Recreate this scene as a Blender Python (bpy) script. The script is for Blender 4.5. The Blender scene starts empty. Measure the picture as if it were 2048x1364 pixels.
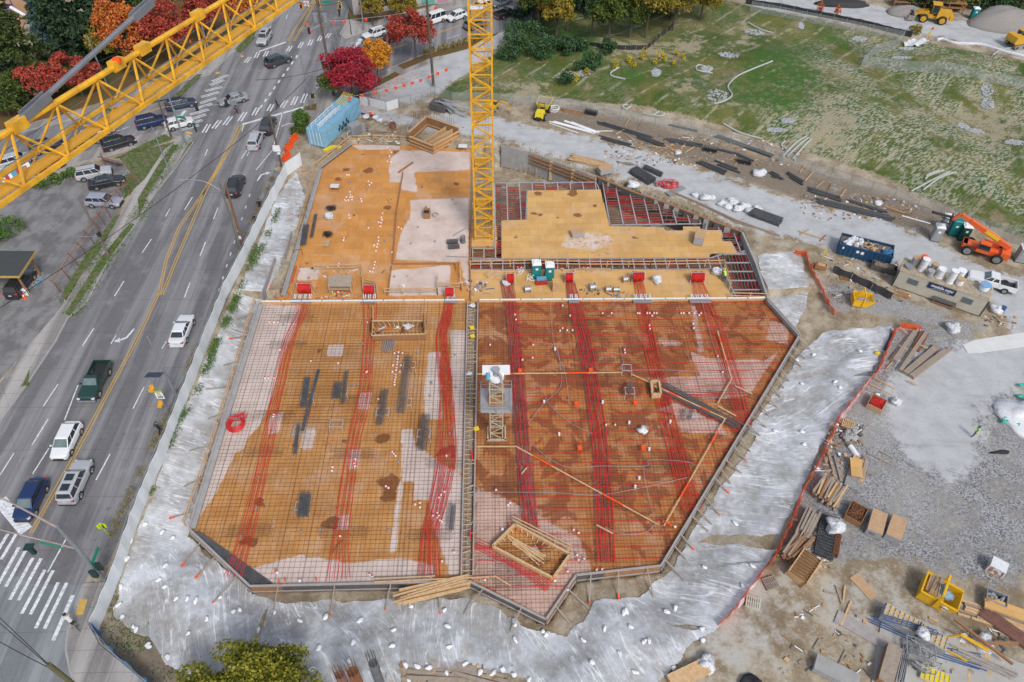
import bpy, math, random
import numpy as np
from mathutils import Vector, Matrix
R=math.radians
# camera, world, sun, exposure
SC=bpy.context.scene
FPX=1468.0; HC=62.0
_n=np.array([-24,1368,1468.]); _n/=np.linalg.norm(_n)
_d=np.array([-49,-1576,1468.]); _d-=_d.dot(_n)*_n; _d/=np.linalg.norm(_d)
_r=np.cross(_n,_d)
cam=bpy.data.cameras.new('camera'); camo=bpy.data.objects.new('camera',cam); SC.collection.objects.link(camo)
cam.sensor_width=36; cam.lens=FPX*36/2048; cam.clip_start=.5; cam.clip_end=2500
def _w(v): v=np.array(v,float); return Vector((v@_r,v@_d,-(v@_n)))
_X,_Y,_Z=_w((1,0,0)),_w((0,-1,0)),_w((0,0,-1))
camo.matrix_world=Matrix(((_X.x,_Y.x,_Z.x,0),(_X.y,_Y.y,_Z.y,0),(_X.z,_Y.z,_Z.z,HC),(0,0,0,1)))
SC.camera=camo
SUN_EL,SUN_AZ=R(48),R(-155)
w=bpy.data.worlds.new('World'); SC.world=w; w.use_nodes=True
nt=w.node_tree; nt.nodes.clear()
sky=nt.nodes.new('ShaderNodeTexSky'); sky.sky_type='NISHITA'; sky.sun_disc=False
sky.sun_elevation=SUN_EL; sky.sun_rotation=R(155); sky.dust_density=3.0; sky.ozone_density=1.5
hs=nt.nodes.new('ShaderNodeHueSaturation'); hs.inputs['Saturation'].default_value=.62
bg=nt.nodes.new('ShaderNodeBackground'); bg.inputs[1].default_value=.115
wo=nt.nodes.new('ShaderNodeOutputWorld')
nt.links.new(sky.outputs[0],hs.inputs['Color']); nt.links.new(hs.outputs[0],bg.inputs[0]); nt.links.new(bg.outputs[0],wo.inputs[0])
sl=bpy.data.lights.new('sun','SUN'); sl.energy=1.35; sl.angle=R(14); sl.color=(1,.985,.96)
so=bpy.data.objects.new('sun',sl); SC.collection.objects.link(so)
sv=Vector((math.cos(SUN_EL)*math.sin(R(155)),math.cos(SUN_EL)*math.cos(R(155)),math.sin(SUN_EL)))
so.rotation_euler=sv.to_track_quat('Z','Y').to_euler(); so.location=(0,0,90)
SC.view_settings.view_transform='Standard'; SC.view_settings.look='None'; SC.view_settings.exposure=0.54; SC.view_settings.gamma=1
SC.view_settings.use_curve_mapping=False
random.seed(7); RNG=np.random.default_rng(7)
U=random.uniform
# photo pixel -> point on a horizontal level
def P(x,y,z=0.0):
 v=np.array([x-1024,y-682,FPX]); w=np.array([v@_r,v@_d,-(v@_n)]); t=(z-HC)/w[2]
 return Vector((w[0]*t,w[1]*t,z))
def PZ(pts,z=0.0): return [P(x,y,z) for x,y in pts]
def P2(pts,z=0.0): return [(P(x,y,z).x,P(x,y,z).y) for x,y in pts]
# polygon helpers (numpy)
def inpoly(X,Y,poly):
 c=np.zeros(np.shape(X),bool); n=len(poly)
 for i in range(n):
  x1,y1=poly[i]; x2,y2=poly[i-1]
  if y1==y2: continue
  c^=((Y<y1)!=(Y<y2))&(X<(x2-x1)*(Y-y1)/(y2-y1)+x1)
 return c
def pdist(X,Y,poly,closed=True):
 d=np.full(np.shape(X),1e9); n=len(poly)
 for i in range(n if closed else n-1):
  x1,y1=poly[i]; x2,y2=poly[(i+1)%n]; dx,dy=x2-x1,y2-y1
  t=np.clip(((X-x1)*dx+(Y-y1)*dy)/(dx*dx+dy*dy+1e-9),0,1)
  d=np.minimum(d,np.hypot(X-x1-t*dx,Y-y1-t*dy))
 return d
def sdist(X,Y,poly):
 d=pdist(X,Y,poly); return np.where(inpoly(X,Y,poly),-d,d)
def sstep(a,b,x):
 t=np.clip((x-a)/(b-a),0,1); return t*t*(3-2*t)
# terrain height
SITE=P2([(378,1057),(500,1172),(945,1162),(1092,1238),(1152,1152),(1322,1132),(1600,668),(1537,598),(1482,462),(1330,402),(1198,352),(1005,296),(930,292),(860,292),(705,287),(640,335),(562,590),(517,606)],0)
LVL=.5
PLR=P2([(1610,505),(1500,505)],.8)
PITN=P2([(990,300),(1200,352),(1205,372),(990,372)],0)
MOUND=P2([(950,200),(1150,60),(1500,40),(1780,90),(2048,110),(2048,460),(1880,420),(1540,290),(1100,215)],.8)
def G(X,Y):
 X=np.asarray(X,float); Y=np.asarray(Y,float)
 sd=sdist(X,Y,SITE)
 wd=np.where(X>14,4.5+6.5*sstep(14,26,X),4.6)
 wd=np.where((Y<30)&(X>-20),7.5,wd)
 wd=np.where(Y>70,1.8,wd)
 lo=np.where(Y>66,.35,-.95); lo=np.where((Y>66)&(X>2)&(Y<97),.2,lo)
 h=lo+(LVL-lo)*sstep(.4,wd,sd)
 h=h+.12*np.sin(X*.9+1.3*np.sin(Y*.5))*np.cos(Y*.8)*sstep(.4,1.5,sd)*(1-sstep(wd-2,wd,sd))*(Y<75)
 h=np.where(sd<0,-3.2,h)
 md=-sdist(X,Y,MOUND); m=sstep(0,9,md)
 h=h+m*(1.2*np.sin(X*.085+.6)*np.cos(Y*.09)+.5*np.sin(X*.21+Y*.13)+.9)
 return h
def g1(x,y): return float(G(np.array([x]),np.array([y]))[0])
def PG(px,py,dz=0.0):
 z=.6; p=P(px,py,z)
 for i in range(8):
  z=.5*z+.5*(g1(p.x,p.y)+dz); p=P(px,py,z)
 return p
ZS=.5 # street level
def PS(px,py,dz=0.0): return P(px,py,ZS+dz)
# object helpers
COL=SC.collection
def tag(o,label=None,cat=None,group=None,kind=None):
 if label: o['label']=label
 if cat: o['category']=cat
 if group: o['group']=group
 if kind: o['kind']=kind
 return o
def thing(name,label,cat,loc=(0,0,0),rz=0,group=None):
 o=bpy.data.objects.new(name,None); COL.objects.link(o); o.location=loc; o.rotation_euler=(0,0,rz); o.empty_display_size=.2
 return tag(o,label,cat,group)
def copytree(o,loc=None,rz=None,label=None,parent=None):
 c=o.copy(); COL.objects.link(c)
 if parent is not None: c.parent=parent
 if loc is not None: c.location=loc
 if rz is not None: c.rotation_euler=(0,0,rz)
 if label: c['label']=label
 for ch in list(o.children): copytree(ch,parent=c)
 return c
def meshobj(name,V,F,mats,parent=None,mi=None,smooth=False,base=False):
 V=np.asarray(V,float).reshape(-1,3); off=np.zeros(3)
 if base and len(V): off=np.array([V[:,0].mean(),V[:,1].mean(),V[:,2].min()])
 me=bpy.data.meshes.new(name); me.from_pydata((V-off).tolist(),[],F)
 for m in (mats if isinstance(mats,(list,tuple)) else [mats]): me.materials.append(m)
 if mi is not None: me.polygons.foreach_set('material_index',np.asarray(mi,np.int32))
 if smooth: me.polygons.foreach_set('use_smooth',np.ones(len(me.polygons),bool))
 me.update()
 o=bpy.data.objects.new(name,me); COL.objects.link(o); o.location=off
 if parent is not None: o.parent=parent
 return o
class MB:
 def __init__(s): s.v=[]; s.f=[]; s.m=[]; s.k=0
 def add(s,vs,fs,k=None):
  n=len(s.v); s.v.extend([tuple(v) for v in vs]); s.f.extend([tuple(i+n for i in f) for f in fs]); s.m.extend([s.k if k is None else k]*len(fs)); return s
 def box(s,c,d,rz=0,k=None,taper=1.0,M=None):
  a,b,e=d[0]/2,d[1]/2,d[2]/2; t=taper
  vs=[Vector((x*a*(t if z>0 else 1),y*b*(t if z>0 else 1),z*e)) for x,y,z in ((-1,-1,-1),(1,-1,-1),(1,1,-1),(-1,1,-1),(-1,-1,1),(1,-1,1),(1,1,1),(-1,1,1))]
  if M is not None: vs=[M@v for v in vs]
  cs,sn=math.cos(rz),math.sin(rz)
  vs=[(v.x*cs-v.y*sn+c[0],v.x*sn+v.y*cs+c[1],v.z+c[2]) for v in vs]
  return s.add(vs,[(0,3,2,1),(4,5,6,7),(0,1,5,4),(1,2,6,5),(2,3,7,6),(3,0,4,7)],k)
 def bar(s,a,b,w,h=None,k=None,up=(0,0,1)):
  h=h or w; a=Vector(a); b=Vector(b); d=(b-a)
  if d.length<1e-6: return s
  d.normalize(); u=Vector(up); sd=d.cross(u)
  if sd.length<1e-3: sd=d.cross(Vector((1,0,0)))
  sd.normalize(); u=sd.cross(d); x=sd*(w/2); y=u*(h/2)
  vs=[a-x-y,a+x-y,a+x+y,a-x+y,b-x-y,b+x-y,b+x+y,b-x+y]
  return s.add(vs,[(3,2,1,0),(4,5,6,7),(0,1,5,4),(1,2,6,5),(2,3,7,6),(3,0,4,7)],k)
 def tube(s,pts,r,n=5,k=None,cap=True,r2=None):
  pts=[Vector(p) for p in pts]; N=len(pts); vs=[]; fs=[]
  for i,p in enumerate(pts):
   t=(pts[min(i+1,N-1)]-pts[max(i-1,0)]); 
   if t.length<1e-7: t=Vector((0,0,1))
   t.normalize(); u=t.cross(Vector((0,0,1)))
   if u.length<.05: u=t.cross(Vector((1,0,0)))
   u.normalize(); q=u.cross(t); rr=r if r2 is None else r+(r2-r)*i/(N-1)
   for j in range(n):
    a=2*math.pi*(j+.5)/n; vs.append(p+u*(rr*math.cos(a))+q*(rr*math.sin(a)))
  for i in range(N-1):
   for j in range(n): fs.append((i*n+j,i*n+(j+1)%n,(i+1)*n+(j+1)%n,(i+1)*n+j))
  if cap: fs.append(tuple(range(n))[::-1]); fs.append(tuple((N-1)*n+j for j in range(n)))
  return s.add(vs,fs,k)
 def cyl(s,a,b,r1,r2=None,n=12,k=None): return s.tube([a,b],r1,n,k,True,r1 if r2 is None else r2)
 def prism(s,pts,z0,z1,k=None):
  n=len(pts); ar=sum(pts[i-1][0]*pts[i][1]-pts[i][0]*pts[i-1][1] for i in range(n))
  if ar<0: pts=pts[::-1]
  vs=[(p[0],p[1],z0) for p in pts]+[(p[0],p[1],z1) for p in pts]
  return s.add(vs,[tuple(range(n))[::-1],tuple(range(n,2*n))]+[(i,(i+1)%n,n+(i+1)%n,n+i) for i in range(n)],k)
 def sprism(s,prof,y0,y1,k=None):   # profile in xz extruded along y
  n=len(prof); ar=sum(prof[i-1][0]*prof[i][1]-prof[i][0]*prof[i-1][1] for i in range(n))
  if ar<0: prof=prof[::-1]
  vs=[(p[0],y1,p[1]) for p in prof]+[(p[0],y0,p[1]) for p in prof]
  return s.add(vs,[tuple(range(n))[::-1],tuple(range(n,2*n))]+[(i,(i+1)%n,n+(i+1)%n,n+i) for i in range(n)],k)
 def torus(s,c,Rr,r,n=16,m=6,ax='z',k=None,arc=2*math.pi):
  vs=[];fs=[]; full=arc>6.2; N=n if full else n+1
  for i in range(N):
   a=arc*i/n
   for j in range(m):
    b=2*math.pi*j/m; x=(Rr+r*math.cos(b))*math.cos(a); y=(Rr+r*math.cos(b))*math.sin(a); z=r*math.sin(b)
    v=(x,y,z) if ax=='z' else ((x,z,y) if ax=='y' else (z,x,y)); vs.append((v[0]+c[0],v[1]+c[1],v[2]+c[2]))
  for i in range(n if full else n):
   for j in range(m): fs.append((i*m+j,((i+1)%N)*m+j,((i+1)%N)*m+(j+1)%m,i*m+(j+1)%m))
  return s.add(vs,fs,k)
 def blob(s,c,rad,seed=0,amp=.25,n=8,m=6,k=None,flat=0):
  rg=random.Random(seed); vs=[];fs=[]
  ph=[rg.uniform(0,6.28) for _ in range(6)]
  for i in range(m+1):
   th=math.pi*i/m
   for j in range(n):
    a=2*math.pi*j/n
    q=1+amp*(math.sin(3*a+ph[0]+2*th)*.5+math.sin(2*th*2+ph[1]+a)*.5+.7*(rg.random()-.5))
    if i in (0,m): q=1
    z=math.cos(th)*rad[2]*q
    if flat: z=max(z,-rad[2]*flat)
    vs.append((c[0]+rad[0]*q*math.sin(th)*math.cos(a),c[1]+rad[1]*q*math.sin(th)*math.sin(a),c[2]+z))
  for i in range(m):
   for j in range(n): fs.append((i*n+j,(i+1)*n+j,(i+1)*n+(j+1)%n,i*n+(j+1)%n))
  return s.add(vs,fs,k)
 def wheel(s,c,r,w,ax=(0,1,0),k=0,kr=1,n=18):
  c=Vector(c);ax=Vector(ax)
  a=c-ax*w/2; b=c+ax*w/2
  s.tube([a,a+ax*w*.12,b-ax*w*.12,b],r*.93,n,k); s.tube([a+ax*w*.1,b-ax*w*.1],r,n,k)
  return s
 def build(s,name,mats,parent=None,smooth=False,base=None):
  if base is None: base=parent is None
  return meshobj(name,s.v,s.f,mats,parent,s.m,smooth,base)
# materials
_mats={}
def mat(name,col=(.5,.5,.5),rough=.7,metal=0,col2=None,scale=3.0,amt=.5,bump=0,bscale=None,spec=.5,alpha=1,coat=0,emit=0,trans=0,det=5,sharp=None):
 if name in _mats: return _mats[name]
 m=bpy.data.materials.new(name); m.use_nodes=True; t=m.node_tree; b=t.nodes['Principled BSDF']
 b.inputs['Base Color'].default_value=(*col,1); b.inputs['Roughness'].default_value=rough; b.inputs['Metallic'].default_value=metal
 b.inputs['Specular IOR Level'].default_value=spec; b.inputs['Coat Weight'].default_value=coat; b.inputs['Alpha'].default_value=alpha
 if trans: b.inputs['Transmission Weight'].default_value=trans
 if emit: b.inputs['Emission Color'].default_value=(*col,1); b.inputs['Emission Strength'].default_value=emit
 tc=t.nodes.new('ShaderNodeTexCoord')
 if col2 is None: col2=tuple(c*.72 for c in col); 
 nz=t.nodes.new('ShaderNodeTexNoise'); nz.inputs['Scale'].default_value=scale; nz.inputs['Detail'].default_value=det; nz.inputs['Roughness'].default_value=.65
 t.links.new(tc.outputs['Object'],nz.inputs['Vector'])
 rp=t.nodes.new('ShaderNodeValToRGB'); lo,hi=(.5-.25/max(amt,.01)*.5,.5+.25/max(amt,.01)*.5) if sharp is None else (.5-sharp,.5+sharp)
 rp.color_ramp.elements[0].position=max(0,lo); rp.color_ramp.elements[1].position=min(1,hi)
 rp.color_ramp.elements[0].color=(*col2,1); rp.color_ramp.elements[1].color=(*col,1)
 t.links.new(nz.outputs['Fac'],rp.inputs[0]); t.links.new(rp.outputs[0],b.inputs['Base Color'])
 if bump:
  n2=t.nodes.new('ShaderNodeTexNoise'); n2.inputs['Scale'].default_value=bscale or scale*4; n2.inputs['Detail'].default_value=6
  t.links.new(tc.outputs['Object'],n2.inputs['Vector'])
  bp=t.nodes.new('ShaderNodeBump'); bp.inputs['Strength'].default_value=bump; bp.inputs['Distance'].default_value=.05
  t.links.new(n2.outputs['Fac'],bp.inputs['Height']); t.links.new(bp.outputs[0],b.inputs['Normal'])
 _mats[name]=m; return m
class NT:   # small node graph helper
 def __init__(s,name):
  s.m=bpy.data.materials.new(name); s.m.use_nodes=True; s.t=s.m.node_tree; s.b=s.t.nodes['Principled BSDF']; _mats[name]=s.m
  s.tc=s.t.nodes.new('ShaderNodeTexCoord').outputs['Object']
 def L(s,a,b): s.t.links.new(a,b)
 def set(s,n,k,v):
  if isinstance(v,bpy.types.NodeSocket): s.L(v,n.inputs[k])
  else:
   if isinstance(v,tuple) and len(v)==3 and n.inputs[k].type=='RGBA': v=(*v,1)
   n.inputs[k].default_value=v
 def noise(s,scale,det=5,rough=.6,dist=0,vec=None,out='Fac'):
  n=s.t.nodes.new('ShaderNodeTexNoise'); s.L(vec or s.tc,n.inputs['Vector'])
  for k,v in (('Scale',scale),('Detail',det),('Roughness',rough),('Distortion',dist)): n.inputs[k].default_value=v
  return n.outputs[out]
 def vor(s,scale,feat='F1',out='Distance',vec=None,rnd=1):
  n=s.t.nodes.new('ShaderNodeTexVoronoi'); n.feature=feat; s.L(vec or s.tc,n.inputs['Vector']); n.inputs['Scale'].default_value=scale; n.inputs['Randomness'].default_value=rnd
  return n.outputs[out]
 def wave(s,scale,dist=0,det=2,dscale=1,vec=None,axis='X',prof='SIN'):
  n=s.t.nodes.new('ShaderNodeTexWave'); n.bands_direction=axis; n.wave_profile=prof; s.L(vec or s.tc,n.inputs['Vector'])
  for k,v in (('Scale',scale),('Distortion',dist),('Detail',det),('Detail Scale',dscale)): n.inputs[k].default_value=v
  return n.outputs['Fac']
 def map(s,scale=(1,1,1),rot=(0,0,0),vec=None):
  n=s.t.nodes.new('ShaderNodeMapping'); s.L(vec or s.tc,n.inputs['Vector']); n.inputs['Scale'].default_value=scale; n.inputs['Rotation'].default_value=rot; return n.outputs[0]
 def math(s,op,a,b=0.0,c=0.0):
  n=s.t.nodes.new('ShaderNodeMath'); n.operation=op; s.set(n,0,a); s.set(n,1,b)
  if op in('MULTIPLY_ADD','SMOOTH_MIN'): s.set(n,2,c)
  return n.outputs[0]
 def ss(s,x,a,b):
  n=s.t.nodes.new('ShaderNodeMapRange'); n.interpolation_type='SMOOTHSTEP'; s.set(n,0,x); n.inputs[1].default_value=a; n.inputs[2].default_value=b; return n.outputs[0]
 def mix(s,f,a,b,mode='MIX'):
  n=s.t.nodes.new('ShaderNodeMix'); n.data_type='RGBA'; n.blend_type=mode; s.set(n,0,f); s.set(n,6,a); s.set(n,7,b); return n.outputs[2]
 def attr(s,name):
  n=s.t.nodes.new('ShaderNodeAttribute'); n.attribute_name=name; return n.outputs['Fac']
 def bump(s,h,st=.5,dist=.05):
  n=s.t.nodes.new('ShaderNodeBump'); n.inputs['Strength'].default_value=st; n.inputs['Distance'].default_value=dist; s.L(h,n.inputs['Height']); s.L(n.outputs[0],s.b.inputs['Normal'])
 def out(s,col,rough=.8,spec=.4):
  s.set(s.b,'Base Color',col); s.set(s.b,'Roughness',rough); s.b.inputs['Specular IOR Level'].default_value=spec; return s.m
def attrset(o,name,val):
 a=o.data.attributes.new(name,'FLOAT','POINT'); a.data.foreach_set('value',np.asarray(val,np.float32).ravel())
# ================================================================ GROUND
def axis(a,b,st,lo,hi):
 c=list(np.arange(a,b+1e-6,st)); x=c[0]; s=st; L=[]
 while x>lo: s*=1.35; x-=s; L.append(x)
 x=c[-1]; s=st; H=[]
 while x<hi: s*=1.35; x+=s; H.append(x)
 return np.array(L[::-1]+c+H)
def gridmesh(name,xs,ys,zf,m,keep=None):
 X,Y=np.meshgrid(xs,ys); Z=zf(X,Y); nx,ny=len(xs),len(ys)
 V=np.stack([X,Y,Z],-1).reshape(-1,3)
 i,j=np.meshgrid(np.arange(nx-1),np.arange(ny-1)); a=(j*nx+i).ravel()
 F=np.stack([a,a+1,a+nx+1,a+nx],-1)
 if keep is not None:
  k=keep(X,Y); kc=(k[:-1,:-1]&k[1:,:-1]&k[:-1,1:]&k[1:,1:]).ravel(); F=F[kc]
  used=np.unique(F); rm=np.full(len(V),-1); rm[used]=np.arange(len(used)); V=V[used]; F=rm[F]
 me=bpy.data.meshes.new(name); me.vertices.add(len(V)); me.vertices.foreach_set('co',V.astype(np.float32).ravel())
 me.loops.add(F.size); me.loops.foreach_set('vertex_index',F.astype(np.int32).ravel())
 me.polygons.add(len(F)); me.polygons.foreach_set('loop_start',np.arange(0,F.size,4,dtype=np.int32))
 me.polygons.foreach_set('use_smooth',np.ones(len(F),bool)); me.update(calc_edges=True); me.materials.append(m)
 o=bpy.data.objects.new(name,me); COL.objects.link(o); return o,V[:,0],V[:,1]
GRASS=P2([(870,200),(905,165),(935,150),(1040,70),(1060,20),(1240,-30),(1420,-10),(1500,12),(1800,75),(1880,90),(2048,122),(2200,160),(2400,560),(2060,485),(1900,415),(1740,345),(1560,290),(1400,245),(1270,212),(1130,195),(1000,205)],.5)
ROADP=[P2([(700,240),(880,185),(930,150),(1020,72),(1036,50),(1000,60),(930,90),(870,112),(720,170),(690,200)],.5),
 P2([(720,215),(830,235),(940,225),(1050,248),(1250,293),(1560,392),(1800,450),(1930,520),(2060,560),(2300,640),(2300,780),(2048,690),(1980,600),(1850,560),(1700,510),(1500,455),(1340,385),(1200,335),(1000,282),(860,262),(760,240)],.5),
 P2([(1490,-8),(1560,-10),(1800,20),(2048,58),(2300,90),(2300,150),(2048,112),(1900,78),(1700,45),(1500,15)],.5),
 P2([(1800,735),(1880,700),(2048,670),(2150,700),(2100,760),(1995,790),(1955,870),(1965,930),(1890,962),(1830,925),(1770,850),(1775,790)],.5)]
GRAV=[P2([(1690,690),(1780,645),(1900,650),(2048,800),(2300,900),(2300,1160),(2048,1150),(1990,1180),(1900,1145),(1800,1125),(1660,1115),(1570,1130),(1590,1010),(1640,900),(1700,760)],.5),
 P2([(1650,560),(1790,590),(1960,650),(1940,680),(1800,640),(1660,610)],.5)]
PALE2=[P2([(1370,1190),(1560,1130),(1640,1220),(1500,1364),(1380,1364)],.5),P2([(1630,1190),(1760,1110),(1900,1230),(1700,1300)],.5)]
DARKB=[P2([(1050,215),(1250,235),(1550,320),(1900,430),(1840,470),(1560,385),(1260,285),(1080,245)],.5),P2([(200,1190),(245,1195),(420,1364),(300,1364)],.5)]
def soft(X,Y,poly,w=2.2): return 1-sstep(-w,w,sdist(X,Y,poly))
def make_ground():
 n=NT('ground'); big=n.noise(.09,4,.55); mid=n.noise(.5,6,.65); fin=n.noise(3.2,6,.7); vf=n.noise(14,3,.7)
 mb=n.math('ADD',n.math('MULTIPLY',n.math('SUBTRACT',mid,.5),1.3),n.math('MULTIPLY',n.math('SUBTRACT',fin,.5),.7))
 def msk(a,s=.16): return n.ss(n.math("ADD",n.attr(a),n.math("MULTIPLY",mb,1.7)),.5-s,.5+s)
 mud=n.mix(n.ss(mid,.35,.65),(.23,.175,.11),(.41,.35,.26)); mud=n.mix(n.ss(fin,.5,.72),mud,(.40,.375,.33))
 mud=n.mix(n.ss(n.noise(.23,5,.6),.5,.68),mud,(.20,.15,.095))
 mud=n.mix(msk('darkb'),mud,n.mix(fin,(.10,.075,.05),(.30,.25,.20)))
 rd=n.mix(n.ss(mid,.3,.7),(.37,.375,.38),(.46,.47,.48)); 
 tr=n.wave(.35,6,3,.6,vec=n.map((1,.25,1),(0,0,.9))); rd=n.mix(n.math('MULTIPLY',n.ss(n.noise(.35,5,.6,vec=n.map((.35,2.2,1),(0,0,.42))),.5,.75),.5),rd,(.30,.29,.27))
 crk=n.ss(n.vor(.13,'DISTANCE_TO_EDGE',vec=None),.0,.012)
 rd=n.mix(n.ss(vf,.62,.75),rd,(.25,.24,.22))
 g1_=n.vor(8.5,'F1','Color'); sx=n.t.nodes.new('ShaderNodeSeparateColor'); n.L(g1_,sx.inputs[0])
 gv=n.mix(sx.outputs[0],(.09,.09,.095),(.40,.40,.41)); gv=n.mix(n.ss(mid,.42,.66),gv,n.mix(fin,(.14,.13,.12),(.32,.305,.28))); gv=n.mix(n.math('MULTIPLY',n.ss(big,.45,.65),.4),gv,(.36,.35,.33))
 gr=n.mix(n.ss(big,.42,.6),(.055,.095,.013),(.155,.15,.038)); gr=n.mix(n.ss(fin,.35,.7),gr,(.075,.09,.02))
 gr=n.mix(n.ss(n.noise(.16,5,.62),.52,.66),gr,(.035,.085,.014))
 rip=n.ss(n.noise(1.25,3,.6,.2,vec=n.map((3.6,.9,1),vec=n.map(rot=(0,0,1.0)))),.46,.57); rip=n.math('MULTIPLY',rip,n.ss(n.noise(.13,4,.6),.36,.56)); st=n.math('MULTIPLY',rip,n.math('ADD',n.math('MULTIPLY',n.attr('net'),.75),.22))
 trk=n.wave(.11,7,3,.35,vec=n.map((1,.55,1),(0,0,1.1)),axis='X'); trk=n.math('MULTIPLY',n.ss(trk,.93,.99),n.ss(mid,.42,.6))
 gr=n.mix(n.ss(n.noise(.21,6,.72),.53,.66),gr,n.mix(fin,(.13,.10,.055),(.28,.23,.14))); gr=n.mix(n.math('MULTIPLY',st,.68),gr,(.44,.43,.36)); gr=n.mix(n.math('MULTIPLY',trk,.7),gr,(.36,.32,.23))
 gr=n.mix(msk('straw'),gr,n.mix(fin,(.17,.14,.075),(.42,.38,.27)))
 gr=n.mix(n.math('MULTIPLY',msk('lush'),n.ss(n.noise(.9,5,.7),.36,.56)),gr,n.mix(fin,(.025,.08,.012),(.07,.15,.025)))
 col=n.mix(msk('gravel'),mud,gv); col=n.mix(msk('pale2',.4),col,(.42,.405,.37)); col=n.mix(msk('road',.22),col,rd); col=n.mix(msk('grass',.1),col,gr)
 bh=n.math('ADD',n.math('MULTIPLY',fin,.8),n.math('MULTIPLY',vf,.5)); n.bump(bh,.7,.12)
 m=n.out(col,.92,.25)
 xs=axis(-100,112,.34,-900,900); ys=axis(12,160,.34,-500,1400)
 o,X,Y=gridmesh('ground',xs,ys,G,m)
 z=lambda ps,w=2.2: np.max([soft(X,Y,p,w) for p in ps],0)
 attrset(o,'road',z(ROADP)); attrset(o,'gravel',z(GRAV)); attrset(o,'pale2',z(PALE2)*.5); attrset(o,'darkb',z(DARKB)*.85)
 attrset(o,'grass',soft(X,Y,GRASS,1.0))
 net=P2([(1480,290),(1600,130),(1700,60),(1900,90),(2300,150),(2400,600),(1880,420)],.5); attrset(o,'net',soft(X,Y,net,5))
 straw=[P2([(980,230),(1000,170),(1090,150),(1120,210)],.5),P2([(1160,60),(1230,90),(1350,80),(1400,40),(1420,110),(1330,135),(1180,125)],.5),P2([(1330,170),(1420,160),(1390,210),(1600,232),(1570,245),(1390,225),(1340,200)],.5),
  P2([(1880,230),(1960,180),(2048,250),(2040,290),(1950,290)],.5),P2([(1560,300),(1640,215),(1720,250),(1720,300),(1700,330),(1600,310)],.5),P2([(1790,70),(1860,75),(1850,95),(1790,90)],.5),P2([(1480,50),(1560,60),(1500,100),(1440,110)],.5)]
 attrset(o,'straw',z(straw,5)*.62)
 lush=[P2([(1500,110),(1600,80),(1640,170),(1590,250),(1480,230),(1450,190)],.5),P2([(1650,65),(1690,75),(1680,95),(1640,85)],.5),P2([(1860,110),(1930,105),(1870,125)],.5),P2([(1240,150),(1330,170),(1240,180)],.5),P2([(1060,40),(1200,60),(1190,150),(1120,120),(1040,110)],.5)]
 attrset(o,'lush',z(lush,4)*.8)
 tag(o,kind='structure')
 return o
make_ground()
def sheet(name,polys,z,m,kind='structure'):
 b=MB()
 for p in polys:
  v=[(q[0],q[1],z) for q in p]; ar=sum(p[i-1][0]*p[i][1]-p[i][0]*p[i-1][1] for i in range(len(p)))
  if ar<0: v=v[::-1]
  b.add(v,[tuple(range(len(v)))])
 o=b.build(name,m,base=False); return tag(o,kind=kind)
def slabprism(name,polys,z0,z1,m):
 b=MB()
 for p in polys: b.prism(p,z0,z1)
 return tag(b.build(name,m,base=False),kind='structure')
def asphalt(name,base,dark,jx=3.6,jy=5.4,sy=.06):
 n=NT(name); st=n.noise(.6,5,.6,vec=n.map((1,sy,1))); md=n.noise(.35,5,.6); fi=n.noise(9,4,.7)
 c=n.mix(n.ss(st,.40,.60),tuple(x*.85 for x in dark),tuple(x*1.08 for x in base)); c=n.mix(n.math('MULTIPLY',n.ss(md,.5,.75),.5),c,tuple(x*1.25 for x in base)); c=n.mix(n.math('MULTIPLY',n.ss(fi,.45,.8),.35),c,tuple(x*1.5 for x in base))
 wv=n.noise(.12,3,.5,out='Color'); vm=n.t.nodes.new('ShaderNodeVectorMath'); vm.operation='MULTIPLY_ADD'; n.L(wv,vm.inputs[0]); vm.inputs[1].default_value=(.5,.5,0); n.L(n.tc,vm.inputs[2])
 sp=n.t.nodes.new('ShaderNodeSeparateXYZ'); n.L(vm.outputs[0],sp.inputs[0])
 jl=None
 for ax,per in ((0,jx),(1,jy)):
  fr=n.math('FRACT',n.math('DIVIDE',sp.outputs[ax],per)); d=n.math('ABSOLUTE',n.math('SUBTRACT',fr,.5)); l=n.ss(d,.5-.032/per,.5-.010/per)
  jl=l if jl is None else n.math('MAXIMUM',jl,l)
 c=n.mix(n.math('MULTIPLY',jl,.6),c,tuple(x*.35 for x in dark))
 ck=n.ss(n.vor(.05,'DISTANCE_TO_EDGE',vec=None),.002,.0); wp=n.noise(.8,3,.5,vec=n.map((1,sy/3,1))); c=n.mix(n.math('MULTIPLY',n.ss(wp,.5,.62),.35),c,tuple(x*.7 for x in dark)); oil=n.ss(n.noise(.9,4,.6),.66,.74); c=n.mix(n.math('MULTIPLY',oil,.5),c,tuple(x*.5 for x in dark)); c=n.mix(n.math('MULTIPLY',ck,.4),c,tuple(x*.4 for x in dark))
 n.bump(fi,.2,.02); return n.out(c,.85,.35)
M_ASPH=asphalt('road_asphalt',(.222,.218,.224),(.150,.147,.153)); M_ASPH2=asphalt('lot_asphalt',(.195,.19,.19),(.155,.15,.15),7.2,9.1,.8)
M_CONC=asphalt('sidewalk_concrete',(.33,.31,.295),(.24,.225,.215),1.8,1.8); M_NEWC=asphalt('pale_concrete',(.23,.24,.25),(.18,.19,.20),3.6,5)
M_KERB=mat('kerb',(.36,.35,.34),.8,scale=2)
M_WHITE=mat('marking_white',(.74,.76,.78),.7,col2=(.42,.43,.44),scale=5,amt=1.0,sharp=.12); M_YEL=mat('marking_yellow',(.62,.36,.05),.7,col2=(.40,.25,.07),scale=3)
M_TACT=mat('tactile_yellow',(.62,.40,.09),.8,scale=3)
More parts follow.
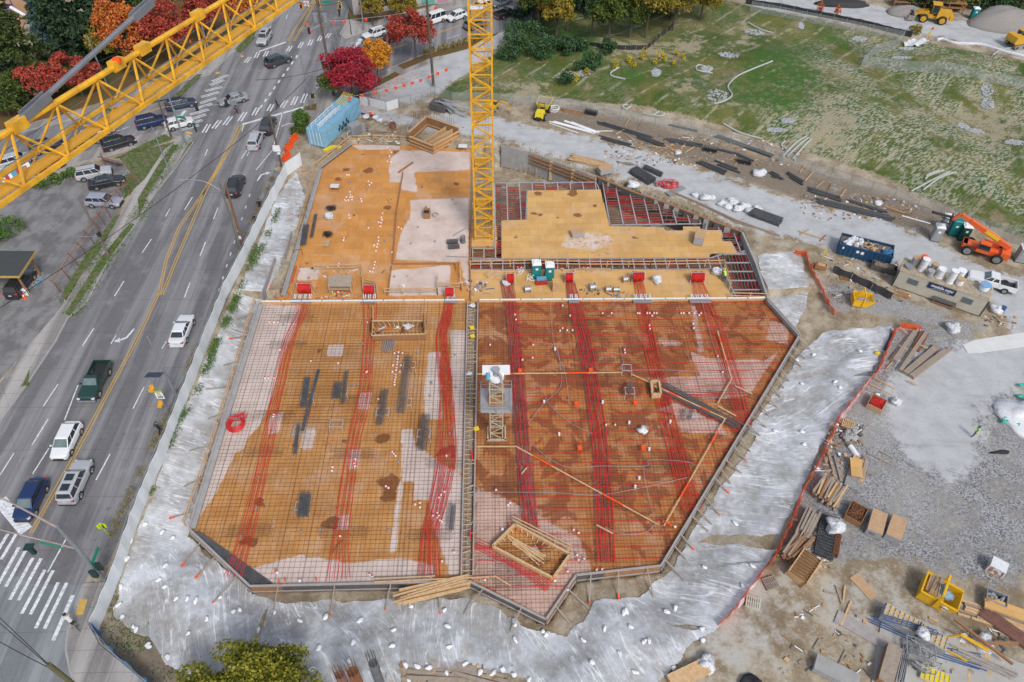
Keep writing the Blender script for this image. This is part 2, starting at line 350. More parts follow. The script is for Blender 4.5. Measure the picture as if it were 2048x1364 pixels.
MAIN=[(0,845),(60,760),(112,682),(136,636),(175,603),(220,516),(270,451),(310,388),(347,341),(388,283),(345,272),(250,302),(150,328),(0,388),(-260,470),(-260,330),(0,275),(100,250),(210,222),(290,190),(360,163),(420,148),(460,110),(500,80),(545,43),(580,15),(600,0),(620,-30),(735,-30),(706,0),(696,40),(680,68),(690,78),(725,66),(785,42),(887,22),(987,0),(1080,-25),(1120,-25),(1090,30),(1040,48),(1024,60),(934,82),(872,100),(837,112),(804,127),(745,150),(700,160),(640,172),(620,192),(607,212),(590,255),(548,340),(500,465),(478,520),(420,640),(400,690),(330,830),(285,930),(240,1030),(190,1130),(168,1168),(150,1215),(136,1262),(132,1300),(140,1340),(152,1370),(180,1430),(-400,1430),(-400,1200)]
ROADQ=P2(MAIN,ZS)
sheet('road',[ROADQ],ZS+.012,M_ASPH)
sheet('concrete_road_patch',[P2([(-200,1090),(0,1127),(58,1168),(166,1171),(150,1216),(136,1262),(132,1300),(140,1340),(152,1368),(178,1425),(-300,1425)],ZS)],ZS+.017,M_NEWC)
sheet('parking_lot',[P2([(0,342),(60,362),(150,352),(235,318),(262,345),(250,395),(225,450),(205,480),(185,520),(130,590),(120,640),(60,690),(0,760),(-300,900),(-300,420)],ZS)],ZS+.008,M_ASPH2)
swl=[P2([(0,770),(60,690),(110,632),(140,594),(180,520),(225,455),(270,378),(300,335),(340,285),(375,262),(388,283),(347,341),(310,388),(270,451),(220,516),(175,603),(136,636),(112,682),(60,760),(0,845)],ZS),
 P2([(0,352),(100,326),(240,288),(330,258),(372,262),(340,285),(345,272),(250,302),(150,328),(0,388)][:4]+[(345,272),(250,302),(150,328),(0,388)],ZS)]
swl=[swl[0],P2([(0,362),(120,318),(240,284),(335,256),(345,272),(250,302),(150,328),(0,388)],ZS)]
swn=[P2([(-200,325),(0,262),(100,238),(210,208),(290,176),(350,150),(412,132),(450,96),(500,60),(545,25),(575,0),(600,0),(580,15),(545,43),(500,80),(460,110),(420,148),(360,163),(290,190),(210,222),(100,250),(0,275),(-200,340)],ZS),
 P2([(706,0),(740,0),(725,40),(800,25),(900,5),(960,-10),(1080,-30),(987,0),(887,22),(785,42),(725,66),(690,78),(680,68),(696,40)],ZS)]
swe=[P2([(607,212),(620,192),(640,172),(700,160),(745,150),(804,127),(872,105),(885,118),(780,158),(735,175),(715,185),(660,215),(640,235),(632,262),(620,300),(606,262)],ZS)]
sws=[P2([(168,1168),(215,1165),(205,1190),(178,1250),(200,1290),(290,1364),(330,1420),(180,1430),(152,1370),(140,1340),(132,1300),(136,1262),(150,1215)],ZS),
  P2([(548,340),(560,345),(515,460),(490,522),(430,655),(400,720),(350,840),(300,945),(255,1045),(215,1130),(190,1132),(240,1030),(285,930),(330,830),(400,690),(420,640),(478,520),(500,465)],ZS)]
slabprism('sidewalk',swl+swn+swe+sws[:1],ZS-.3,ZS+.13,M_CONC)
sheet('kerbside_strip',sws[1:],ZS+.02,M_ASPH2)
kb=MB()
for seg in ([(0,845),(60,760),(112,682),(136,636),(175,603),(220,516),(270,451),(310,388),(347,341),(388,283),(345,272),(250,302),(150,328),(0,388)],
   [(0,275),(100,250),(210,222),(290,190),(360,163),(420,148),(460,110),(500,80),(545,43),(580,15)],
   [(607,212),(620,192),(640,172),(700,160),(745,150),(804,127),(837,112),(872,100),(934,82),(1024,60)],
   [(168,1168),(150,1215),(136,1262),(132,1300),(140,1340),(152,1370),(175,1420)],[(987,0),(887,22),(785,42),(725,66),(690,78),(680,68),(696,40)]):
 p=PZ(seg,ZS+.07)
 for a,b in zip(p,p[1:]): kb.bar(a,b,.17,.15)
tag(kb.build('kerb',M_KERB,base=False),kind='structure')
# painted markings
mk=MB(); ym=MB(); ZM=ZS+.022
def stripe(b,a,c,w,z=ZM):
 a=P(a[0],a[1],z);c=P(c[0],c[1],z); d=(c-a).normalized(); s=Vector((-d.y,d.x,0))*w/2
 v=[a-s,c-s,c+s,a+s]; 
 if (v[1]-v[0]).cross(v[2]-v[1]).z<0: v=v[::-1]
 b.add(v,[(0,1,2,3)])
def pathstripe(b,pts,w,off=0,z=ZM):
 p=PZ(pts,z); L=[];Rr=[]
 for i,q in enumerate(p):
  d=(p[min(i+1,len(p)-1)]-p[max(i-1,0)]).normalized(); s=Vector((-d.y,d.x,0)); L.append(q+s*(off+w/2)); Rr.append(q+s*(off-w/2))
 for i in range(len(p)-1):
  v=[Rr[i],Rr[i+1],L[i+1],L[i]]
  if (v[1]-v[0]).cross(v[2]-v[1]).z<0: v=v[::-1]
  b.add(v,[(0,1,2,3)])
for pts in ([(62,1066),(145,918),(200,815),(262,700),(292,640),(318,585)],[(318,590),(332,520),(358,455),(402,392),(430,345),(455,300),(480,250)],[(324,590),(352,520),(380,455),(410,385),(432,345),(457,302),(482,252)],
   [(574,82),(600,42),(622,8),(634,-12)],[(588,82),(608,48),(626,12),(636,-12)]):
 for o_ in (-.14,.14): pathstripe(ym,pts,.11,o_)
for pts in ([(870,67),(905,56),(960,38),(1000,26),(1040,12)],[(780,98),(815,87)],[(255,233),(300,222),(335,212)]):
 for o_ in (-.14,.14): pathstripe(ym,pts,.13,o_)
for a,c in [((340,417),(331,433)),((303,478),(284,506)),((248,562),(229,592)),((188,656),(165,692)),((232,671),(222,687)),((116,768),(87,812)),((156,770),(129,840)),((96,838),(64,890)),((98,896),(65,948)),((28,906),(0,950)),((385,394),(369,420)),((436,415),(427,438)),((411,484),(400,512)),((380,565),(369,595)),((332,683),(324,697)),((288,774),(266,817)),((220,908),(192,960)),((132,1078),(95,1145)),((415,298),(410,311)),((494,300),(482,318)),
   ((560,22),(556,30)),((542,52),(535,66)),((575,30),(572,38)),((525,8),(520,16)),((487,250),(484,262)),((565,225),(545,300)),((545,300),(512,340)),((335,150),(350,146)),((500,300),(494,312)),((225,265),(260,253)),((165,278),(190,270)),((895,77),(918,70)),((700,87),(720,82))]: stripe(mk,a,c,.13)
for i in range(14):  # dotted edge line
 a=(506-9.2*i,368+22*i-.3*i); a=(500-7.6*i,388+23.0*i+.35*i*i*.2) ; stripe(mk,a,(a[0]-1.8,a[1]+6),.16)
for i in range(9):
 a=(595-8.5*i*1.05,110+12.5*i); stripe(mk,a,(a[0]-3,a[1]+6),.3)
stripe(mk,(0,1000),(52,1062),1.1); stripe(mk,(512,241),(608,214),.5); stripe(mk,(518,103),(572,84),.45); stripe(mk,(722,77),(706,105),.8); stripe(mk,(371,221),(358,236),.5); stripe(mk,(484,249),(512,241),.45)
def zebra(pairs,w=.28,gap=.62):
 for a,c in pairs:
  A=P(*a,ZM);C=P(*c,ZM); d=(C-A).normalized(); s=Vector((-d.y,d.x,0))
  for o_ in (-gap/2,gap/2):
   for (p,q) in ((A,C),):
    p=p+s*o_; q=q+s*o_; t=s*w/2; v=[p-t,q-t,q+t,p+t]
    if (v[1]-v[0]).cross(v[2]-v[1]).z<0: v=v[::-1]
    mk.add(v,[(0,1,2,3)])
zebra([((24,1068),(-6,1118)),((46,1095),(3,1173)),((74,1116),(28,1200)),((98,1140),(52,1228)),((125,1165),(80,1257))],.3,.75)
stripe(mk,(146,1190),(106,1281),.34)
zebra([((418,248),(408,265)),((440,240),(427,257)),((462,233),(449,250)),((491,224),(479,242)),((516,215),(507,231)),((545,208),(537,222)),((573,200),(563,216)),((593,193),(585,210)),((612,187),(604,206))],.25,.5)
zebra([((456,150),(424,163)),((448,160),(420,170)),((444,174),(410,182)),((438,184),(402,194)),((433,196),(400,206)),((425,207),(388,218)),((418,219),(380,229)),((412,229),(376,240)),((405,240),(368,252)),((398,250),(362,260))],.2,.42)
zebra([((500,114),(491,125)),((517,104),(511,116)),((535,102),(529,113)),((582,92),(575,103)),((605,84),(598,96)),((624,79),(618,91)),((643,71),(637,82)),((660,66),(653,76))],.22,.45)
zebra([((654,162),(633,168)),((660,170),(632,176)),((648,156),(636,160))],.2,.4)
def arrow(px,py,sc,rot,turn=1):
 o=P(px,py,ZM+.001); pts=[(-.12,-1.2),(.12,-1.2),(.12,.2),(.6,.7),(.75,.45),(1.1,1.15),(.3,1.1),(.48,.9),(-.12,.35)]
 v=[]
 for x,y in pts:
  x*=turn; c,s=math.cos(rot),math.sin(rot); v.append((o.x+sc*(x*c-y*s),o.y+sc*(x*s+y*c),o.z))
 if turn<0: v=v[::-1]
 mk.add(v,[(0,1,2,7,8),(2,3,7),(4,5,6)] if turn>0 else [tuple(8-i for i in f)[::-1][::-1] for f in [(0,1,2,7,8),(2,3,7),(4,5,6)]])
arrow(256,672,1.0,R(165),1); arrow(521,352,1.0,R(-10),1); arrow(575,248,.9,R(-50),1)
tag(mk.build('road_marking_white',M_WHITE,base=False),kind='structure'); tag(ym.build('road_marking_yellow',M_YEL,base=False),kind='structure')
tc_=MB()
for q in ([(160,1198),(175,1199),(166,1229),(151,1230)],[(650,175),(662,172),(656,178),(648,180)],[(623,190),(632,189),(630,195),(621,196)],[(370,262),(382,264),(386,269),(372,267)],[(431,145),(438,143),(440,147),(432,149)],[(481,111),(487,110),(488,114),(482,115)],[(693,75),(699,72),(700,75),(694,78)]):
 tc_.prism([(v.x,v.y) for v in PZ(q,ZS+.14)],ZS+.131,ZS+.142)
tag(tc_.build('tactile_paving',M_TACT,base=False),kind='structure')
n=NT('verge'); a_=n.noise(1.6,5,.65); b_=n.noise(7,4,.6); c=n.mix(n.ss(a_,.42,.56),(.16,.13,.09),n.mix(b_,(.035,.08,.012),(.09,.15,.03))); n.bump(b_,.6,.08); M_VERGE=n.out(c,.95,.2)
n=NT('leaf_litter_verge'); a_=n.noise(1.1,5,.65); b_=n.noise(6,4,.7); c=n.mix(n.ss(a_,.45,.6),(.15,.075,.035),(.07,.095,.03)); c=n.mix(n.ss(b_,.55,.7),c,(.26,.12,.05)); n.bump(b_,.6,.08); M_LITTER=n.out(c,.95,.2)
slabprism('grass_verge',[P2(q,ZS) for q in ([(140,634),(222,515),(270,450),(261,448),(233,480),(203,517),(168,570),(132,628)],[(132,600),(165,550),(202,500),(242,430),(231,432),(188,492),(148,550),(124,592)],[(280,428),(300,385),(357,292),(346,290),(315,335),(276,400)],[(355,330),(386,285),(378,290),(345,345)],
 [(248,398),(262,345),(240,318),(300,298),(350,285),(330,300),(290,360)],[(230,318),(330,270),(345,278),(255,312)],[(48,768),(60,740),(58,772),(42,775)],[(340,200),(395,150),(405,150),(360,195),(270,215),(200,225),(180,225)],[(470,100),(500,70),(512,62),(508,78),(482,106)])],ZS-.2,ZS+.165,M_VERGE)
slabprism('leafy_verge',[P2(q,ZS) for q in ([(668,225),(715,188),(735,175),(790,145),(800,150),(780,160),(730,185),(695,222)],[(795,132),(840,115),(935,85),(1000,66),(935,98),(860,118),(808,140)],[(610,215),(634,208),(632,222),(608,222)],[(588,262),(590,235),(605,225),(622,235),(615,262)],[(695,40),(700,10),(800,12),(890,5),(800,30),(735,46)],[(0,262),(100,235),(200,205),(330,150),(400,120),(480,45),(560,0),(300,0),(0,120)])],ZS-.2,ZS+.16,M_LITTER)
# ================================================================ FORMWORK DECKS
def snap(X,Y,poly):
 best=np.full(X.shape,1e9); bx=X.copy(); by=Y.copy()
 for i in range(len(poly)):
  x1,y1=poly[i]; x2,y2=poly[(i+1)%len(poly)]; dx,dy=x2-x1,y2-y1
  t=np.clip(((X-x1)*dx+(Y-y1)*dy)/(dx*dx+dy*dy),0,1); qx=x1+t*dx; qy=y1+t*dy; d=np.hypot(X-qx,Y-qy)
  m=d<best; best=np.where(m,d,best); bx=np.where(m,qx,bx); by=np.where(m,qy,by)
 return bx,by
def draped(name,poly,step,zf,m,parent=None):
 xs=np.arange(min(p[0] for p in poly)-step,max(p[0] for p in poly)+2*step,step); ys=np.arange(min(p[1] for p in poly)-step,max(p[1] for p in poly)+2*step,step)
 o,X,Y=gridmesh(name,xs,ys,lambda X,Y:0*X,m,keep=lambda X,Y: sdist(X,Y,poly)<step*.72)
 bx,by=snap(X,Y,poly); out=~inpoly(X,Y,poly); X=np.where(out,bx,X); Y=np.where(out,by,Y)
 V=np.stack([X,Y,zf(X,Y)],-1).astype(np.float32); o.data.vertices.foreach_set('co',V.ravel()); o.data.update()
 if parent: o.parent=parent
 return o,X,Y
def ply_mat(name,c1,c2,pale=(.50,.43,.40),rot=0,wetc=(.16,.055,.022)):
 n=NT(name); br=n.t.nodes.new('ShaderNodeTexBrick'); n.L(n.map((1,1,1),(0,0,rot)),br.inputs['Vector'])
 for k,v in (('Scale',1.0),('Mortar Size',.012),('Mortar Smooth',.3),('Brick Width',2.44),('Row Height',1.22),('Bias',0)): br.inputs[k].default_value=v
 br.inputs['Color1'].default_value=(*c1,1); br.inputs['Color2'].default_value=(*c2,1); br.inputs['Mortar'].default_value=tuple(x*.45 for x in c1)+(1,)
 c=br.outputs['Color']; big=n.noise(.35,5,.65); fi=n.noise(2.2,6,.7); sc=n.noise(1.2,5,.7,vec=n.map((1,.3,1)))
 pp=n.noise(.16,4,.6); c=n.mix(n.math('MULTIPLY',n.ss(pp,.5,.66),.35),c,(.55,.40,.30)); c=n.mix(n.math('MULTIPLY',n.ss(big,.4,.7),.4),c,tuple(x*.6 for x in c1)); c=n.mix(n.math('MULTIPLY',n.ss(sc,.48,.8),.45),c,(.60,.43,.29))
 wet=n.ss(n.math('ADD',n.noise(.40,6,.58,.6),n.math('MULTIPLY',n.attr('wet'),.10)),.565,.635)
 c=n.mix(n.math('MULTIPLY',wet,n.math('ADD',n.math('MULTIPLY',n.noise(1.7,4,.6),.6),.5)),c,wetc)
 pl=n.ss(n.math('ADD',n.attr('pale'),n.math('MULTIPLY',n.math('SUBTRACT',n.math('ADD',n.math('MULTIPLY',fi,.5),n.math('MULTIPLY',big,.5)),.5),1.9)),.3,.75)
 c=n.mix(n.math('MULTIPLY',pl,.85),c,n.mix(n.ss(big,.35,.65),pale,tuple(min(1,x*1.25) for x in pale)))
 c=n.mix(n.ss(fi,.68,.8),c,(.55,.42,.32))
 n.set(n.b,'Roughness',n.math('SUBTRACT',.72,n.math('MULTIPLY',wet,.45)))
 n.set(n.b,'Base Color',c); n.b.inputs['Specular IOR Level'].default_value=.35
 return n.m
M_PLYA=ply_mat('deck_ply_left',(.50,.245,.078),(.42,.185,.052)); M_PLYB=ply_mat('deck_ply_right',(.47,.19,.055),(.38,.14,.038),pale=(.48,.34,.29),wetc=(.235,.072,.03)); M_PLYC=ply_mat('deck_ply_upper',(.58,.265,.07),(.49,.21,.05))
M_PLYN=ply_mat('fresh_ply',(.60,.36,.13),(.53,.30,.10))
M_PLYP=mat('plywood_panel',(.50,.33,.19),.75,col2=(.36,.22,.12),scale=2.5)
M_TIM=mat('new_timber',(.60,.41,.22),.75,col2=(.44,.27,.13),scale=4,amt=.8); M_TIMD=mat('weathered_timber',(.36,.30,.24),.85,col2=(.22,.17,.13),scale=3); M_TIMR=mat('brown_timber',(.33,.17,.075),.8,col2=(.22,.11,.05),scale=3)
M_FORM=mat('form_board_dark',(.115,.105,.10),.8,col2=(.06,.055,.052),scale=1.2); M_FRAIL=mat('form_rail_grey',(.38,.345,.33),.8,col2=(.26,.23,.22),scale=2)
M_CGREY=mat('grey_concrete',(.36,.355,.345),.85,col2=(.25,.245,.24),scale=1.0,bump=.2); M_REBAR=mat('rebar',(.17,.085,.05),.75,metal=.3,col2=(.05,.03,.022),scale=2)
M_REBG=mat('rebar_grey',(.17,.175,.185),.6,metal=.3,col2=(.07,.07,.075),scale=2); M_RED=mat('red_sheath',(.72,.025,.02),.42,col2=(.44,.018,.015),scale=3,spec=.6)
M_ALU=mat('aluminium',(.66,.67,.69),.4,metal=.55,col2=(.50,.51,.53),scale=3); M_REDJ=mat('red_joist',(.42,.03,.028),.6,col2=(.30,.03,.025),scale=2); M_BRJ=mat('brown_joist',(.23,.11,.08),.75,col2=(.15,.07,.05),scale=2)
M_WHP=mat('white_plastic',(.78,.79,.80),.45,col2=(.68,.69,.70),scale=4); M_ORG=mat('safety_orange',(.85,.10,.015),.5,col2=(.72,.08,.01),scale=4); M_BLK=mat('black_rubber',(.02,.02,.022),.7,scale=4); M_STEEL=mat('galvanised',(.42,.44,.46),.45,metal=.5,col2=(.30,.32,.34),scale=3)
DA=P2([(517,607),(378,1057),(500,1170),(934,1161),(943,603)],0); DB=P2([(943,603),(934,1161),(1092,1236),(1152,1150),(1322,1131),(1600,668),(1537,598)],0)
DC=P2([(517,607),(562,592),(600,470),(640,336),(704,288),(860,293),(942,300),(938,470),(940,520),(942,603)],0)
DD=P2([(942,603),(941,540),(1420,540),(1452,570),(1470,600)],0)
def spots(X,Y,base,L):
 r=0*X+base
 for x,y,s in L: s*=.8; p=P(x,y,0); r=r+3.2*np.exp(-(((X-p.x)/s)**2+((Y-p.y)/(s*.85))**2)**1.5)
 return r
def pmask(X,Y,polys,w=.15,z=0): return np.max([1-sstep(-w,w,sdist(X,Y,P2(q,z))) for q in polys],0)
def deck(poly,m,label,pale,wet,step=.3,pv=1.0,z=0,name='plywood_deck'):
 o,X,Y=draped(name,poly,step,lambda X,Y:0*X+z,m)
 attrset(o,'pale',pmask(X,Y,pale)*pv if pale else 0*X); attrset(o,'wet',wet(X,Y))
 return tag(o,label,'deck')
deck(DA,M_PLYA,'orange plywood deck under the rebar grid, west of the long timber trough',
 [[(520,608),(602,610),(590,660),(562,720),(545,790),(520,850),(500,870),(486,900),(470,905),(450,950),(430,990),(385,1055),(375,1050)],[(855,705),(882,705),(880,760),(885,840),(850,840),(848,785)],
 [(803,857),(828,857),(828,888),(935,960),(931,1150),(900,1150),(870,1060),(855,1000),(828,1000),(828,965),(803,960)],[(797,965),(807,965),(792,1105),(780,1105)],[(470,1145),(600,1110),(700,1125),(800,1115),(870,1130),(866,1165),(500,1170)],
 [(608,857),(632,858),(625,898),(600,897)],[(542,830),(566,824),(558,865),(535,870)],[(720,785),(742,785),(738,820),(715,820)],[(700,900),(722,898),(718,940),(695,940)],[(680,1028),(700,1028),(697,1060),(676,1060)],[(655,690),(690,690),(685,712),(655,712)],[(900,660),(938,660),(936,940),(912,950),(905,800)]],
 lambda X,Y: spots(X,Y,-.95,[(780,965,1.5),(775,992,1.1),(665,1048,1.2),(690,882,.6),(764,878,.9),(895,905,1.6),(595,888,.9),(505,838,1.0),(515,1003,.9),(497,1085,1.2),(645,1050,.5),(640,700,.6)]))
deck(DB,M_PLYB,'dark orange water-stained plywood deck under the red cables, east of the long timber trough',
 [[(1375,700),(1420,716),(1530,720),(1560,700),(1500,790),(1440,800),(1325,790),(1290,756),(1400,752)],[(948,975),(1000,990),(1160,1075),(1190,1150),(1152,1152),(1092,1238),(944,1160)],[(1380,608),(1390,612),(1412,705),(1396,705)],[(1305,820),(1350,805),(1440,845),(1460,870),(1360,865),(1350,830)],[(1350,680),(1375,690),(1330,692),(1310,680)],[(1540,640),(1580,650),(1575,690),(1530,680)],[(1035,890),(1062,892),(1070,1000),(1085,1040),(1060,1050)]],
 lambda X,Y: 1.0-1.1*sstep(0,8,38-Y)-.35*sstep(18,26,X),pv=.75)
deck(DC,M_PLYC,'bare orange plywood deck with scattered caps and rebar, north-west of the mast',
 [[(778,318),(800,300),(940,303),(940,340),(830,345),(835,385),(802,380),(800,365),(778,365)],[(820,400),(938,395),(938,470),(820,440)],[(815,440),(938,430),(938,600),(920,525),(790,520),(800,470)],[(780,540),(900,530),(905,590),(778,592)],[(800,300),(800,285),(700,290),(720,300)],[(595,535),(645,535),(635,560),(592,560)]],
 lambda X,Y: spots(X,Y,-.9,[(675,358,.9),(692,338,1.1),(740,341,1.2),(775,415,.7),(707,430,.6),(913,368,.7),(909,408,.8),(889,448,.6),(795,305,1.3),(815,304,1.2),(844,374,.6),(688,476,.4)]),pv=.8)
deck(DD,M_PLYN,'clean plywood working platform crowded with cable reels, south of the toilets',[],lambda X,Y:-1.3+0*X)
def slab_thing(name,polys,z0,z1,m,label,cat,px=True):
 b=MB()
 for q in polys: b.prism(P2(q,z1) if px else q,z0,z1)
 return tag(b.build(name,m),label,cat)
deck(P2([(1054,381),(1201,379),(1219,452),(1328,454),(1328,461),(1366,461),(1366,453),(1400,453),(1402,461),(1443,461),(1445,483),(1462,484),(1475,507),(1420,507),(1420,515),(1003,517),(1003,441),(1054,439)],.09),M_PLYN,'pale new plywood deck laid over red joists, east of the mast',[[(1130,470),(1190,462),(1250,485),(1180,505),(1120,495)]],lambda X,Y: spots(X,Y,-1.4,[(1077,387,1.0),(1144,388,1.1),(1148,380,.7),(1187,413,1.1),(1078,430,1.0),(1062,428,.8),(1030,475,1.1),(1268,475,.8),(1115,436,.5),(1156,432,.9),(1044,452,.4)]),pv=.55,z=.09)
# red joists and aluminium beams round that deck
def clipline(p,q,poly):
 ts=[0,1]; dx,dy=q[0]-p[0],q[1]-p[1]
 for i in range(len(poly)):
  x1,y1=poly[i];x2,y2=poly[(i+1)%len(poly)]; ex,ey=x2-x1,y2-y1; den=dx*ey-dy*ex
  if abs(den)<1e-9: continue
  t=((x1-p[0])*ey-(y1-p[1])*ex)/den; u=((x1-p[0])*dy-(y1-p[1])*dx)/den
  if 0<=u<=1 and 0<t<1: ts.append(t)
 ts.sort(); r=[]
 for a,b in zip(ts,ts[1:]):
  if b-a>1e-4:
   m=(a+b)/2
   if inpoly(np.array(p[0]+dx*m),np.array(p[1]+dy*m),poly): r.append(((p[0]+dx*a,p[1]+dy*a),(p[0]+dx*b,p[1]+dy*b)))
 return r
def joistfield(poly,label,vert=False,bsp=1.83,jsp=.42,off=0,seed=1):
 rg=random.Random(seed); xs=[p[0] for p in poly];ys=[p[1] for p in poly]; al=[]; rj=[]; B=lambda L,a,b,w,h,k=0:L.append(MB().bar(a,b,w,h,k=k))
 x=min(xs)+off
 if not vert:
  while x<max(xs):
   for a,b in clipline((x,min(ys)-1),(x,max(ys)+1),poly): B(al,(*a,-.05),(*b,-.05),.13,.16)
   y=min(ys)+.1
   while y<max(ys):
    if rg.random()<.93:
     for a,b in clipline((x+.08,y),(x+bsp-.1,y+rg.uniform(-.02,.02)),poly): B(rj,(*a,-.07),(*b,-.07),.09,.12,k=0 if rg.random()<.45 else 1)
    y+=jsp*rg.uniform(.75,1.25)
   x+=bsp
 else:
  y=min(ys)+off
  while y<max(ys):
   for a,b in clipline((min(xs)-1,y),(max(xs)+1,y),poly): B(al,(*a,-.05),(*b,-.05),.13,.16)
   x=min(xs)+.1
   while x<max(xs):
    for a,b in clipline((x,y+.1),(x+.05,y+bsp-.1),poly): B(rj,(*a,-.07),(*b,-.07),.09,.12,k=0 if rg.random()<.6 else 1)
    x+=jsp*rg.uniform(.75,1.25)
   y+=bsp
 for i in range(len(poly)): B(al,(*poly[i],-.04),(*poly[(i+1)%len(poly)],-.04),.12,.14)
 cx,cy=sum(xs)/len(xs),sum(ys)/len(ys); t=thing('joist_grid',label,'joist grid',(cx,cy,-.15))
 pr=[]; x=min(xs)+off+.3
 while x<max(xs):
  y=min(ys)+1
  while y<max(ys):
   if inpoly(np.array(x),np.array(y),poly): pr.append(MB().cyl((x,y,-3.05),(x,y,-.13),.05,n=6))
   y+=2.6
  x+=bsp*1.5
 for lst,nm,ms in ((al,'beam',[M_ALU]),(rj,'joist',[M_REDJ,M_BRJ]),(pr,'prop',[M_STEEL])):
  lst.sort(key=lambda q:q.v[0][1]); rest=MB()
  for i,q in enumerate(lst):
   q.v=[(v[0]-cx,v[1]-cy,v[2]+.15) for v in q.v]
   if i<100: q.build(nm,ms,t)
   else: rest.add(q.v,q.f,q.m[0])
  if rest.v: tag(rest.build(nm+'_rest',ms,t),kind='stuff')
 return t
joistfield(P2([(988,366),(1192,364),(1200,382),(1054,383),(1052,440),(1003,442),(1002,372),(990,372)],0),'red joist grid with aluminium beams, between the mast and the north wall',seed=2)
joistfield(P2([(988,372),(1002,372),(1004,520),(945,520),(945,497),(988,497)],0),'narrow red joist strip right beside the foot of the mast',bsp=1.5,seed=3)
joistfield(P2([(1205,364),(1300,392),(1395,430),(1402,447),(1220,450)],0),'largest open field of red joists, between new plywood and the diagonal wall',seed=4)
joistfield(P2([(1415,440),(1478,462),(1492,500),(1475,507),(1462,484),(1445,483),(1443,461),(1412,461)],0),'small red joist corner field under the bend of the diagonal wall',seed=5)
joistfield(P2([(940,516),(1003,518),(1420,516),(1445,508),(1450,538),(941,540)],0),'long thin red joist strip behind the two green toilets',bsp=1.4,jsp=.36,seed=6)
joistfield(P2([(1445,507),(1492,504),(1532,598),(1475,598),(1455,560),(1450,535)],0),'red joist field at the east end of the working platform',vert=True,bsp=1.7,jsp=.45,seed=7)
# edge forms with top rail and kicker braces
def formedge(p0,p1,label,top=.32,bot=-1.25,brace=6,blen=3.2,out=1,inner=None,tip=True,face=M_FORM,side_rail=True,seed=0,brz=None):
 rg=random.Random(seed); a=P(*p0,top);b=P(*p1,top); L=(b-a).length; d=(b-a).normalized(); nrm=Vector((d.y,-d.x,0))*out
 t=thing('formwork_edge',label,'formwork',(a.x,a.y,bot),math.atan2(d.y,d.x)); s=out*-1
 f=MB(); 
 nseg=max(1,int(L/2.44))
 for i in range(nseg):
  x0=L*i/nseg; x1=L*(i+1)/nseg; f.box(((x0+x1)/2,s*.05+s*rg.uniform(-.01,.01),(top-bot)/2-.02),(x1-x0-.01,.06,top-bot-.06),k=0 if rg.random()<.62 else (1 if rg.random()<.5 else 2))
 f.build('panel',[face,M_TIMR,M_FRAIL],t)
 r=MB(); r.box((L/2,s*.02,top-bot+.03),(L,.2,.07)); 
 if side_rail: r.box((L/2,s*.14,(top-bot)*.45),(L,.09,.1))
 r.build('top_rail',M_FRAIL,t)
 if inner: 
  q=MB(); q.box((L/2,-s*(inner/2+.05),top-bot-.12),(L-.1,inner,.18)); q.build('edge_strip',M_CGREY,t)
 if brace:
  n=max(1,int(L/brace)) if brace>0 else 0
  for i in range(n):
   x=L*(i+.5)/n+rg.uniform(-.5,.5); l=blen*rg.uniform(.7,1.15)
   q=MB(); a3=(x,s*.1,top-bot-.05); wx=x+rg.uniform(-.8,.8)*l*.3
   wp=a+d*wx+nrm*l; gz=g1(wp.x,wp.y)-bot+.12; b3=(wx,s*l,gz)
   q.bar(a3,b3,.11,.09,k=0)
   if tip and rg.random()<.4: c3=Vector(a3).lerp(Vector(b3),.8); q.bar(c3,b3,.13,.11,k=1 if rg.random()<.5 else 0); q.box(b3,(.14,.14,.2),k=1)
   q.build('brace',[M_TIMD,M_ORG],t)
 return t
formedge((378,1057),(517,607),'long grey formwork edge with raking boards facing the street',out=-1,inner=.5,seed=1,brace=3.4,blen=2.6,top=.38)
formedge((564,591),(600,470),'short formwork edge beside the tall tilted plywood sheets',out=-1,inner=.35,seed=2,brace=2.4,blen=2.2)
formedge((600,470),(640,336),'formwork edge between the bare upper deck and the plastic bank',out=-1,inner=.35,seed=3,brace=2.4,blen=2.0)
formedge((640,336),(704,288),'short slanting formwork edge at the north-west corner of the deck',out=-1,seed=4,brace=0,bot=-.3)
formedge((378,1057),(500,1172),'diagonal formwork edge at the south-west corner',out=1,seed=5,brace=2.6,blen=2.6)
formedge((500,1172),(938,1162),'long straight formwork edge along the south side above the plastic',out=1,seed=6,brace=4.0,blen=2.2)
formedge((938,1162),(1092,1238),'dark formwork edge running down to the southern point',out=1,seed=7,brace=3.5,blen=2.8)
formedge((1092,1238),(1152,1150),'short formwork edge rising from the southern point',out=1,seed=8,brace=2.2,blen=2.4)
formedge((1152,1150),(1322,1131),'formwork edge with one orange board, east of the southern point',out=1,seed=9,brace=2.2,blen=2.2)
formedge((1322,1131),(1600,668),'long diagonal formwork edge with ladder-like braces along the east side',out=1,seed=10,brace=1.6,blen=2.0,top=.4)
formedge((1600,668),(1537,598),'short dark wall form at the north-east corner of the red-cable deck',out=1,seed=11,brace=0,top=.8,inner=.2)
